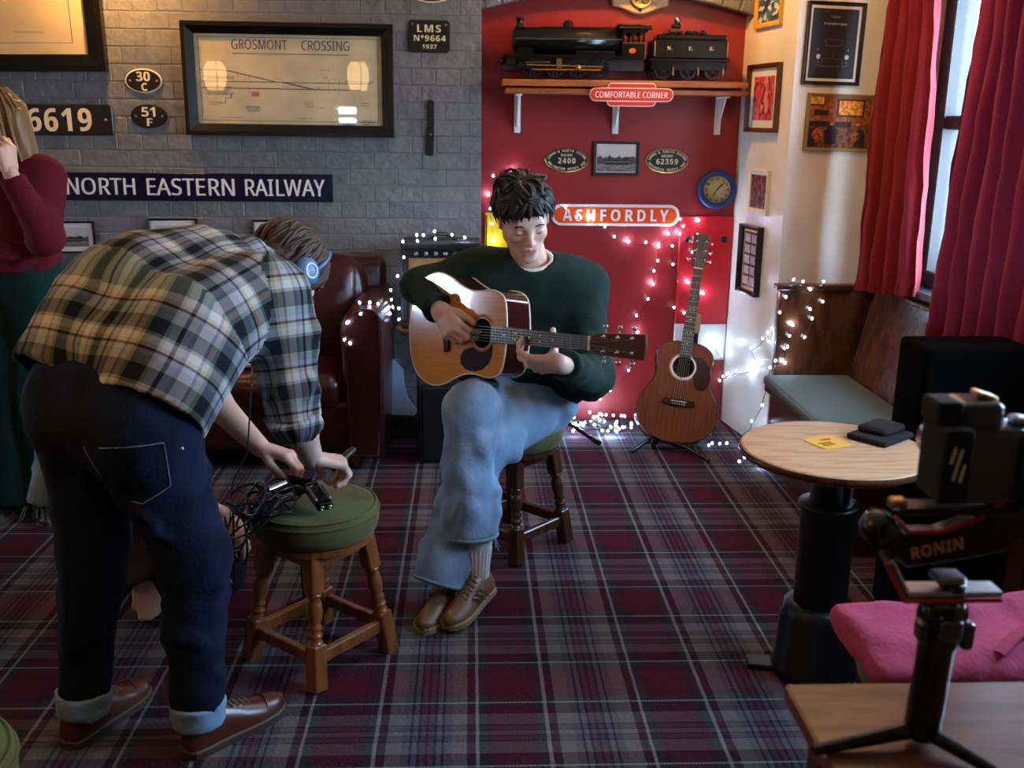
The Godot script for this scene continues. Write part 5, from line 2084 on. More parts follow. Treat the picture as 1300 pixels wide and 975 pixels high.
func gimbal() -> void:
	var o := thing("camera_gimbal", "black handheld camera gimbal standing on its small tripod feet", "gimbal", at(0, 0, 0))
	var base := Vector3(0.628, 0.672, -1.212)
	var st := new_st()
	for k in [Vector3(0.470, 0.667, -1.190), Vector3(0.700, 0.667, -1.130), Vector3(0.690, 0.667, -1.330)]:
		st = new_st()
		tube(st, [base + Vector3(0, 0.012, 0), base.lerp(k, 0.5) + Vector3(0, 0.006, 0), k], [0.012, 0.010, 0.008], 8)
		part("foot", st, M.black_gloss, o)
	st = new_st()
	var hx := Transform3D(Basis(Vector3.BACK, -0.045), base)
	lathe(st, [Vector2(0.0, 0.0), Vector2(0.020, 0.0), Vector2(0.024, 0.012), Vector2(0.025, 0.05), Vector2(0.0235, 0.10), Vector2(0.025, 0.142), Vector2(0.030, 0.150), Vector2(0.033, 0.185), Vector2(0.030, 0.205), Vector2(0.022, 0.212), Vector2(0.0, 0.212)], 24, hx)
	part("handle", st, M.black_gloss, o)
	st = new_st()
	rbox(st, hx * Vector3(0.0, 0.178, 0.026), Vector3(0.030, 0.030, 0.020), 0.006)
	rbox(st, hx * Vector3(0.030, 0.165, 0.012), Vector3(0.018, 0.040, 0.026), 0.007)
	rbox(st, hx * Vector3(-0.030, 0.168, 0.010), Vector3(0.014, 0.030, 0.026), 0.006)
	part("control_pad", st, M.camera_body, o)
	st = new_st()
	lathe(st, [Vector2(0.0, 0.0), Vector2(0.017, 0.0), Vector2(0.019, 0.010), Vector2(0.017, 0.034), Vector2(0.0, 0.034)], 20, at(0.648, 0.870, -1.215))
	part("pan_motor", st, M.iron, o)
	st = new_st()
	box(st, Vector3(0.638, 0.912, -1.215), Vector3(0.040, 0.012, 0.032), 0.003)
	part("lock_lever", st, M.steel, o)
	# lower arm: a flat bar with a red under edge, kinked upward on the left
	st = new_st()
	var bar := [Vector2(0.556, 0.945), Vector2(0.582, 0.897), Vector2(0.708, 0.897), Vector2(0.708, 0.889), Vector2(0.578, 0.888), Vector2(0.548, 0.942)]
	prism(st, bar, -0.018, 0.018, 0.003, at(0, 0, -1.215))
	part("pan_arm", st, M.steel, o)
	st = new_st()
	tube(st, [Vector3(0.545, 0.942, -1.197), Vector3(0.575, 0.886, -1.197), Vector3(0.706, 0.886, -1.197)], 0.0032, 6)
	part("red_edge", st, M.red_trim, o)
	# roll arm with the lettering
	st = new_st()
	var up := [Vector2(0.535, 1.000), Vector2(0.560, 0.993), Vector2(0.580, 0.972), Vector2(0.625, 0.972), Vector2(0.672, 0.990), Vector2(0.712, 1.022), Vector2(0.740, 1.022), Vector2(0.745, 0.975), Vector2(0.715, 0.945), Vector2(0.662, 0.934), Vector2(0.585, 0.922), Vector2(0.555, 0.942), Vector2(0.528, 0.975)]
	prism(st, up, -0.016, 0.016, 0.004, at(0, 0, -1.235))
	part("roll_arm", st, M.black_gloss, o)
	st = new_st()
	tube(st, [Vector3(0.558, 0.997, -1.218), Vector3(0.580, 0.976, -1.218), Vector3(0.625, 0.976, -1.218), Vector3(0.672, 0.994, -1.218), Vector3(0.712, 1.026, -1.218)], 0.0034, 6)
	part("red_edge", st, M.red_trim, o)
	letters("RONIN", 0.070, 0.017, M.gold_ink, o, Transform3D(Basis(Vector3.BACK, 0.22), Vector3(0.621, 0.952, -1.2188)), true, false, 0.001)
	st = new_st()
	lathe(st, [Vector2(0.0, 0.0), Vector2(0.022, 0.0), Vector2(0.024, 0.006), Vector2(0.022, 0.036), Vector2(0.0, 0.036)], 20, Transform3D(Basis(Vector3.RIGHT, PI / 2), Vector3(0.540, 0.980, -1.235)))
	part("roll_motor", st, M.black_gloss, o)
	st = new_st()
	box(st, Vector3(0.565, 1.012, -1.23), Vector3(0.022, 0.014, 0.020), 0.003)
	part("clamp", st, M.brass, o)
	st = new_st()
	box(st, Vector3(0.645, 1.006, -1.23), Vector3(0.16, 0.010, 0.040), 0.003)
	part("mounting_plate", st, M.iron, o)
	# the camera on it
	o = thing("video_camera", "black camera with side recorder mounted on the gimbal", "camera", at(0, 0, 0))
	st = new_st()
	rbox(st, Vector3(0.672, 1.068, -1.24), Vector3(0.100, 0.105, 0.062), 0.012)
	part("body", st, M.camera_body, o)
	st = new_st()
	rbox(st, Vector3(0.740, 1.062, -1.222), Vector3(0.056, 0.108, 0.080), 0.024)
	part("grip", st, M.camera_body, o)
	st = new_st()
	rbox(st, Vector3(0.614, 1.078, -1.215), Vector3(0.040, 0.100, 0.070), 0.006)
	var rec := part("recorder", st, M.black_soft, o)
	for k in [[-0.007, 0.012, 0.022], [0.0, 0.0, 0.042], [0.007, -0.012, 0.024]]:
		st = new_st()
		box(st, Vector3(0.614 + k[0], 1.083 + k[1], -1.1795), Vector3(0.0036, k[2], 0.0012), 0.0, Basis(Vector3.BACK, -0.18))
		part("logo_bar", st, M.cream_ink, rec)
	st = new_st()
	rbox(st, Vector3(0.655, 1.134, -1.24), Vector3(0.060, 0.040, 0.060), 0.010)
	part("viewfinder", st, M.camera_body, o)
	st = new_st()
	rbox(st, Vector3(0.607, 1.143, -1.225), Vector3(0.034, 0.030, 0.050), 0.005)
	part("receiver", st, M.black_soft, o)
	st = new_st()
	lathe(st, [Vector2(0.0, 0.0), Vector2(0.014, 0.0), Vector2(0.014, 0.012), Vector2(0.0, 0.012)], 16, at(0.716, 1.118, -1.235))
	lathe(st, [Vector2(0.0, 0.0), Vector2(0.011, 0.0), Vector2(0.011, 0.010), Vector2(0.0, 0.010)], 16, at(0.745, 1.114, -1.225))
	part("dial", st, M.steel, o)
	st = new_st()
	box(st, Vector3(0.668, 1.158, -1.24), Vector3(0.030, 0.007, 0.022), 0.002, Basis(Vector3.BACK, -0.3))
	part("hot_shoe", st, M.brass, o)
	st = new_st()
	lathe(st, [Vector2(0.0, 0.0), Vector2(0.034, 0.0), Vector2(0.036, 0.05), Vector2(0.032, 0.085), Vector2(0.0, 0.085)], 24, Transform3D(Basis(Vector3.RIGHT, -PI / 2), Vector3(0.668, 1.066, -1.265)))
	part("lens_barrel", st, M.black_gloss, o)

# ---------------------------------------------------------------- guitars
# outline in (u along the neck, v across), u measured from the sound hole towards the head
func body_outline(us: Array, ws: Array, n := 44) -> Array:
	var up := []
	var c := Curve2D.new()
	for i in us.size():
		c.add_point(Vector2(us[i], ws[i]))
	# smooth through the stations
	for i in us.size():
		var a := c.get_point_position(maxi(i - 1, 0))
		var b := c.get_point_position(mini(i + 1, us.size() - 1))
		var t := (b - a) * 0.17
		if i == 0: t = Vector2(0, 0.02)
		if i == us.size() - 1: t = Vector2(0, -0.018)
		c.set_point_in(i, -t)
		c.set_point_out(i, t)
	var L := c.get_baked_length()
	for i in n + 1:
		up.append(c.sample_baked(L * i / n, true))
	var out := up.duplicate()
	for i in range(n - 1, 0, -1):
		out.append(Vector2(up[i].x, -up[i].y))
	return out

func guitar(o: Node3D, us: Array, ws: Array, depth: float, top: Material, side: Material, neck_m: Material, guard: Material, guard_side: float, hole := 0.05) -> void:
	var ol := body_outline(us, ws)
	# top with a real sound hole: a strip between outline and hole, split into two halves
	var st := new_st()
	# triangulate outline with the hole cut by a bridge
	var poly := PackedVector2Array()
	for q in ol: poly.append(q)
	if Geometry2D.is_polygon_clockwise(poly): poly.reverse()
	var best := 0
	for i in poly.size():
		if absf(poly[i].angle()) < absf(poly[best].angle()): best = i
	var cut := PackedVector2Array()
	for i in poly.size() + 1: cut.append(poly[(best + i) % poly.size()])
	for i in 33: cut.append(Vector2(cos(-TAU * i / 32.0), sin(-TAU * i / 32.0)) * hole)
	var idx := Geometry2D.triangulate_polygon(cut)
	for i in range(0, idx.size(), 3):
		var a := cut[idx[i]]; var b := cut[idx[i + 1]]; var c := cut[idx[i + 2]]
		if (b - a).cross(c - a) < 0:
			var t := b; b = c; c = t
		tri(st, Vector3(a.x, a.y, 0), Vector3(b.x, b.y, 0), Vector3(c.x, c.y, 0))
		tri(st, Vector3(a.x, a.y, -0.003), Vector3(c.x, c.y, -0.003), Vector3(b.x, b.y, -0.003))
	for i in 32:
		var a := Vector2(cos(TAU * i / 32.0), sin(TAU * i / 32.0)) * hole
		var b := Vector2(cos(TAU * (i + 1) / 32.0), sin(TAU * (i + 1) / 32.0)) * hole
		quad(st, Vector3(a.x, a.y, 0), Vector3(b.x, b.y, 0), Vector3(b.x, b.y, -0.003), Vector3(a.x, a.y, -0.003))
	part("soundboard", st, top, o)
	# sides and back
	st = new_st()
	var m2 := poly.size()
	st.set_smooth_group(1)
	for i in m2:
		var a := poly[i]; var b := poly[(i + 1) % m2]
		quad(st, Vector3(a.x, a.y, -depth), Vector3(b.x, b.y, -depth), Vector3(b.x, b.y, -0.001), Vector3(a.x, a.y, -0.001))
	st.set_smooth_group(-1)
	idx = Geometry2D.triangulate_polygon(poly)
	for i in range(0, idx.size(), 3):
		var a := poly[idx[i]]; var b := poly[idx[i + 1]]; var c := poly[idx[i + 2]]
		if (b - a).cross(c - a) < 0:
			var t := b; b = c; c = t
		tri(st, Vector3(a.x, a.y, -depth), Vector3(c.x, c.y, -depth), Vector3(b.x, b.y, -depth))
	part("sides_and_back", st, side, o)
	for z in [0.0, -depth]:
		st = new_st()
		var ps := []
		for i in m2 + 1:
			ps.append(Vector3(poly[i % m2].x, poly[i % m2].y, z - (0.002 if z == 0.0 else -0.002)))
		tube(st, ps, 0.0030, 6, false, 1.0, Vector3.BACK)
		part("binding", st, M.binding if top == M.spruce else M.rosewood, o)
	# rosette
	st = new_st()
	for k in [[hole + 0.004, hole + 0.013], [hole + 0.015, hole + 0.017]]:
		for i in 48:
			var d0 := Vector2(cos(TAU * i / 48.0), sin(TAU * i / 48.0))
			var d1 := Vector2(cos(TAU * (i + 1) / 48.0), sin(TAU * (i + 1) / 48.0))
			var z := 0.0006
			quad(st, Vector3(d0.x * k[0], d0.y * k[0], z), Vector3(d0.x * k[1], d0.y * k[1], z), Vector3(d1.x * k[1], d1.y * k[1], z), Vector3(d1.x * k[0], d1.y * k[0], z))
	part("rosette", st, M.grille_tan if top == M.spruce else M.bone, o)
	# scratch plate
	st = new_st()
	var g := []
	for i in 17:
		var a := lerpf(deg_to_rad(-128), deg_to_rad(-30), i / 16.0)
		g.append(Vector2(cos(a), sin(a)) * (hole + 0.012))
	for q in [Vector2(0.056, -0.052), Vector2(0.054, -0.074), Vector2(0.040, -0.100), Vector2(0.010, -0.122), Vector2(-0.030, -0.132), Vector2(-0.072, -0.128), Vector2(-0.098, -0.110), Vector2(-0.102, -0.084), Vector2(-0.085, -0.062)]: g.append(q)
	for i in g.size(): g[i] = Vector2(g[i].x, g[i].y * guard_side)
	prism(st, g, 0.0004, 0.0022, 0.0006)
	part("pickguard", st, guard, o)
	# bridge, saddle, pins
	st = new_st()
	prism(st, [Vector2(-0.182, -0.078), Vector2(-0.158, -0.072), Vector2(-0.156, -0.03), Vector2(-0.152, 0.0), Vector2(-0.156, 0.03), Vector2(-0.158, 0.072), Vector2(-0.182, 0.078), Vector2(-0.190, 0.03), Vector2(-0.190, -0.03)], 0.0, 0.010, 0.003)
	var br := part("bridge", st, M.rosewood, o)
	st = new_st()
	box(st, Vector3(-0.167, 0, 0.0115), Vector3(0.003, 0.072, 0.005))
	part("saddle", st, M.bone, br)
	st = new_st()
	for i in 6: ball(st, Vector3(-0.179, -0.027 + i * 0.0108, 0.0105), Vector3(0.003, 0.003, 0.002), 8, 5)
	part("bridge_pins", st, M.bone, br)
	# neck, fingerboard, frets, head
	st = new_st()
	var nk := [0.110, 0.20, 0.35, 0.470, 0.500]
	var ring_pts := []
	for i in nk.size():
		var w := lerpf(0.028, 0.0215, clampf((nk[i] - 0.11) / 0.37, 0, 1))
		var d := lerpf(0.026, 0.020, i / 4.0)
		var row := []
		for k in 9:
			var a := PI * k / 8.0
			row.append(Vector3(nk[i], cos(a) * w, -sin(a) * d))
		ring_pts.append(row)
	st.set_smooth_group(1)
	for i in nk.size() - 1:
		for k in 8:
			quad(st, ring_pts[i][k], ring_pts[i][k + 1], ring_pts[i + 1][k + 1], ring_pts[i + 1][k])
	st.set_smooth_group(-1)
	part("neck", st, neck_m, o)
	st = new_st()
	box(st, Vector3(0.122, 0, -0.035), Vector3(0.030, 0.046, 0.06), 0.008)
	part("heel", st, neck_m, o)
	st = new_st()
	prism(st, [Vector2(0.048, -0.0285), Vector2(0.478, -0.0215), Vector2(0.478, 0.0215), Vector2(0.048, 0.0285)], 0.0, 0.0065, 0.001)
	var fb := part("fingerboard", st, M.fretboard, o)
	for i in range(1, 21):
		st = new_st()
		var u := 0.478 - 0.645 * (1.0 - pow(2.0, -i / 12.0))
		if u < 0.05: break
		var w := lerpf(0.0280, 0.0210, (u - 0.05) / 0.43)
		box(st, Vector3(u, 0, 0.0070), Vector3(0.0022, w * 2, 0.0016))
		part("fret", st, M.chrome, fb)
	st = new_st()
	for i in [5, 7, 9, 12, 15]:
		var u := 0.478 - 0.645 * (1.0 - (pow(2.0, -i / 12.0) + pow(2.0, -(i - 1) / 12.0)) / 2.0)
		for v in ([-0.010, 0.010] if i in [7, 12] else [0.0]):
			prism(st, ellipse(0.0032, 0.0032, 12, Vector2(u, v)), 0.0064, 0.0068)
	part("inlays", st, M.bone, fb)
	st = new_st()
	box(st, Vector3(0.4805, 0, 0.0045), Vector3(0.006, 0.044, 0.010), 0.001)
	part("nut", st, M.bone, o)
	var hb := Transform3D(Basis(Vector3.UP, 0.20), Vector3(0.483, 0, 0.003))
	st = new_st()
	prism(st, [Vector2(0.0, -0.0225), Vector2(0.028, -0.033), Vector2(0.182, -0.038), Vector2(0.186, 0.0), Vector2(0.182, 0.038), Vector2(0.028, 0.033), Vector2(0.0, 0.0225)], -0.016, 0.0, 0.002, hb)
	var hd := part("headstock", st, M.head_veneer if top == M.spruce else M.rosewood, o)
	for s in [-1, 1]:
		for i in 3:
			var u := 0.045 + i * 0.048
			st = new_st()
			lathe(st, [Vector2(0.008, 0.0), Vector2(0.008, 0.002), Vector2(0.0035, 0.003), Vector2(0.0032, 0.013), Vector2(0.0, 0.013)], 12, hb * Transform3D(Basis(Vector3.RIGHT, PI / 2), Vector3(u, s * 0.022, 0.0)))
			tube(st, [hb * Vector3(u, s * 0.036, -0.010), hb * Vector3(u, s * 0.046, -0.010)], 0.003, 8)
			rbox(st, hb * Vector3(u, s * 0.053, -0.010), Vector3(0.015, 0.013, 0.007), 0.0032, 0.0, hb.basis, 2)
			part("tuner", st, M.chrome, hd)
	# strings
	for i in 6:
		var a := -0.0265 + i * 0.0106
		var b := -0.0178 + i * 0.0071
		var s := -1 if i < 3 else 1
		var k: int = [0, 1, 2, 2, 1, 0][i]
		st = new_st()
		tube(st, [Vector3(-0.178, a, 0.011), Vector3(-0.167, a, 0.0142), Vector3(0.4805, b, 0.0098), hb * Vector3(0.045 + k * 0.048, s * 0.019, 0.008)], 0.00055 if i < 2 else 0.0008, 4, false)
		part("string", st, M.string_metal, o)

func instruments() -> void:
	# the one being played
	var bs := Basis(Vector3(0.672, 0.093, 0.735), Vector3(0.046, 0.985, -0.167), Vector3(-0.739, 0.146, 0.657)).orthonormalized()
	var s := 0.94
	var o := thing("acoustic_guitar", "glossy sunburst acoustic guitar played by the man in green", "guitar", Transform3D(bs.scaled(Vector3.ONE * s), Vector3(0.036, 0.841, -3.12)))
	guitar(o, [-0.388, -0.375, -0.345, -0.30, -0.24, -0.18, -0.12, -0.07, -0.02, 0.03, 0.075, 0.105, 0.120], [0.0, 0.085, 0.150, 0.184, 0.198, 0.187, 0.160, 0.143, 0.140, 0.146, 0.138, 0.108, 0.0], 0.112, M.spruce, M.rosewood, M.dark_oak, M.pickguard, 1.0)
	# the one on its stand
	var foot := Vector3(0.935, 0.040, -4.420)
	var headp := Vector3(1.104, 0.930, -4.790)
	var u := (headp - foot).normalized()
	var w := (Vector3(-0.16, 0.0, 1.0) - u * u.dot(Vector3(-0.16, 0.0, 1.0))).normalized()
	var v := w.cross(u)
	o = thing("acoustic_guitar", "small mahogany acoustic guitar resting on a floor stand", "guitar", Transform3D(Basis(u, v, w), foot + u * 0.372))
	guitar(o, [-0.360, -0.350, -0.325, -0.28, -0.220, -0.16, -0.11, -0.065, -0.02, 0.02, 0.060, 0.095, 0.115, 0.122], [0.0, 0.070, 0.130, 0.174, 0.190, 0.177, 0.150, 0.126, 0.120, 0.128, 0.132, 0.108, 0.066, 0.0], 0.100, M.mahogany_top, M.mahogany_side, M.dark_oak, M.rosewood, 1.0, 0.048)
	var st := new_st()
	# stand: low A frame with two padded arms
	var gs := thing("guitar_stand", "low black folding stand under the mahogany guitar", "guitar stand", at(0, 0, 0))
	var c := Vector3(0.90, 0.055, -4.50)
	for k in [Vector3(0.745, 0.010, -4.415), Vector3(1.075, 0.010, -4.275), Vector3(1.02, 0.010, -4.76)]:
		st = new_st()
		tube(st, [c, c.lerp(k, 0.6) + Vector3(0, 0.012, 0), k], 0.010, 8)
		part("stand_leg", st, M.black_gloss, gs)
	for sx in [-1.0, 1.0]:
		st = new_st()
		var p: Vector3 = foot + v * sx * -0.09 - w * 0.11 + Vector3(0, -0.02, 0)
		tube(st, [c, p, p + w * 0.135 + u * 0.006, p + w * 0.140 + u * 0.030], 0.010, 8)
		part("support_arm", st, M.black, gs)
	st = new_st()
	tube(st, [c, c + u * 0.30 - w * 0.06], 0.011, 8)
	part("stand_upright", st, M.black_gloss, gs)
	# strap hanging behind the neck
	o = thing("guitar_strap", "dark guitar strap with a tan leather end behind the neck", "strap", at(0, 0, 0))
	st = new_st()
	var sp := Vector3(1.125, 0.66, -4.86)
	tube(st, [sp, Vector3(1.118, 0.62, -4.855), Vector3(1.112, 0.575, -4.85)], 0.004, 6)
	part("lace", st, M.black_cable, o)
	st = new_st()
	prism(st, rounded(0.050, 0.105, 0.015), -0.002, 0.002, 0.0, Transform3D(Basis(Vector3.BACK, -0.08), Vector3(1.110, 0.525, -4.85)))
	part("leather_end", st, M.tan_card, o)
	st = new_st()
	tube(st, [Vector3(1.108, 0.48, -4.852), Vector3(1.102, 0.30, -4.845), Vector3(1.09, 0.10, -4.85), Vector3(1.08, 0.006, -4.84)], 0.022, 8, true, 0.12)
	part("webbing", st, M.black_soft, o)

# ---------------------------------------------------------------- people
const SKIN := Color(0.66, 0.42, 0.33)

func surface_point(prims: Array, from: Vector3, to: Vector3) -> Vector3:
	var d := (to - from).normalized()
	var p := from
	for i in 60:
		var v := field(prims, p)
		if v < 0.0005: break
		p += d * maxf(v, 0.0008)
	return p

func stitch(prims: Array, pts: Array, out: Vector3, r: float) -> SurfaceTool:
	var st := new_st()
	var ps := []
	for i in pts.size() - 1:
		for k in 5:
			var t: Vector3 = pts[i].lerp(pts[i + 1], k / 5.0)
			ps.append(surface_point(prims, t + out * 0.25, t) + out * 0.004)
	tube(st, ps, r, 5, false)
	return st

# shoe: heel and toe on the ground, built along its own z
func shoe(person: Node3D, heel: Vector3, toe: Vector3, tilt: float, upper_m: Material, sole_m: Material, label: String, kind := 0) -> void:
	var f := (toe - heel)
	var L := f.length()
	f = f.normalized()
	var x := Vector3.UP.cross(f).normalized()
	var b := Basis(x, f.cross(x), f) * Basis(Vector3.BACK, tilt)
	var o := Node3D.new()
	o.name = "shoe"
	person.add_child(o, true)
	o.transform = Transform3D(b, heel)
	o.set_meta("label", label)
	var k := L / 0.29
	var sec := [[0.004, 0.020, 0.050], [0.012, 0.031, 0.066], [0.035, 0.036, 0.074], [0.070, 0.037, 0.078], [0.105, 0.038, 0.078], [0.135, 0.041, 0.070], [0.165, 0.045, 0.058], [0.200, 0.048, 0.047], [0.235, 0.045, 0.040], [0.262, 0.036, 0.034], [0.280, 0.022, 0.026], [0.287, 0.008, 0.018]]
	var st := new_st()
	st.set_smooth_group(1)
	var rows := []
	for s in sec:
		var row := []
		for i in 13:
			var a := PI * i / 12.0
			row.append(Vector3(cos(a) * s[1] * (1.0 - 0.25 * sin(a)), 0.016 + pow(sin(a), 0.75) * (s[2]), s[0]) * k)
		rows.append(row)
	for i in rows.size() - 1:
		for j in 12:
			quad(st, rows[i][j], rows[i][j + 1], rows[i + 1][j + 1], rows[i + 1][j])
	for j in 11:
		tri(st, rows[0][0], rows[0][j + 2], rows[0][j + 1])
		tri(st, rows[-1][0], rows[-1][j + 1], rows[-1][j + 2])
	part("upper", st, upper_m, o)
	st = new_st()
	var ol := []
	for s in sec: ol.append(Vector2(s[1] + 0.005, s[0]) * k)
	for i in range(sec.size() - 1, -1, -1): ol.append(Vector2(-sec[i][1] - 0.005, sec[i][0]) * k)
	ol.append(Vector2(0, -0.004) * k)
	prism(st, ol, 0.0, 0.021 * k, 0.004, Transform3D(Basis(Vector3(1, 0, 0), Vector3(0, 0, 1), Vector3(0, -1, 0)).inverse(), Vector3.ZERO) if false else Transform3D(Basis(Vector3(-1, 0, 0), Vector3(0, 0, 1), Vector3(0, 1, 0)), Vector3.ZERO))
	part("sole", st, sole_m, o)
	# toe cap line, tongue, laces
	st = new_st()
	for i in 5:
		var z := (0.112 + i * 0.017) * k
		var h := (0.016 + lerpf(0.078, 0.052, i / 4.0)) * k
		tube(st, [Vector3(-0.020, h - 0.006, z), Vector3(0.0, h + 0.002, z - 0.003), Vector3(0.020, h - 0.006, z + 0.004)], 0.0026, 6)
	part("laces", st, M.lace, o)
	st = new_st()
	if kind == 0:
		for s in [-1.0, 1.0]:
			for q in 3:
				var z := (0.105 + q * 0.024) * k
				tube(st, [Vector3(s * 0.030, 0.070 - q * 0.006, z + 0.01), Vector3(s * 0.038, 0.048, z - 0.008), Vector3(s * 0.043, 0.024, z - 0.020)], 0.0035, 6, true, 0.5)
		part("stripe", st, M.sole_gum, o)
	else:
		var ps := []
		for i in 11:
			var a := PI * i / 10.0
			ps.append(Vector3(cos(a) * 0.044 * (1.0 - 0.25 * sin(a)), 0.0175 + pow(sin(a), 0.75) * 0.0445, 0.212 + 0.012 * sin(a)) * k)
		tube(st, ps, 0.0018, 6)
		part("toe_seam", st, upper_m, o)

func people() -> void:
	guitarist()
	plaid_man()
	woman()
	crouching()

func guitarist() -> void:
	var o := thing("person", "seated man in a dark green sweater and pale jeans playing guitar", "person", Transform3D())
	# frame of the head: looking down at the strings
	var fz := Vector3(0.17, -0.40, 0.90).normalized()
	var hy := (Vector3(-0.10, 1.0, 0.0) - fz * fz.dot(Vector3(-0.10, 1.0, 0.0))).normalized()
	var hb := Basis(hy.cross(fz), hy, fz)
	var hs := 1.01
	var hx := Transform3D(hb, Vector3(0.172, 1.184, -3.275))
	var head := head_prims(hx, hs, 0.002)
	var nb := Vector3(0.205, 1.02, -3.395)
	head.append(cone(hx * Vector3(0, -0.055, -0.025), nb, 0.054, 0.060, 0.03))
	var rel := Vector3(-0.172, 0.935, -3.440)
	var rwr := Vector3(-0.098, 0.893, -3.225)
	var lel := Vector3(0.402, 0.665, -3.240)
	var lwr := Vector3(0.262, 0.806, -2.862)
	var rsh := Vector3(0.030, 0.985, -3.450)
	var lsh := Vector3(0.388, 0.942, -3.395)
	var trunk := [cone(Vector3(0.10, 0.94, -3.42), Vector3(0.30, 0.93, -3.42), 0.09, 0.09, 0.05), cone(Vector3(0.11, 0.94, -3.42), Vector3(0.12, 0.58, -3.44), 0.09, 0.10, 0.05), cone(Vector3(0.29, 0.94, -3.42), Vector3(0.23, 0.58, -3.44), 0.09, 0.10, 0.05),
		cone(nb, Vector3(0.2, 0.9, -3.42), 0.055, 0.07, 0.05), cone(rsh, rel, 0.045, 0.038, 0.04), cone(rel, rwr, 0.038, 0.027, 0.02), cone(lsh, lel, 0.045, 0.038, 0.04), cone(lel, lwr, 0.038, 0.027, 0.02),
		cone(Vector3(0.09, 0.56, -3.42), Vector3(0.005, 0.62, -3.0), 0.07, 0.05, 0.04), cone(Vector3(0.005, 0.62, -3.0), Vector3(0.02, 0.10, -2.92), 0.05, 0.035, 0.03), cone(Vector3(0.25, 0.53, -3.42), Vector3(0.02, 0.48, -3.06), 0.07, 0.05, 0.04), cone(Vector3(0.02, 0.48, -3.06), Vector3(-0.095, 0.08, -2.90), 0.05, 0.035, 0.03)]
	# guitar axes, to set the hands on the strings
	var u := Vector3(0.672, 0.093, 0.735).normalized()
	var v := Vector3(0.046, 0.985, -0.167).normalized()
	var w := Vector3(-0.739, 0.146, 0.657).normalized()
	var go := Vector3(0.036, 0.841, -3.12)
	var G := func(a: float, b: float, c: float) -> Vector3: return go + (u * a + v * b + w * c) * 0.94
	# picking hand: back of the hand to the viewer, fingers folded toward the strings by the bridge side of the hole
	var rtip: Vector3 = G.call(-0.060, -0.020, 0.045)
	var rf := (rtip - rwr).normalized()
	var rh := hand(rwr, rf, (-w * 0.80 - v * 0.35 + u * 0.30), true, [[32, 55, 28], [34, 58, 30], [36, 62, 32], [34, 58, 30]], 4.0, [Vector3(0.85, 0.55, 0.10), Vector3(0.95, 0.25, 0.25), Vector3(0.95, 0.05, 0.35)], 1.06)
	rh.append(cone(rwr.lerp(rel, 0.5), rwr, 0.034, 0.026, 0.02))
	# fretting hand: comes from under the neck, fingers folded over the strings, thumb over the top edge
	var lf := -u * 0.95 - v * 0.10 + w * 0.16
	var lh := hand(lwr, lf, v * 0.78 - w * 0.58, false, [[26, 44, 26], [24, 42, 26], [18, 38, 26], [12, 34, 24]], 12.0, [Vector3(0.30, -0.35, 0.90), Vector3(0.20, 0.25, 0.87), Vector3(0.10, 0.55, 0.78)], 1.04)
	lh.append(cone(lwr.lerp(lel, 0.5), lwr, 0.033, 0.026, 0.02))
	var hm := nets(head, 0.004)
	var bm := join([nets(trunk, 0.016), hm, nets(rh, 0.0042), nets(lh, 0.0042)])
	part("body", to_mesh(bm, skin_paint(hx, hs, SKIN)), M.skin, o)
	# hair: heavy dark fringe, swept over the brow
	var st := new_st()
	var hp := [egg(hx * (Vector3(0, 0.046, -0.024) * hs), Vector3(0.084, 0.090, 0.094) * hs, hb, 0.02), egg(hx * (Vector3(0.0, 0.088, 0.040) * hs), Vector3(0.068, 0.040, 0.050) * hs, hb, 0.03), egg(hx * (Vector3(0, -0.025, -0.055) * hs), Vector3(0.070, 0.06, 0.055) * hs, hb, 0.03)]
	hp.append(egg(hx * (Vector3(0, -0.040, 0.085) * hs), Vector3(0.085, 0.080, 0.075) * hs, hb, 0.012, true))
	var hmesh := to_mesh(nets(hp, 0.0065, 0.010, Vector3(38, 26, 38), 5))
	var locks := []
	for i in 520:
		var az := rng.randf_range(-PI, PI)
		var front := absf(az) < 1.15
		var e := rng.randf_range(1.12, 1.47) if front else rng.randf_range(1.45, 1.95)
		if absf(az) > 1.15 and absf(az) < 1.7: e = rng.randf_range(1.38, 1.72)
		# parted a little to one side and tousled
		var sweep := rng.randf_range(0.05, 0.75) if az > 0.12 else rng.randf_range(-0.75, 0.0)
		if not front: sweep = rng.randf_range(-0.6, 0.6)
		locks.append([az * (0.9 if front else 1.0), rng.randf_range(0.05, 0.8), e, rng.randf_range(0.03, 0.22), sweep])
	hair_locks(st, hx, hs, locks, 0.0062, Vector3(0.082, 0.101, 0.102))
	for i in 60:
		var az := rng.randf_range(-PI, PI)
		locks[i] = [az, rng.randf_range(0.1, 0.9), rng.randf_range(0.8, 1.2), rng.randf_range(0.15, 0.34), rng.randf_range(-1.2, 1.2)]
	hair_locks(st, hx, hs, locks.slice(0, 60), 0.0058, Vector3(0.083, 0.102, 0.102))
	for k in [[-0.0315, 1.0], [0.0315, -1.0]]:
		var e := []
		for i in 6:
			var t := i / 5.0
			e.append(hx * (Vector3(k[0] + (t - 0.5) * 0.034, 0.0185 + 0.006 * sin(t * PI), 0.0885 - 0.010 * pow((k[0] + (t - 0.5) * 0.034) / 0.05, 2.0)) * hs))
		tube(st, e, [0.0015, 0.0036, 0.0044, 0.0044, 0.0036, 0.0015], 6, true, 0.7)
	var hair := part("hair", hmesh, M.hair_black, o)
	part("locks", st, M.hair_black, hair)
	st = new_st()
	for k in [-1.0, 1.0]:
		var e := []
		for i in 7:
			var t := i / 6.0 - 0.5
			e.append(hx * (Vector3(0.0305 * k + t * 0.023, -0.0085 + 0.010 * t * t * 2.0, 0.0838 - 0.007 * t * t * 4.0) * hs))
		tube(st, e, 0.0015, 5)
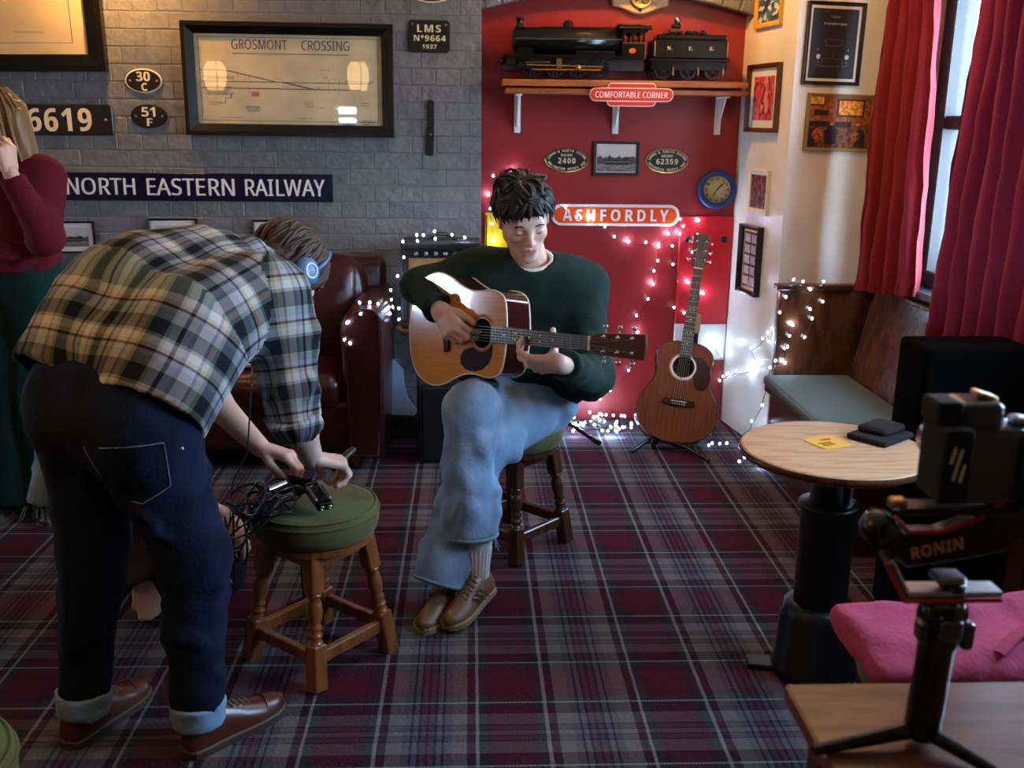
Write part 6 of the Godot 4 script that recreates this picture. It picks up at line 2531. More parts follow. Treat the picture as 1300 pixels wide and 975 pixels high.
	part("eyelashes", st, M.hair_black, o)
	# sweater with the neck of a white tee
	var sw := [cone(Vector3(0.10, 0.930, -3.42), Vector3(0.31, 0.92, -3.415), 0.115, 0.115, 0.06), cone(Vector3(0.11, 0.92, -3.42), Vector3(0.115, 0.575, -3.44), 0.118, 0.135, 0.06), cone(Vector3(0.30, 0.92, -3.42), Vector3(0.245, 0.575, -3.44), 0.118, 0.135, 0.06),
		cone(rsh, rel, 0.078, 0.060, 0.06), cone(rel, rel.lerp(rwr, 0.90), 0.062, 0.044, 0.04, false, true), cone(lsh, lel, 0.074, 0.064, 0.06), cone(lel, lel.lerp(lwr, 0.86), 0.068, 0.046, 0.04, false, true),
		cone(rsh, nb + Vector3(-0.02, -0.035, 0), 0.070, 0.080, 0.06), cone(lsh, nb + Vector3(0.03, -0.040, 0), 0.068, 0.078, 0.06), cone(Vector3(0.36, 0.60, -3.36), Vector3(0.40, 0.70, -3.28), 0.05, 0.06, 0.06)]
	var ncut := cone(nb + Vector3(0.004, -0.01, 0.03), nb + Vector3(-0.01, 0.16, 0.09), 0.058, 0.090, 0.01)
	ncut.sub = true
	sw.append(ncut)
	folds(sw, rsh, rel, 0.078, 0.060, 5, 1)
	folds(sw, lsh, lel, 0.074, 0.064, 8, 2)
	folds(sw, lel, lel.lerp(lwr, 0.8), 0.066, 0.05, 6, 3)
	folds(sw, Vector3(0.2, 0.95, -3.42), Vector3(0.19, 0.60, -3.44), 0.16, 0.16, 6, 4)
	sw.erase(ncut)
	sw.append(ncut)
	part("sweater", to_mesh(nets(sw, 0.0105, 0.008, Vector3(7, 10, 7), 8)), M.sweater_green, o)
	st = new_st()
	ring(st, nb + Vector3(-0.003, 0.020, 0.030), Vector3(-0.06, 0.90, 0.46), 0.072, 0.064, 0.009)
	part("tee_collar", st, M.tee_white, o)
	st = new_st()
	ring(st, nb + Vector3(-0.003, -0.006, 0.026), Vector3(-0.06, 0.90, 0.42), 0.084, 0.076, 0.012)
	for k in [[rel, rwr, 0.88], [lel, lwr, 0.84]]:
		ring(st, k[0].lerp(k[1], k[2]), k[1] - k[0], 0.042, 0.042, 0.011)
	part("ribbing", st, M.sweater_green, o)
	# jeans: one knee over the other
	var je := [cone(Vector3(0.10, 0.545, -3.45), Vector3(0.24, 0.54, -3.45), 0.130, 0.130, 0.06), cone(Vector3(0.09, 0.555, -3.42), Vector3(0.003, 0.625, -3.01), 0.105, 0.082, 0.05), cone(Vector3(0.003, 0.622, -3.0), Vector3(-0.006, 0.43, -2.955), 0.083, 0.076, 0.04), cone(Vector3(-0.006, 0.43, -2.955), Vector3(0.003, 0.240, -2.928), 0.076, 0.083, 0.03, false, true),
		cone(Vector3(0.265, 0.535, -3.42), Vector3(0.05, 0.485, -3.10), 0.108, 0.085, 0.05), cone(Vector3(0.03, 0.475, -3.08), Vector3(-0.098, 0.085, -2.905), 0.078, 0.084, 0.03, false, true)]
	folds(je, Vector3(0.003, 0.622, -3.0), Vector3(0.004, 0.23, -2.925), 0.080, 0.082, 14, 5, 0.016, 0.7)
	folds(je, Vector3(0.265, 0.535, -3.42), Vector3(0.05, 0.485, -3.10), 0.105, 0.088, 12, 6, 0.019)
	folds(je, Vector3(0.09, 0.555, -3.42), Vector3(0.003, 0.625, -3.01), 0.103, 0.084, 8, 7, 0.016)
	folds(je, Vector3(0.03, 0.475, -3.08), Vector3(-0.09, 0.11, -2.91), 0.079, 0.083, 10, 8, 0.015, 0.7)
	part("jeans", to_mesh(nets(je, 0.0088, 0.006, Vector3(7, 5, 7), 11)), M.denim_light, o)
	st = new_st()
	ring(st, Vector3(0.003, 0.242, -2.928), Vector3(0.02, -1, 0.1), 0.080, 0.078, 0.0075)
	part("hem", st, M.denim_cuff, o)
	st = new_st()
	ring(st, Vector3(-0.098, 0.090, -2.905), Vector3(-0.3, -1, 0.4), 0.080, 0.078, 0.007)
	part("hem", st, M.denim_cuff, o)
	st = new_st()
	for i in 9:
		var t := rng.randf_range(-0.02, 0.02)
		tube(st, [Vector3(0.075, 0.240, -2.903 + t), Vector3(0.082 + rng.randf_range(-0.01, 0.012), 0.213 + rng.randf_range(-0.01, 0.01), -2.895 + t * 1.6)], 0.0012, 4)
	part("frayed_threads", st, M.denim_cuff, o)
	st = new_st()
	lathe(st, [Vector2(0.040, 0.060), Vector2(0.037, 0.10), Vector2(0.038, 0.14), Vector2(0.043, 0.20), Vector2(0.046, 0.26)], 24, Transform3D(Basis(Vector3.BACK, -0.03), Vector3(0.018, 0.0, -2.925)))
	var sock := part("sock", st, M.sock_white, o)
	st = new_st()
	for i in 22:
		var a := TAU * i / 22
		tube(st, [Vector3(0.020 + cos(a) * 0.0375, 0.10, -2.925 + sin(a) * 0.0375), Vector3(0.022 + cos(a) * 0.0385, 0.14, -2.925 + sin(a) * 0.0385), Vector3(0.0235 + cos(a) * 0.0435, 0.20, -2.925 + sin(a) * 0.0435)], 0.0018, 4, false)
	part("rib_knit", st, M.sock_white, sock)
	shoe(o, Vector3(0.062, 0.040, -2.962), Vector3(-0.072, 0.012, -2.735), 0.0, M.shoe_tan, M.sole_gum, "brown leather trainer crossed in front")
	shoe(o, Vector3(-0.050, 0.0, -2.985), Vector3(-0.148, 0.0, -2.735), 0.0, M.shoe_tan, M.sole_gum, "brown leather trainer flat on the carpet")

# the print of the plaid shirt is laid along spine and sleeves
func plaid_uv(axes: Array) -> Callable:
	# axes: [[points along the axis], reference vector, radius]
	var per := 0.112
	return func(t: Array) -> Array:
		var c: Vector3 = (t[0] + t[1] + t[2]) / 3.0
		var best := 1e9
		var pick: Array = axes[0]
		for ax in axes:
			for i in ax[0].size() - 1:
				var q := Geometry3D.get_closest_point_to_segment(c, ax[0][i], ax[0][i + 1])
				var d: float = (c - q).length() / ax[2]
				if d < best:
					best = d; pick = ax
		var out := []
		var a0 := 0.0
		for k in 4:
			var p: Vector3 = c if k == 0 else t[k - 1]
			var bd := 1e9
			var s := 0.0
			var acc := 0.0
			var ang := 0.0
			for i in pick[0].size() - 1:
				var a: Vector3 = pick[0][i]
				var b: Vector3 = pick[0][i + 1]
				var L := (b - a).length()
				var d := (b - a) / L
				var tt := (p - a).dot(d)
				var lo := -1e9 if i == 0 else 0.0
				var hi := 1e9 if i == pick[0].size() - 2 else L
				tt = clampf(tt, lo, hi)
				var q := a + d * tt
				if (p - q).length() < bd:
					bd = (p - q).length()
					s = acc + tt
					var rx: Vector3 = (pick[1] - d * d.dot(pick[1])).normalized()
					var ry := d.cross(rx)
					ang = atan2((p - q).dot(ry), (p - q).dot(rx))
				acc += L
			if k == 0:
				a0 = ang
			else:
				ang = a0 + wrapf(ang - a0, -PI, PI)
				out.append(Vector2(ang * pick[2] / per, s / per))
		return out

func plaid_man() -> void:
	var o := thing("person", "man in plaid shirt and dark jeans bending over the green stool", "person", Transform3D())
	var d := Vector3(0.55, 0, -0.83).normalized()
	# skin: forearms, hands, head
	var fz := Vector3(0.34, -0.90, -0.18).normalized()
	var hy := Vector3(0.55, 0.25, -0.80)
	hy = (hy - fz * fz.dot(hy)).normalized()
	var hb := Basis(hy.cross(fz), hy, fz)
	var hs := 1.04
	var hx := Transform3D(hb, Vector3(-0.506, 1.086, -2.735))
	var head := head_prims(hx, hs)
	head.append(cone(hx * Vector3(0, -0.05, -0.03), Vector3(-0.565, 1.12, -2.62), 0.054, 0.060, 0.03))
	var rel := Vector3(-0.445, 0.785, -2.440)
	var rwr := Vector3(-0.418, 0.625, -2.545)
	var lel := Vector3(-0.800, 0.760, -2.850)
	var lwr := Vector3(-0.590, 0.598, -2.715)
	var rsh := Vector3(-0.475, 1.060, -2.490)
	var lsh := Vector3(-0.670, 1.090, -2.780)
	var tr := [cone(Vector3(-0.90, 0.86, -2.30), Vector3(-0.72, 1.10, -2.60), 0.10, 0.10, 0.05), cone(Vector3(-0.72, 0.86, -2.20), Vector3(-0.56, 1.06, -2.48), 0.10, 0.10, 0.05), cone(Vector3(-0.66, 1.09, -2.55), Vector3(-0.565, 1.12, -2.62), 0.09, 0.055, 0.05),
		cone(rsh, rel, 0.045, 0.042, 0.03), cone(rel, rel.lerp(rwr, 0.35), 0.043, 0.043, 0.03), cone(rel.lerp(rwr, 0.35), rwr, 0.043, 0.029, 0.03), cone(lsh, lel, 0.045, 0.042, 0.03), cone(lel, lel.lerp(lwr, 0.3), 0.043, 0.044, 0.03), cone(lel.lerp(lwr, 0.3), lwr, 0.044, 0.028, 0.03),
		cone(Vector3(-0.74, 0.82, -2.20), Vector3(-0.655, 0.50, -2.22), 0.07, 0.05, 0.03), cone(Vector3(-0.655, 0.50, -2.22), Vector3(-0.665, 0.06, -2.20), 0.05, 0.035, 0.03), cone(Vector3(-0.90, 0.82, -2.30), Vector3(-0.915, 0.49, -2.31), 0.07, 0.05, 0.03), cone(Vector3(-0.915, 0.49, -2.31), Vector3(-0.955, 0.06, -2.245), 0.05, 0.035, 0.03)]
	var rh := hand(rwr, Vector3(0.62, -0.30, -0.55), Vector3(-0.35, -0.85, 0.2), true, [[35, 62, 35], [38, 66, 38], [42, 66, 40], [44, 62, 40]], 3.0, [Vector3(0.75, 0.45, 0.55), Vector3(0.75, 0.0, 0.7), Vector3(0.8, -0.25, 0.6)], 1.05)
	var lh := hand(lwr, Vector3(0.80, -0.16, 0.25), Vector3(0.1, -0.95, 0.25), false, [[32, 48, 26], [36, 52, 28], [40, 54, 30], [42, 52, 30]], 3.0, [Vector3(0.8, 0.4, 0.5), Vector3(0.9, 0.1, 0.5), Vector3(0.9, -0.05, 0.5)], 1.05)
	var fore := [tr[4], tr[5], tr[7], tr[8]]
	var bm := join([nets(tr, 0.018), nets(fore, 0.007), nets(head, 0.006), nets(rh, 0.0042), nets(lh, 0.0042)])
	part("body", to_mesh(bm, skin_paint(hx, hs, SKIN)), M.skin, o)
	# shirt, sleeves rolled to the elbow
	var sh := [cone(Vector3(-0.845, 1.055, -2.455), Vector3(-0.945, 0.885, -2.325), 0.128, 0.132, 0.07, false, true), cone(Vector3(-0.655, 1.010, -2.325), Vector3(-0.715, 0.855, -2.185), 0.128, 0.130, 0.07, false, true), cone(Vector3(-0.90, 0.98, -2.38), Vector3(-0.70, 0.93, -2.24), 0.120, 0.120, 0.07),
		cone(Vector3(-0.845, 1.055, -2.455), Vector3(-0.735, 1.105, -2.630), 0.128, 0.120, 0.07), cone(Vector3(-0.655, 1.010, -2.325), Vector3(-0.545, 1.060, -2.475), 0.128, 0.118, 0.07), cone(Vector3(-0.77, 1.09, -2.46), Vector3(-0.66, 1.115, -2.56), 0.125, 0.105, 0.07),
		cone(rsh, rel + Vector3(0.002, -0.025, -0.010), 0.088, 0.066, 0.06, false, true), cone(lsh, lel.lerp(lwr, 0.1), 0.085, 0.062, 0.06, false, true), cone(Vector3(-0.60, 1.10, -2.60), Vector3(-0.56, 1.115, -2.63), 0.075, 0.070, 0.06)]
	var ax := [[[Vector3(-0.83, 0.86, -2.25), Vector3(-0.75, 1.03, -2.39), Vector3(-0.64, 1.085, -2.555), Vector3(-0.54, 1.10, -2.70)], Vector3(-0.2, 1.0, 0.35), 0.17], [[rsh + Vector3(-0.01, 0.03, 0), rel], Vector3(0.5, 0.0, 0.8), 0.080], [[lsh, lel], Vector3(0.5, 0.0, 0.8), 0.080]]
	for k in [[Vector3(-0.895, 0.970, -2.390), Vector3(-0.970, 0.842, -2.292), 0.117], [Vector3(-0.685, 0.930, -2.255), Vector3(-0.738, 0.795, -2.131), 0.116], [Vector3(-0.855, 0.845, -2.245), Vector3(-0.81, 0.86, -2.265), 0.105]]:
		var hol := cone(k[0], k[1], k[2], k[2], 0.008)
		hol.sub = true
		sh.append(hol)
	folds(sh, rsh, rel, 0.086, 0.066, 9, 12, 0.012)
	folds(sh, Vector3(-0.66, 1.0, -2.32), Vector3(-0.56, 1.05, -2.46), 0.125, 0.118, 7, 13, 0.014)
	folds(sh, Vector3(-0.70, 0.87, -2.20), Vector3(-0.655, 1.0, -2.32), 0.13, 0.128, 7, 14, 0.014)
	part("plaid_shirt", to_mesh(nets(sh, 0.0095, 0.009, Vector3(6, 6, 6), 21), null, plaid_uv(ax)), M.plaid, o)
	var cuff := nets([cone(rel + Vector3(-0.002, 0.000, 0.002), rel + Vector3(0.006, -0.052, -0.024), 0.070, 0.066, 0.02, true, true)], 0.007, 0.008, Vector3(14, 14, 14), 5)
	part("rolled_cuff", to_mesh(cuff, null, plaid_uv([ax[1]])), M.plaid, o)
	var col := nets([cone(Vector3(-0.585, 1.115, -2.595), Vector3(-0.555, 1.135, -2.640), 0.082, 0.076, 0.02, true, true)], 0.008)
	part("collar", to_mesh(col, null, plaid_uv([ax[0]])), M.plaid, o)
	# hair
	var hp := [egg(hx * (Vector3(0, 0.042, -0.022) * hs), Vector3(0.084, 0.090, 0.095) * hs, hb, 0.02), egg(hx * (Vector3(0, -0.025, -0.055) * hs), Vector3(0.070, 0.062, 0.052) * hs, hb, 0.03), egg(hx * (Vector3(0, -0.03, 0.100) * hs), Vector3(0.085, 0.085, 0.075) * hs, hb, 0.012, true)]
	var hair := part("hair", to_mesh(nets(hp, 0.0065, 0.010, Vector3(36, 36, 36), 5)), M.hair_brown, o)
	var st := new_st()
	var locks := []
	for i in 240:
		var az := rng.randf_range(-PI, PI)
		locks.append([az, rng.randf_range(0.05, 0.7), rng.randf_range(1.1, 1.3) if absf(az) < 1.0 else rng.randf_range(1.5, 2.3), rng.randf_range(0.03, 0.16), rng.randf_range(-0.4, 0.4)])
	hair_locks(st, hx, hs, locks, 0.0075, Vector3(0.082, 0.096, 0.100))
	part("locks", st, M.hair_brown, hair)
	# jeans with turned-up cuffs
	var je := [cone(Vector3(-0.895, 0.850, -2.300), Vector3(-0.745, 0.840, -2.205), 0.138, 0.138, 0.05), cone(Vector3(-0.742, 0.80, -2.205), Vector3(-0.650, 0.50, -2.220), 0.118, 0.080, 0.05), cone(Vector3(-0.650, 0.50, -2.220), Vector3(-0.662, 0.115, -2.198), 0.078, 0.060, 0.04, false, true), cone(Vector3(-0.900, 0.80, -2.300), Vector3(-0.915, 0.49, -2.310), 0.116, 0.080, 0.05), cone(Vector3(-0.915, 0.49, -2.310), Vector3(-0.952, 0.115, -2.248), 0.078, 0.060, 0.04, false, true)]
	var je0 := je.duplicate()
	folds(je, Vector3(-0.650, 0.50, -2.220), Vector3(-0.662, 0.13, -2.198), 0.076, 0.060, 10, 16, 0.012, 0.8)
	folds(je, Vector3(-0.915, 0.49, -2.310), Vector3(-0.952, 0.13, -2.248), 0.076, 0.060, 10, 17, 0.012, 0.8)
	folds(je, Vector3(-0.742, 0.80, -2.205), Vector3(-0.650, 0.50, -2.220), 0.116, 0.09, 8, 18, 0.012)
	part("jeans", to_mesh(nets(je, 0.009, 0.007, Vector3(7, 6, 7), 31)), M.denim_dark, o)
	for k in [[Vector3(-0.662, 0.128, -2.198), Vector3(-0.664, 0.070, -2.200)], [Vector3(-0.951, 0.128, -2.248), Vector3(-0.955, 0.070, -2.246)]]:
		part("trouser_cuff", to_mesh(nets([cone(k[0], k[1], 0.066, 0.064, 0.01, true, true)], 0.008, 0.004, Vector3(14, 14, 14), 2)), M.denim_cuff, o)
	var back := Vector3(0.25, 0.10, 0.96)
	var pk := [Vector3(-0.822, 0.811, -2.06), Vector3(-0.773, 0.690, -2.06), Vector3(-0.709, 0.675, -2.06), Vector3(-0.644, 0.715, -2.06), Vector3(-0.650, 0.820, -2.06), Vector3(-0.822, 0.811, -2.06)]
	for i in pk.size(): pk[i] -= back * 0.10
	part("pocket_stitching", stitch(je0, pk, back, 0.0009), M.denim_cuff, o)
	var rp := surface_point(je0, Vector3(-0.50, 0.80, -1.95), Vector3(-0.66, 0.79, -2.16))
	st = new_st()
	ball(st, rp, Vector3.ONE * 0.006, 10, 6)
	part("rivet", st, M.steel, o)
	shoe(o, Vector3(-0.690, 0.0, -2.150), Vector3(-0.492, 0.0, -2.372), 0.0, M.shoe_brown, M.sole_dark, "brown leather brogue nearer the stool", 1)
	shoe(o, Vector3(-0.985, 0.0, -2.190), Vector3(-0.872, 0.0, -2.458), 0.0, M.shoe_brown, M.sole_dark, "brown leather brogue set back", 1)
	# headphones on his head and the cable that hangs from them
	var h := thing("headphones", "blue and black headphones on the bending man's head", "headphones", Transform3D())
	st = new_st()
	var ps := []
	for i in 19:
		var a := lerpf(-1.75, 1.75, i / 18.0)
		ps.append(hx * (Vector3(sin(a) * 0.098, cos(a) * 0.112 + 0.024, 0.008) * hs))
	tube(st, ps, 0.013, 8, true, 0.45, hb.z)
	part("headband", st, M.headphone_blue, h)
	for s in [-1.0, 1.0]:
		st = new_st()
		lathe(st, [Vector2(0.0, 0.0), Vector2(0.034, 0.0), Vector2(0.038, 0.008), Vector2(0.036, 0.022), Vector2(0.024, 0.030), Vector2(0.0, 0.031)], 24, Transform3D(hb * Basis(Vector3.BACK, -PI / 2 * s), hx * (Vector3(s * 0.080, -0.004, 0.0) * hs)))
		var cup := part("ear_cup", st, M.headphone_blue, h)
		st = new_st()
		ring(st, hx * (Vector3(s * 0.110, -0.004, 0.0) * hs), hb.x, 0.019, 0.019, 0.0028)
		part("cup_ring", st, M.white_ink, cup)
		st = new_st()
		lathe(st, [Vector2(0.030, -0.014), Vector2(0.040, -0.010), Vector2(0.040, 0.0), Vector2(0.0, 0.0)], 24, Transform3D(hb * Basis(Vector3.BACK, -PI / 2 * s), hx * (Vector3(s * 0.080, -0.004, 0.0) * hs)))
		part("ear_pad", st, M.black_soft, cup)

func woman() -> void:
	var o := thing("person", "standing woman in maroon sweater and green trousers touching her face", "person", Transform3D())
	var fz := Vector3(-0.55, -0.10, 0.83).normalized()
	var hy := (Vector3.UP - fz * fz.y).normalized()
	var hb := Basis(hy.cross(fz), hy, fz)
	var hx := Transform3D(hb, Vector3(-1.685, 1.455, -3.74))
	var head := head_prims(hx, 0.96)
	head.append(cone(hx * Vector3(0, -0.05, -0.02), Vector3(-1.69, 1.29, -3.78), 0.047, 0.055, 0.03))
	var lsh := Vector3(-1.520, 1.285, -3.745)
	var rsh := Vector3(-1.875, 1.285, -3.790)
	var lel := Vector3(-1.488, 1.075, -3.610)
	var lwr := Vector3(-1.560, 1.305, -3.550)
	var tr := [cone(Vector3(-1.79, 1.22, -3.77), Vector3(-1.59, 1.22, -3.75), 0.085, 0.085, 0.05), cone(Vector3(-1.76, 1.2, -3.77), Vector3(-1.75, 0.9, -3.77), 0.09, 0.09, 0.05), cone(Vector3(-1.62, 1.2, -3.76), Vector3(-1.63, 0.9, -3.76), 0.09, 0.09, 0.05), cone(lsh, lel, 0.04, 0.035, 0.03), cone(lel, lwr, 0.036, 0.026, 0.02), cone(rsh, Vector3(-1.92, 1.02, -3.76), 0.04, 0.035, 0.03), cone(Vector3(-1.92, 1.02, -3.76), Vector3(-1.85, 0.83, -3.66), 0.036, 0.026, 0.03),
		cone(Vector3(-1.75, 0.88, -3.77), Vector3(-1.75, 0.08, -3.74), 0.07, 0.035, 0.03), cone(Vector3(-1.62, 0.88, -3.76), Vector3(-1.61, 0.08, -3.73), 0.07, 0.035, 0.03)]
	var lh := hand(lwr, Vector3(-0.10, 0.95, -0.18), Vector3(-0.85, 0.05, -0.5), false, [[38, 60, 30], [42, 64, 34], [50, 66, 36], [56, 66, 36]], 3.0, [Vector3(0.75, 0.5, 0.45), Vector3(0.9, 0.15, 0.5), Vector3(0.9, 0.0, 0.55)], 0.92)
	var rh := hand(Vector3(-1.85, 0.83, -3.66), Vector3(0.25, -0.9, 0.3), Vector3(0.8, 0.2, -0.5), true, [[20, 30, 20], [22, 32, 20], [24, 34, 22], [26, 34, 22]], 3.0, [Vector3(0.8, 0.5, 0.3), Vector3(0.9, 0.2, 0.3), Vector3(0.95, 0.1, 0.3)], 0.92)
	part("body", to_mesh(join([nets(tr, 0.015), nets(head, 0.0065), nets(lh, 0.0042), nets(rh, 0.005)]), skin_paint(hx, 0.96, SKIN)), M.skin, o)
	var hp := [egg(hx * (Vector3(0, 0.045, -0.022) * 0.96), Vector3(0.084, 0.092, 0.100) * 0.96, hb, 0.02), cone(hx * Vector3(0.055, 0.02, -0.045), hx * Vector3(0.085, -0.17, -0.045), 0.045, 0.042, 0.04), cone(hx * Vector3(-0.055, 0.02, -0.045), hx * Vector3(-0.08, -0.20, -0.03), 0.045, 0.04, 0.04), cone(hx * Vector3(0, 0.0, -0.07), hx * Vector3(0, -0.24, -0.09), 0.055, 0.05, 0.04)]
	hp.append(egg(hx * (Vector3(0, -0.03, 0.105)), Vector3(0.068, 0.10, 0.085), hb, 0.012, true))
	var hair := part("hair", to_mesh(nets(hp, 0.0075, 0.008, Vector3(34, 6, 34), 6)), M.hair_fair, o)
	var st := new_st()
	for i in 60:
		var a := rng.randf_range(-2.4, 2.4) + PI
		var s := sin(a); var c := cos(a)
		var r := rng.randf_range(0.95, 1.06)
		tube(st, [hx * Vector3(s * 0.05 * r, 0.125, c * 0.05 * r - 0.02), hx * Vector3(s * 0.088 * r, 0.06, c * 0.10 * r - 0.02), hx * Vector3(s * 0.098 * r, -0.04, c * 0.105 * r - 0.02), hx * Vector3(s * 0.105 * r, -0.14, c * 0.10 * r - 0.03), hx * Vector3(s * 0.10 * r + rng.randf_range(-0.02, 0.02), -0.22 + rng.randf_range(-0.04, 0.02), c * 0.10 * r - 0.03)], [0.004, 0.008, 0.008, 0.006, 0.001], 5, false, 0.6)
	part("locks", st, M.hair_fair, hair)
	var sw := [cone(Vector3(-1.80, 1.235, -3.78), Vector3(-1.59, 1.235, -3.755), 0.105, 0.105, 0.06), cone(Vector3(-1.77, 1.2, -3.77), Vector3(-1.765, 0.955, -3.77), 0.118, 0.120, 0.06, false, true), cone(Vector3(-1.62, 1.2, -3.76), Vector3(-1.625, 0.945, -3.76), 0.118, 0.122, 0.06, false, true), cone(lsh, lel, 0.066, 0.056, 0.05), cone(lel, lel.lerp(lwr, 0.92), 0.058, 0.040, 0.04, false, true), cone(rsh, Vector3(-1.92, 1.02, -3.76), 0.066, 0.054, 0.05), cone(Vector3(-1.92, 1.02, -3.76), Vector3(-1.86, 0.86, -3.68), 0.054, 0.038, 0.04, false, true), cone(Vector3(-1.69, 1.28, -3.78), Vector3(-1.69, 1.325, -3.775), 0.08, 0.062, 0.05)]
	folds(sw, lsh, lel, 0.064, 0.056, 6, 22, 0.010)
	folds(sw, Vector3(-1.69, 1.2, -3.765), Vector3(-1.69, 0.96, -3.765), 0.18, 0.18, 8, 23, 0.012)
	part("sweater", to_mesh(nets(sw, 0.011, 0.007, Vector3(6, 9, 6), 9)), M.sweater_maroon, o)
	var je := [cone(Vector3(-1.77, 0.90, -3.77), Vector3(-1.61, 0.90, -3.76), 0.126, 0.126, 0.05), cone(Vector3(-1.76, 0.88, -3.77), Vector3(-1.77, 0.05, -3.74), 0.12, 0.10, 0.03, false, true), cone(Vector3(-1.61, 0.88, -3.76), Vector3(-1.60, 0.05, -3.73), 0.125, 0.10, 0.03, false, true)]
	part("trousers", to_mesh(nets(je, 0.013, 0.010, Vector3(9, 4, 9), 17)), M.trousers_green, o)
	shoe(o, Vector3(-1.60, 0, -3.80), Vector3(-1.58, 0, -3.55), 0.0, M.black, M.sole_dark, "dark shoe", 1)
	shoe(o, Vector3(-1.77, 0, -3.81), Vector3(-1.80, 0, -3.56), 0.0, M.black, M.sole_dark, "dark shoe", 1)

func crouching() -> void:
	var o := thing("person", "crouching person in olive jacket mostly hidden behind the plaid man's legs", "person", Transform3D())
	var fz := Vector3(0.75, -0.6, 0.25).normalized()
	var hy := (Vector3.UP - fz * fz.y).normalized()
	var hb := Basis(hy.cross(fz), hy, fz)
	var hx := Transform3D(hb, Vector3(-0.945, 0.800, -2.93))
	var head := head_prims(hx, 1.0)
	head.append(cone(hx * Vector3(0, -0.05, -0.02), Vector3(-1.00, 0.66, -2.96), 0.05, 0.056, 0.03))
	var rsh := Vector3(-0.925, 0.58, -2.85)
	var rel := Vector3(-0.860, 0.40, -2.80)
	var rwr := Vector3(-0.757, 0.345, -2.860)
	var lsh := Vector3(-1.12, 0.58, -2.98)
	var lel := Vector3(-1.06, 0.32, -2.86)
	var lwr := Vector3(-0.985, 0.125, -2.815)
	var tr := [cone(Vector3(-1.0, 0.60, -2.95), Vector3(-1.12, 0.26, -3.0), 0.10, 0.11, 0.05), cone(rsh, rel, 0.04, 0.036, 0.03), cone(rel, rwr, 0.036, 0.027, 0.02), cone(lsh, lel, 0.04, 0.036, 0.03), cone(lel, lwr, 0.036, 0.027, 0.02), cone(Vector3(-1.08, 0.25, -2.98), Vector3(-0.76, 0.22, -2.98), 0.07, 0.05, 0.03), cone(Vector3(-0.76, 0.22, -2.98), Vector3(-1.05, 0.06, -3.05), 0.05, 0.035, 0.03)]
	var rh := hand(rwr, Vector3(0.45, -0.85, 0.05), Vector3(-0.6, -0.35, -0.7), true, [[16, 26, 14], [18, 26, 16], [20, 28, 16], [22, 28, 16]], 5.0, [Vector3(0.8, 0.5, 0.3), Vector3(0.9, 0.3, 0.2), Vector3(0.95, 0.15, 0.2)], 1.0)
	var lh := hand(lwr, Vector3(0.28, -0.95, 0.10), Vector3(-0.3, -0.1, -0.95), false, [[72, 82, 50], [74, 84, 50], [76, 84, 50], [78, 84, 50]], 1.0, [Vector3(0.8, 0.4, 0.5), Vector3(0.6, -0.1, 0.8), Vector3(0.4, -0.5, 0.8)], 1.0)
	part("body", to_mesh(join([nets(tr, 0.013), nets(head, 0.010), nets(rh, 0.0042), nets(lh, 0.0042)]), skin_paint(hx, 1.0, SKIN)), M.skin, o)
	var hp := [egg(hx * Vector3(0, 0.045, -0.022), Vector3(0.084, 0.090, 0.096), hb, 0.02), egg(hx * Vector3(0, -0.03, 0.105), Vector3(0.085, 0.085, 0.078), hb, 0.012, true)]
	part("hair", to_mesh(nets(hp, 0.009, 0.010, Vector3(34, 34, 34), 6)), M.hair_brown, o)
	var ja := [cone(Vector3(-0.97, 0.60, -2.90), Vector3(-1.07, 0.30, -2.95), 0.115, 0.125, 0.06, false, true), cone(Vector3(-1.08, 0.60, -2.98), Vector3(-1.18, 0.30, -3.02), 0.115, 0.125, 0.06, false, true), cone(rsh, rel, 0.066, 0.060, 0.05), cone(rel, rel.lerp(rwr, 0.75), 0.058, 0.048, 0.03, false, true), cone(lsh, lel, 0.066, 0.060, 0.05), cone(lel, lel.lerp(lwr, 0.92), 0.060, 0.050, 0.03, false, true)]
	part("jacket", to_mesh(nets(ja, 0.012, 0.012, Vector3(9, 9, 9), 19)), M.olive_cloth, o)
	var je := [cone(Vector3(-1.05, 0.24, -2.95), Vector3(-0.78, 0.23, -2.96), 0.10, 0.085, 0.05), cone(Vector3(-0.78, 0.22, -2.96), Vector3(-0.78, 0.06, -3.05), 0.085, 0.055, 0.04), cone(Vector3(-0.80, 0.07, -3.0), Vector3(-1.05, 0.07, -3.05), 0.065, 0.06, 0.04), cone(Vector3(-1.15, 0.24, -3.02), Vector3(-0.92, 0.16, -3.10), 0.11, 0.09, 0.05), cone(Vector3(-0.92, 0.10, -3.10), Vector3(-1.15, 0.07, -3.16), 0.08, 0.06, 0.04)]
	part("trousers", to_mesh(nets(je, 0.012, 0.010, Vector3(9, 9, 9), 23)), M.charcoal_cloth, o)
	var st := new_st()
	var dn := nets([cone(Vector3(-1.27, 0.50, -2.98), Vector3(-1.315, 0.335, -2.97), 0.055, 0.050, 0.03, false, true)], 0.010, 0.010, Vector3(11, 11, 11), 4)
	part("shirt_tail", to_mesh(dn), M.denim_light, o)
	for i in 16:
		var t := rng.randf_range(-0.045, 0.045)
		tube(st, [Vector3(-1.315 + t, 0.337, -2.935), Vector3(-1.318 + t * 1.2 + rng.randf_range(-0.01, 0.01), 0.295 + rng.randf_range(-0.01, 0.01), -2.932)], 0.0012, 4)
	part("fringe", st, M.denim_cuff, o)
	shoe(o, Vector3(-1.10, 0.0, -3.06), Vector3(-1.33, 0.0, -3.09), 0.0, M.black, M.sole_dark, "dark shoe", 1)

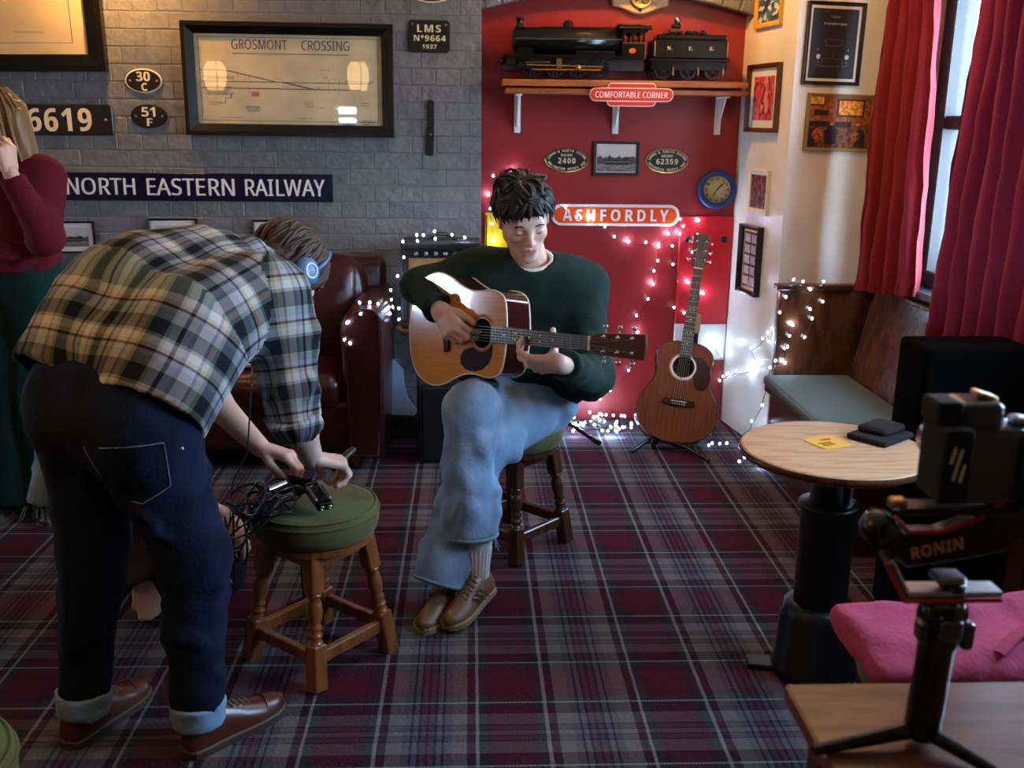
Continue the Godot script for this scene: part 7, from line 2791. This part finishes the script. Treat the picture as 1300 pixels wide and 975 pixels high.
# ---------------------------------------------------------------- gear on the stool and floor
func small_things() -> void:
	var top := 0.478
	# coiled black cable spilling over the stool's edge
	var o := thing("audio_cable", "tangle of black audio cable hanging off the green stool", "cable", at(0, 0, 0))
	var st := new_st()
	var r := RandomNumberGenerator.new()
	r.seed = 11
	for k in 13:
		var ps := []
		var c := Vector3(-0.575 + r.randf_range(-0.035, 0.07), top + 0.018 + r.randf_range(0, 0.03), -2.545 + r.randf_range(-0.03, 0.05))
		var ax := Basis.from_euler(Vector3(r.randf_range(-0.7, 0.7), r.randf_range(0, TAU), r.randf_range(-0.5, 0.5)))
		var ra := r.randf_range(0.045, 0.085)
		var rb := ra * r.randf_range(0.5, 0.95)
		var droop := r.randf_range(0.2, 0.9)
		for i in 25:
			var a := TAU * i / 24.0
			var p := c + ax * Vector3(cos(a) * ra, sin(a * 2.0) * 0.008, sin(a) * rb)
			var off := (Vector2(p.x + 0.43, p.z + 2.63)).length() - 0.165
			if off > 0.0: p.y -= off * droop * 1.6
			p.y = maxf(p.y, top + 0.004) if off < 0.01 else p.y
			ps.append(p)
		tube(st, ps, 0.0032, 6, false)
	part("coil", st, M.black_cable, o)
	st = new_st()
	for k in 4:
		var ps := []
		var x := -0.635 - k * 0.014
		for i in 17:
			var a := PI * i / 16.0
			ps.append(Vector3(x + 0.045 * cos(a) + 0.03 * sin(a) * (k % 2), top + 0.02 - 0.20 * sin(a) * (0.7 + 0.15 * k), -2.54 + 0.03 * k * cos(a)))
		tube(st, ps, 0.0032, 6, false)
	part("hanging_loop", st, M.black_cable, o)
	st = new_st()
	tube(st, [Vector3(-0.500, 0.535, -2.600), Vector3(-0.540, 0.530, -2.560)], 0.009, 12)
	part("plug", st, M.chrome, o)
	# headphone lead from the man's chest to the pile
	o = thing("headphone_lead", "thin black lead hanging from headphones down to the cables", "cable", at(0, 0, 0))
	st = new_st()
	tube(st, [Vector3(-0.535, 1.02, -2.66), Vector3(-0.578, 0.86, -2.62), Vector3(-0.590, 0.72, -2.61), Vector3(-0.600, 0.62, -2.60), Vector3(-0.640, 0.54, -2.58), Vector3(-0.650, 0.44, -2.57), Vector3(-0.600, 0.485, -2.52)], 0.0022, 6)
	part("lead", st, M.black_cable, o)
	# pocket recorder with two silver sides
	o = thing("audio_recorder", "small silver and black audio recorder lying on the green stool", "recorder", Transform3D(Basis(Vector3.UP, deg_to_rad(28)) * Basis(Vector3.RIGHT, 0.18), Vector3(-0.405, top + 0.030, -2.555)))
	st = new_st()
	rbox(st, Vector3(0, 0, 0), Vector3(0.044, 0.024, 0.10), 0.006)
	part("body", st, M.black_gloss, o)
	for s in [-1, 1]:
		st = new_st()
		box(st, Vector3(s * 0.019, 0.006, -0.008), Vector3(0.010, 0.020, 0.075), 0.003)
		part("side_panel", st, M.steel, o)
	for s in [-1, 1]:
		st = new_st()
		lathe(st, [Vector2(0.006, 0.0), Vector2(0.006, 0.006), Vector2(0.003, 0.006), Vector2(0.003, 0.001), Vector2(0.0, 0.001)], 12, Transform3D(Basis(Vector3.RIGHT, PI / 2), Vector3(s * 0.011, -0.001, 0.048)))
		part("jack_socket", st, M.chrome, o)
	# microphone bundle under the left hand
	o = thing("microphone_bundle", "black clip microphones bundled under the bending man's hands", "microphone", at(-0.475, top + 0.03, -2.64))
	for k in [[Vector3(-0.05, 0.0, 0.03), Vector3(0.03, 0.015, -0.02), 0.016], [Vector3(0.0, 0.0, 0.05), Vector3(0.05, 0.012, 0.0), 0.013], [Vector3(-0.04, 0.02, -0.01), Vector3(0.02, 0.03, 0.03), 0.012]]:
		st = new_st()
		tube(st, [k[0], k[0].lerp(k[1], 0.15), k[0].lerp(k[1], 0.7), k[1]], [k[2] * 0.6, k[2], k[2] * 0.9, k[2] * 0.7], 12)
		part("capsule", st, M.black_gloss, o)
	# black stick microphone held in the right hand
	o = thing("stick_microphone", "black stick microphone gripped in the bending man's hand", "microphone", at(0, 0, 0))
	st = new_st()
	tube(st, [Vector3(-0.375, 0.578, -2.590), Vector3(-0.325, 0.612, -2.640), Vector3(-0.318, 0.617, -2.647)], [0.011, 0.011, 0.009], 14)
	part("barrel", st, M.black, o)
	o = thing("finger_ring", "thin silver ring on the bending man's hand", "ring", at(0, 0, 0))
	st = new_st()
	ring(st, Vector3(-0.342, 0.575, -2.600), Vector3(0.5, -0.8, -0.2), 0.0105, 0.0105, 0.0018)
	part("band", st, M.chrome, o)
	# loop of cable on the carpet below the stool
	o = thing("floor_cable", "small loop of black cable on carpet under the green stool", "cable", at(0, 0, 0))
	st = new_st()
	var ps := []
	for i in 40:
		var a := TAU * 2.5 * i / 39.0
		ps.append(Vector3(-0.52 + cos(a) * (0.035 + 0.0006 * i), 0.005 + 0.0005 * (i % 7), -2.96 + sin(a) * 0.05 + 0.001 * i))
	ps.append(Vector3(-0.50, 0.10, -2.78))
	ps.append(Vector3(-0.49, 0.35, -2.70))
	tube(st, ps, 0.003, 6, false)
	part("loop", st, M.black_cable, o)
	# folded stand on the carpet behind the guitarist
	o = thing("folded_stand", "black folded stand leg on the carpet behind the stool", "stand", at(0, 0, 0))
	st = new_st()
	tube(st, [Vector3(0.36, 0.115, -4.72), Vector3(0.50, 0.055, -4.66), Vector3(0.602, 0.014, -4.54)], 0.010, 8)
	part("stand_leg", st, M.black_gloss, o)
	st = new_st()
	tube(st, [Vector3(0.585, 0.021, -4.56), Vector3(0.612, 0.012, -4.528)], 0.013, 8)
	part("rubber_foot", st, M.black_soft, o)
	st = new_st()
	tube(st, [Vector3(0.36, 0.115, -4.72), Vector3(0.22, 0.05, -4.64), Vector3(0.13, 0.014, -4.58)], 0.010, 8)
	part("stand_leg", st, M.black_gloss, o)
	st = new_st()
	tube(st, [Vector3(0.36, 0.115, -4.72), Vector3(0.36, 0.06, -4.82), Vector3(0.36, 0.012, -4.90)], 0.010, 8)
	part("stand_leg", st, M.black_gloss, o)
	lamps()

func lamps() -> void:
	# two glass lantern pendants over the room, and two wall lamps above the frame's top edge
	var glow := mat("lamp_glow", c8(255, 226, 170), 0.5)
	glow.emission_enabled = true
	glow.emission = Color(1.0, 0.80, 0.50)
	glow.emission_energy_multiplier = 7.0
	for k in [Vector3(-0.870, 1.80, -1.55), Vector3(-1.960, 1.79, -1.55), Vector3(1.28, 2.17, -3.45)]:
		var o := thing("pendant_lamp", "glowing lantern pendant hanging over the wooden settle" if k.x > 0 else "glowing lantern pendant hanging over the bending man" if k.x > -1.5 else "glowing lantern pendant hanging near the side wall", "lamp", at(k.x, k.y, k.z), "lantern pendants over the room")
		var st := new_st()
		lathe(st, [Vector2(0.0, -0.11), Vector2(0.060, -0.11), Vector2(0.085, -0.04), Vector2(0.085, 0.05), Vector2(0.055, 0.10), Vector2(0.0, 0.10)], 16)
		part("lamp_glass", st, glow, o)
		st = new_st()
		for i in 4:
			var a := TAU * i / 4 + 0.4
			tube(st, [Vector3(cos(a) * 0.062, -0.115, sin(a) * 0.062), Vector3(cos(a) * 0.088, -0.04, sin(a) * 0.088), Vector3(cos(a) * 0.088, 0.05, sin(a) * 0.088), Vector3(cos(a) * 0.057, 0.105, sin(a) * 0.057)], 0.004, 6)
		tube(st, [Vector3(0, 0.10, 0), Vector3(0, TOP - k.y, 0)], 0.006, 6)
		part("lamp_cage", st, M.black, o)
		lamp_light(o, Vector3.ZERO, 0.42 if k.x > 0 else 0.24, 0.08)
	for k in [[Vector3(-1.55, 2.22, -4.66), 1.0], [Vector3(0.80, 2.36, -4.52), 0.75]]:
		var o := thing("wall_lamp", "shaded warm wall lamp above the pictures" if k[0].x < 0 else "shaded warm wall lamp above the model engine", "lamp", at(k[0].x, k[0].y, k[0].z))
		var st := new_st()
		ball(st, Vector3.ZERO, Vector3.ONE * 0.035, 16, 10)
		part("lamp_bulb", st, glow, o)
		st = new_st()
		lathe(st, [Vector2(0.10, -0.02), Vector2(0.045, 0.085), Vector2(0.0, 0.09)], 24)
		part("lamp_shade", st, M.brass, o)
		st = new_st()
		tube(st, [Vector3(0, 0.09, 0), Vector3(0, 0.13, -0.04), Vector3(0, 0.10, -4.885 - k[0].z)], 0.008, 8)
		part("lamp_arm", st, M.brass, o)
		lamp_light(o, Vector3.ZERO, k[1], 0.03)

func lamp_light(o: Node3D, p: Vector3, e: float, size: float) -> void:
	var l := OmniLight3D.new()
	l.name = "lamp_light"
	l.light_color = Color(1.0, 0.72, 0.38)
	l.light_energy = e
	l.light_size = size
	l.omni_range = 12.0
	l.omni_attenuation = 2.0
	l.shadow_enabled = true
	o.add_child(l, true)
	l.position = p

# ---------------------------------------------------------------- strings of small white lights
func fairy(called: String, label: String, pts: Array, hang := 0.02, every := 3, energy := 0.0042) -> void:
	var o := thing(called, label, "string lights", Transform3D(), "white fairy light strings")
	var st := new_st()
	var ps := []
	for i in pts.size() - 1:
		var a: Vector3 = pts[i]
		var b: Vector3 = pts[i + 1]
		for k in 4:
			var t := k / 4.0
			ps.append(a.lerp(b, t) + Vector3(rng.randf_range(-0.004, 0.004), -hang * sin(t * PI) * minf(1.0, a.distance_to(b) / 0.12), rng.randf_range(-0.002, 0.004)) + Vector3(0, -0.010, 0))
	ps.append(pts[-1] + Vector3(0, -0.010, 0))
	tube(st, ps, 0.0015, 5, false)
	part("wire", st, M.black_cable, o)
	for i in pts.size():
		st = new_st()
		var up := Vector3(rng.randf_range(-0.5, 0.5), 1.0, rng.randf_range(0.0, 0.6)).normalized()
		tube(st, [pts[i] - up * 0.010, pts[i] - up * 0.002], 0.0030, 6)
		var holder := part("socket", st, M.black_cable, o)
		var b := part("light_bulb", bulb_mesh, M.fairy_glow, holder, Transform3D(frame_of(up), pts[i]))
		if i % every == 0:
			var l := OmniLight3D.new()
			l.name = "bulb_light"
			l.light_color = Color(0.72, 0.84, 1.0)
			l.light_energy = energy * every
			l.light_size = 0.01
			l.omni_range = 6.0
			l.omni_attenuation = 2.0
			l.shadow_enabled = true
			holder.add_child(l)
			l.position = pts[i]

var bulb_mesh: ArrayMesh

func fairy_lights() -> void:
	var g := mat("fairy_glow", Color.WHITE, 0.3)
	g.emission_enabled = true
	g.emission = Color(0.80, 0.90, 1.0)
	g.emission_energy_multiplier = 20.0
	var st := new_st()
	ball(st, Vector3.ZERO, Vector3(0.0052, 0.0068, 0.0052), 8, 6)
	bulb_mesh = finish(st)
	fairy("fairy_lights", "fairy lights climbing the red wall behind the guitarist's head", arr([Vector3(0.110, 0.918, -4.94), Vector3(0.104, 0.999, -4.94), Vector3(0.096, 1.073, -4.94), Vector3(0.085, 1.138, -4.94), Vector3(0.109, 1.229, -4.94), Vector3(0.204, 1.254, -4.94)]), 0.01, 3)
	fairy("fairy_lights", "fairy lights swagged across the ASHFORDLY sign", arr([Vector3(0.204, 1.254, -4.94), Vector3(0.461, 1.082, -4.94), Vector3(0.515, 1.036, -4.94), Vector3(0.58, 1.035, -4.94), Vector3(0.655, 0.990, -4.94), Vector3(0.704, 0.943, -4.94), Vector3(0.775, 0.917, -4.94), Vector3(0.861, 0.915, -4.94), Vector3(0.925, 0.908, -4.94), Vector3(0.970, 0.957, -4.94), Vector3(1.024, 1.03, -4.935), Vector3(1.040, 0.996, -4.935), Vector3(1.114, 1.024, -4.935), Vector3(1.103, 0.934, -4.935), Vector3(1.094, 0.869, -4.935), Vector3(1.160, 0.663, -4.935)]), 0.006, 3)
	fairy("fairy_lights", "fairy lights hanging down the red wall to the carpet", arr([Vector3(0.925, 0.895, -4.94), Vector3(0.925, 0.825, -4.94), Vector3(0.908, 0.774, -4.94), Vector3(0.907, 0.708, -4.94), Vector3(0.884, 0.633, -4.94), Vector3(0.831, 0.549, -4.94), Vector3(0.842, 0.464, -4.94), Vector3(0.802, 0.267, -4.94), Vector3(0.711, 0.160, -4.94), Vector3(0.66, 0.12, -4.93)]), 0.006, 3)
	fairy("fairy_lights", "fairy lights over the red panel beside the guitar neck", arr([Vector3(1.024, 0.959, -4.93), Vector3(0.991, 0.900, -4.93), Vector3(0.998, 0.809, -4.93), Vector3(1.080, 0.718, -4.93), Vector3(1.015, 0.593, -4.93), Vector3(1.068, 0.566, -4.93)]), 0.006, 3)
	var az := -4.515
	fairy("fairy_lights", "fairy lights draped over the black amplifier", [Vector3(-0.026, 0.972, -4.60), Vector3(-0.084, 0.986, -4.58), Vector3(-0.159, 0.970, -4.56), Vector3(-0.162, 1.002, -4.57), Vector3(-0.211, 0.988, -4.55), Vector3(-0.236, 0.965, az), Vector3(-0.239, 0.992, az), Vector3(-0.301, 0.962, az), Vector3(-0.298, 0.892, az), Vector3(-0.327, 0.808, az), Vector3(-0.359, 0.744, az), Vector3(-0.357, 0.701, az), Vector3(-0.352, 0.667, az), Vector3(-0.324, 0.661, az), Vector3(-0.325, 0.610, az), Vector3(-0.364, 0.636, az), Vector3(-0.395, 0.66, -4.40), Vector3(-0.39, 0.735, -4.22), Vector3(-0.423, 0.744, -4.20), Vector3(-0.464, 0.745, -4.19), Vector3(-0.459, 0.700, -4.172), Vector3(-0.517, 0.662, -4.172), Vector3(-0.530, 0.590, -4.172), Vector3(-0.507, 0.574, -4.172)], 0.008, 3)
	var pile := []
	var r := RandomNumberGenerator.new()
	r.seed = 5
	for i in 52:
		pile.append(Vector3(r.randf_range(0.44, 0.80), r.randf_range(0.012, 0.055), r.randf_range(-4.93, -4.66)))
	fairy("fairy_lights", "heap of fairy lights on the carpet against the red wall", pile, 0.0, 4, 0.006)
	fairy("fairy_lights", "fairy lights on the white pier running up to the settle", arr([Vector3(1.223, 0.410, -4.93), Vector3(1.270, 0.349, -4.93), Vector3(1.272, 0.214, -4.935), Vector3(1.282, 0.240, -4.92), Vector3(1.290, 0.271, -4.859), Vector3(1.306, 0.310, -4.759), Vector3(1.326, 0.344, -4.637), Vector3(1.336, 0.391, -4.568), Vector3(1.340, 0.417, -4.543), Vector3(1.328, 0.456, -4.619), Vector3(1.347, 0.527, -4.503), Vector3(1.355, 0.567, -4.453), Vector3(1.350, 0.534, -4.41), Vector3(1.356, 0.595, -4.40), Vector3(1.350, 0.691, -4.29), Vector3(1.370, 0.760, -4.285), Vector3(1.398, 0.836, -4.285), Vector3(1.440, 0.828, -4.285), Vector3(1.473, 0.794, -4.28), Vector3(1.530, 0.828, -4.285), Vector3(1.534, 0.740, -4.285), Vector3(1.481, 0.707, -4.285), Vector3(1.494, 0.665, -4.285), Vector3(1.468, 0.581, -4.285)]), 0.008, 6, 0.0025)
	fairy("fairy_lights", "fairy lights hanging from the settle's end to the carpet", arr([Vector3(1.412, 0.636, -4.285), Vector3(1.397, 0.643, -4.285), Vector3(1.400, 0.587, -4.285), Vector3(1.396, 0.538, -4.285), Vector3(1.381, 0.532, -4.285), Vector3(1.389, 0.466, -4.28), Vector3(1.345, 0.476, -4.28), Vector3(1.330, 0.439, -4.30), Vector3(1.345, 0.232, -4.42), Vector3(1.300, 0.155, -4.42), Vector3(1.285, 0.095, -4.42), Vector3(1.249, 0.015, -4.312), Vector3(1.209, 0.015, -4.256), Vector3(1.276, 0.015, -4.274), Vector3(1.279, 0.015, -4.218), Vector3(1.305, 0.015, -4.199), Vector3(1.218, 0.015, -4.52), Vector3(1.183, 0.015, -4.513), Vector3(1.148, 0.015, -4.521), Vector3(1.126, 0.015, -4.492)]), 0.006, 5, 0.003)
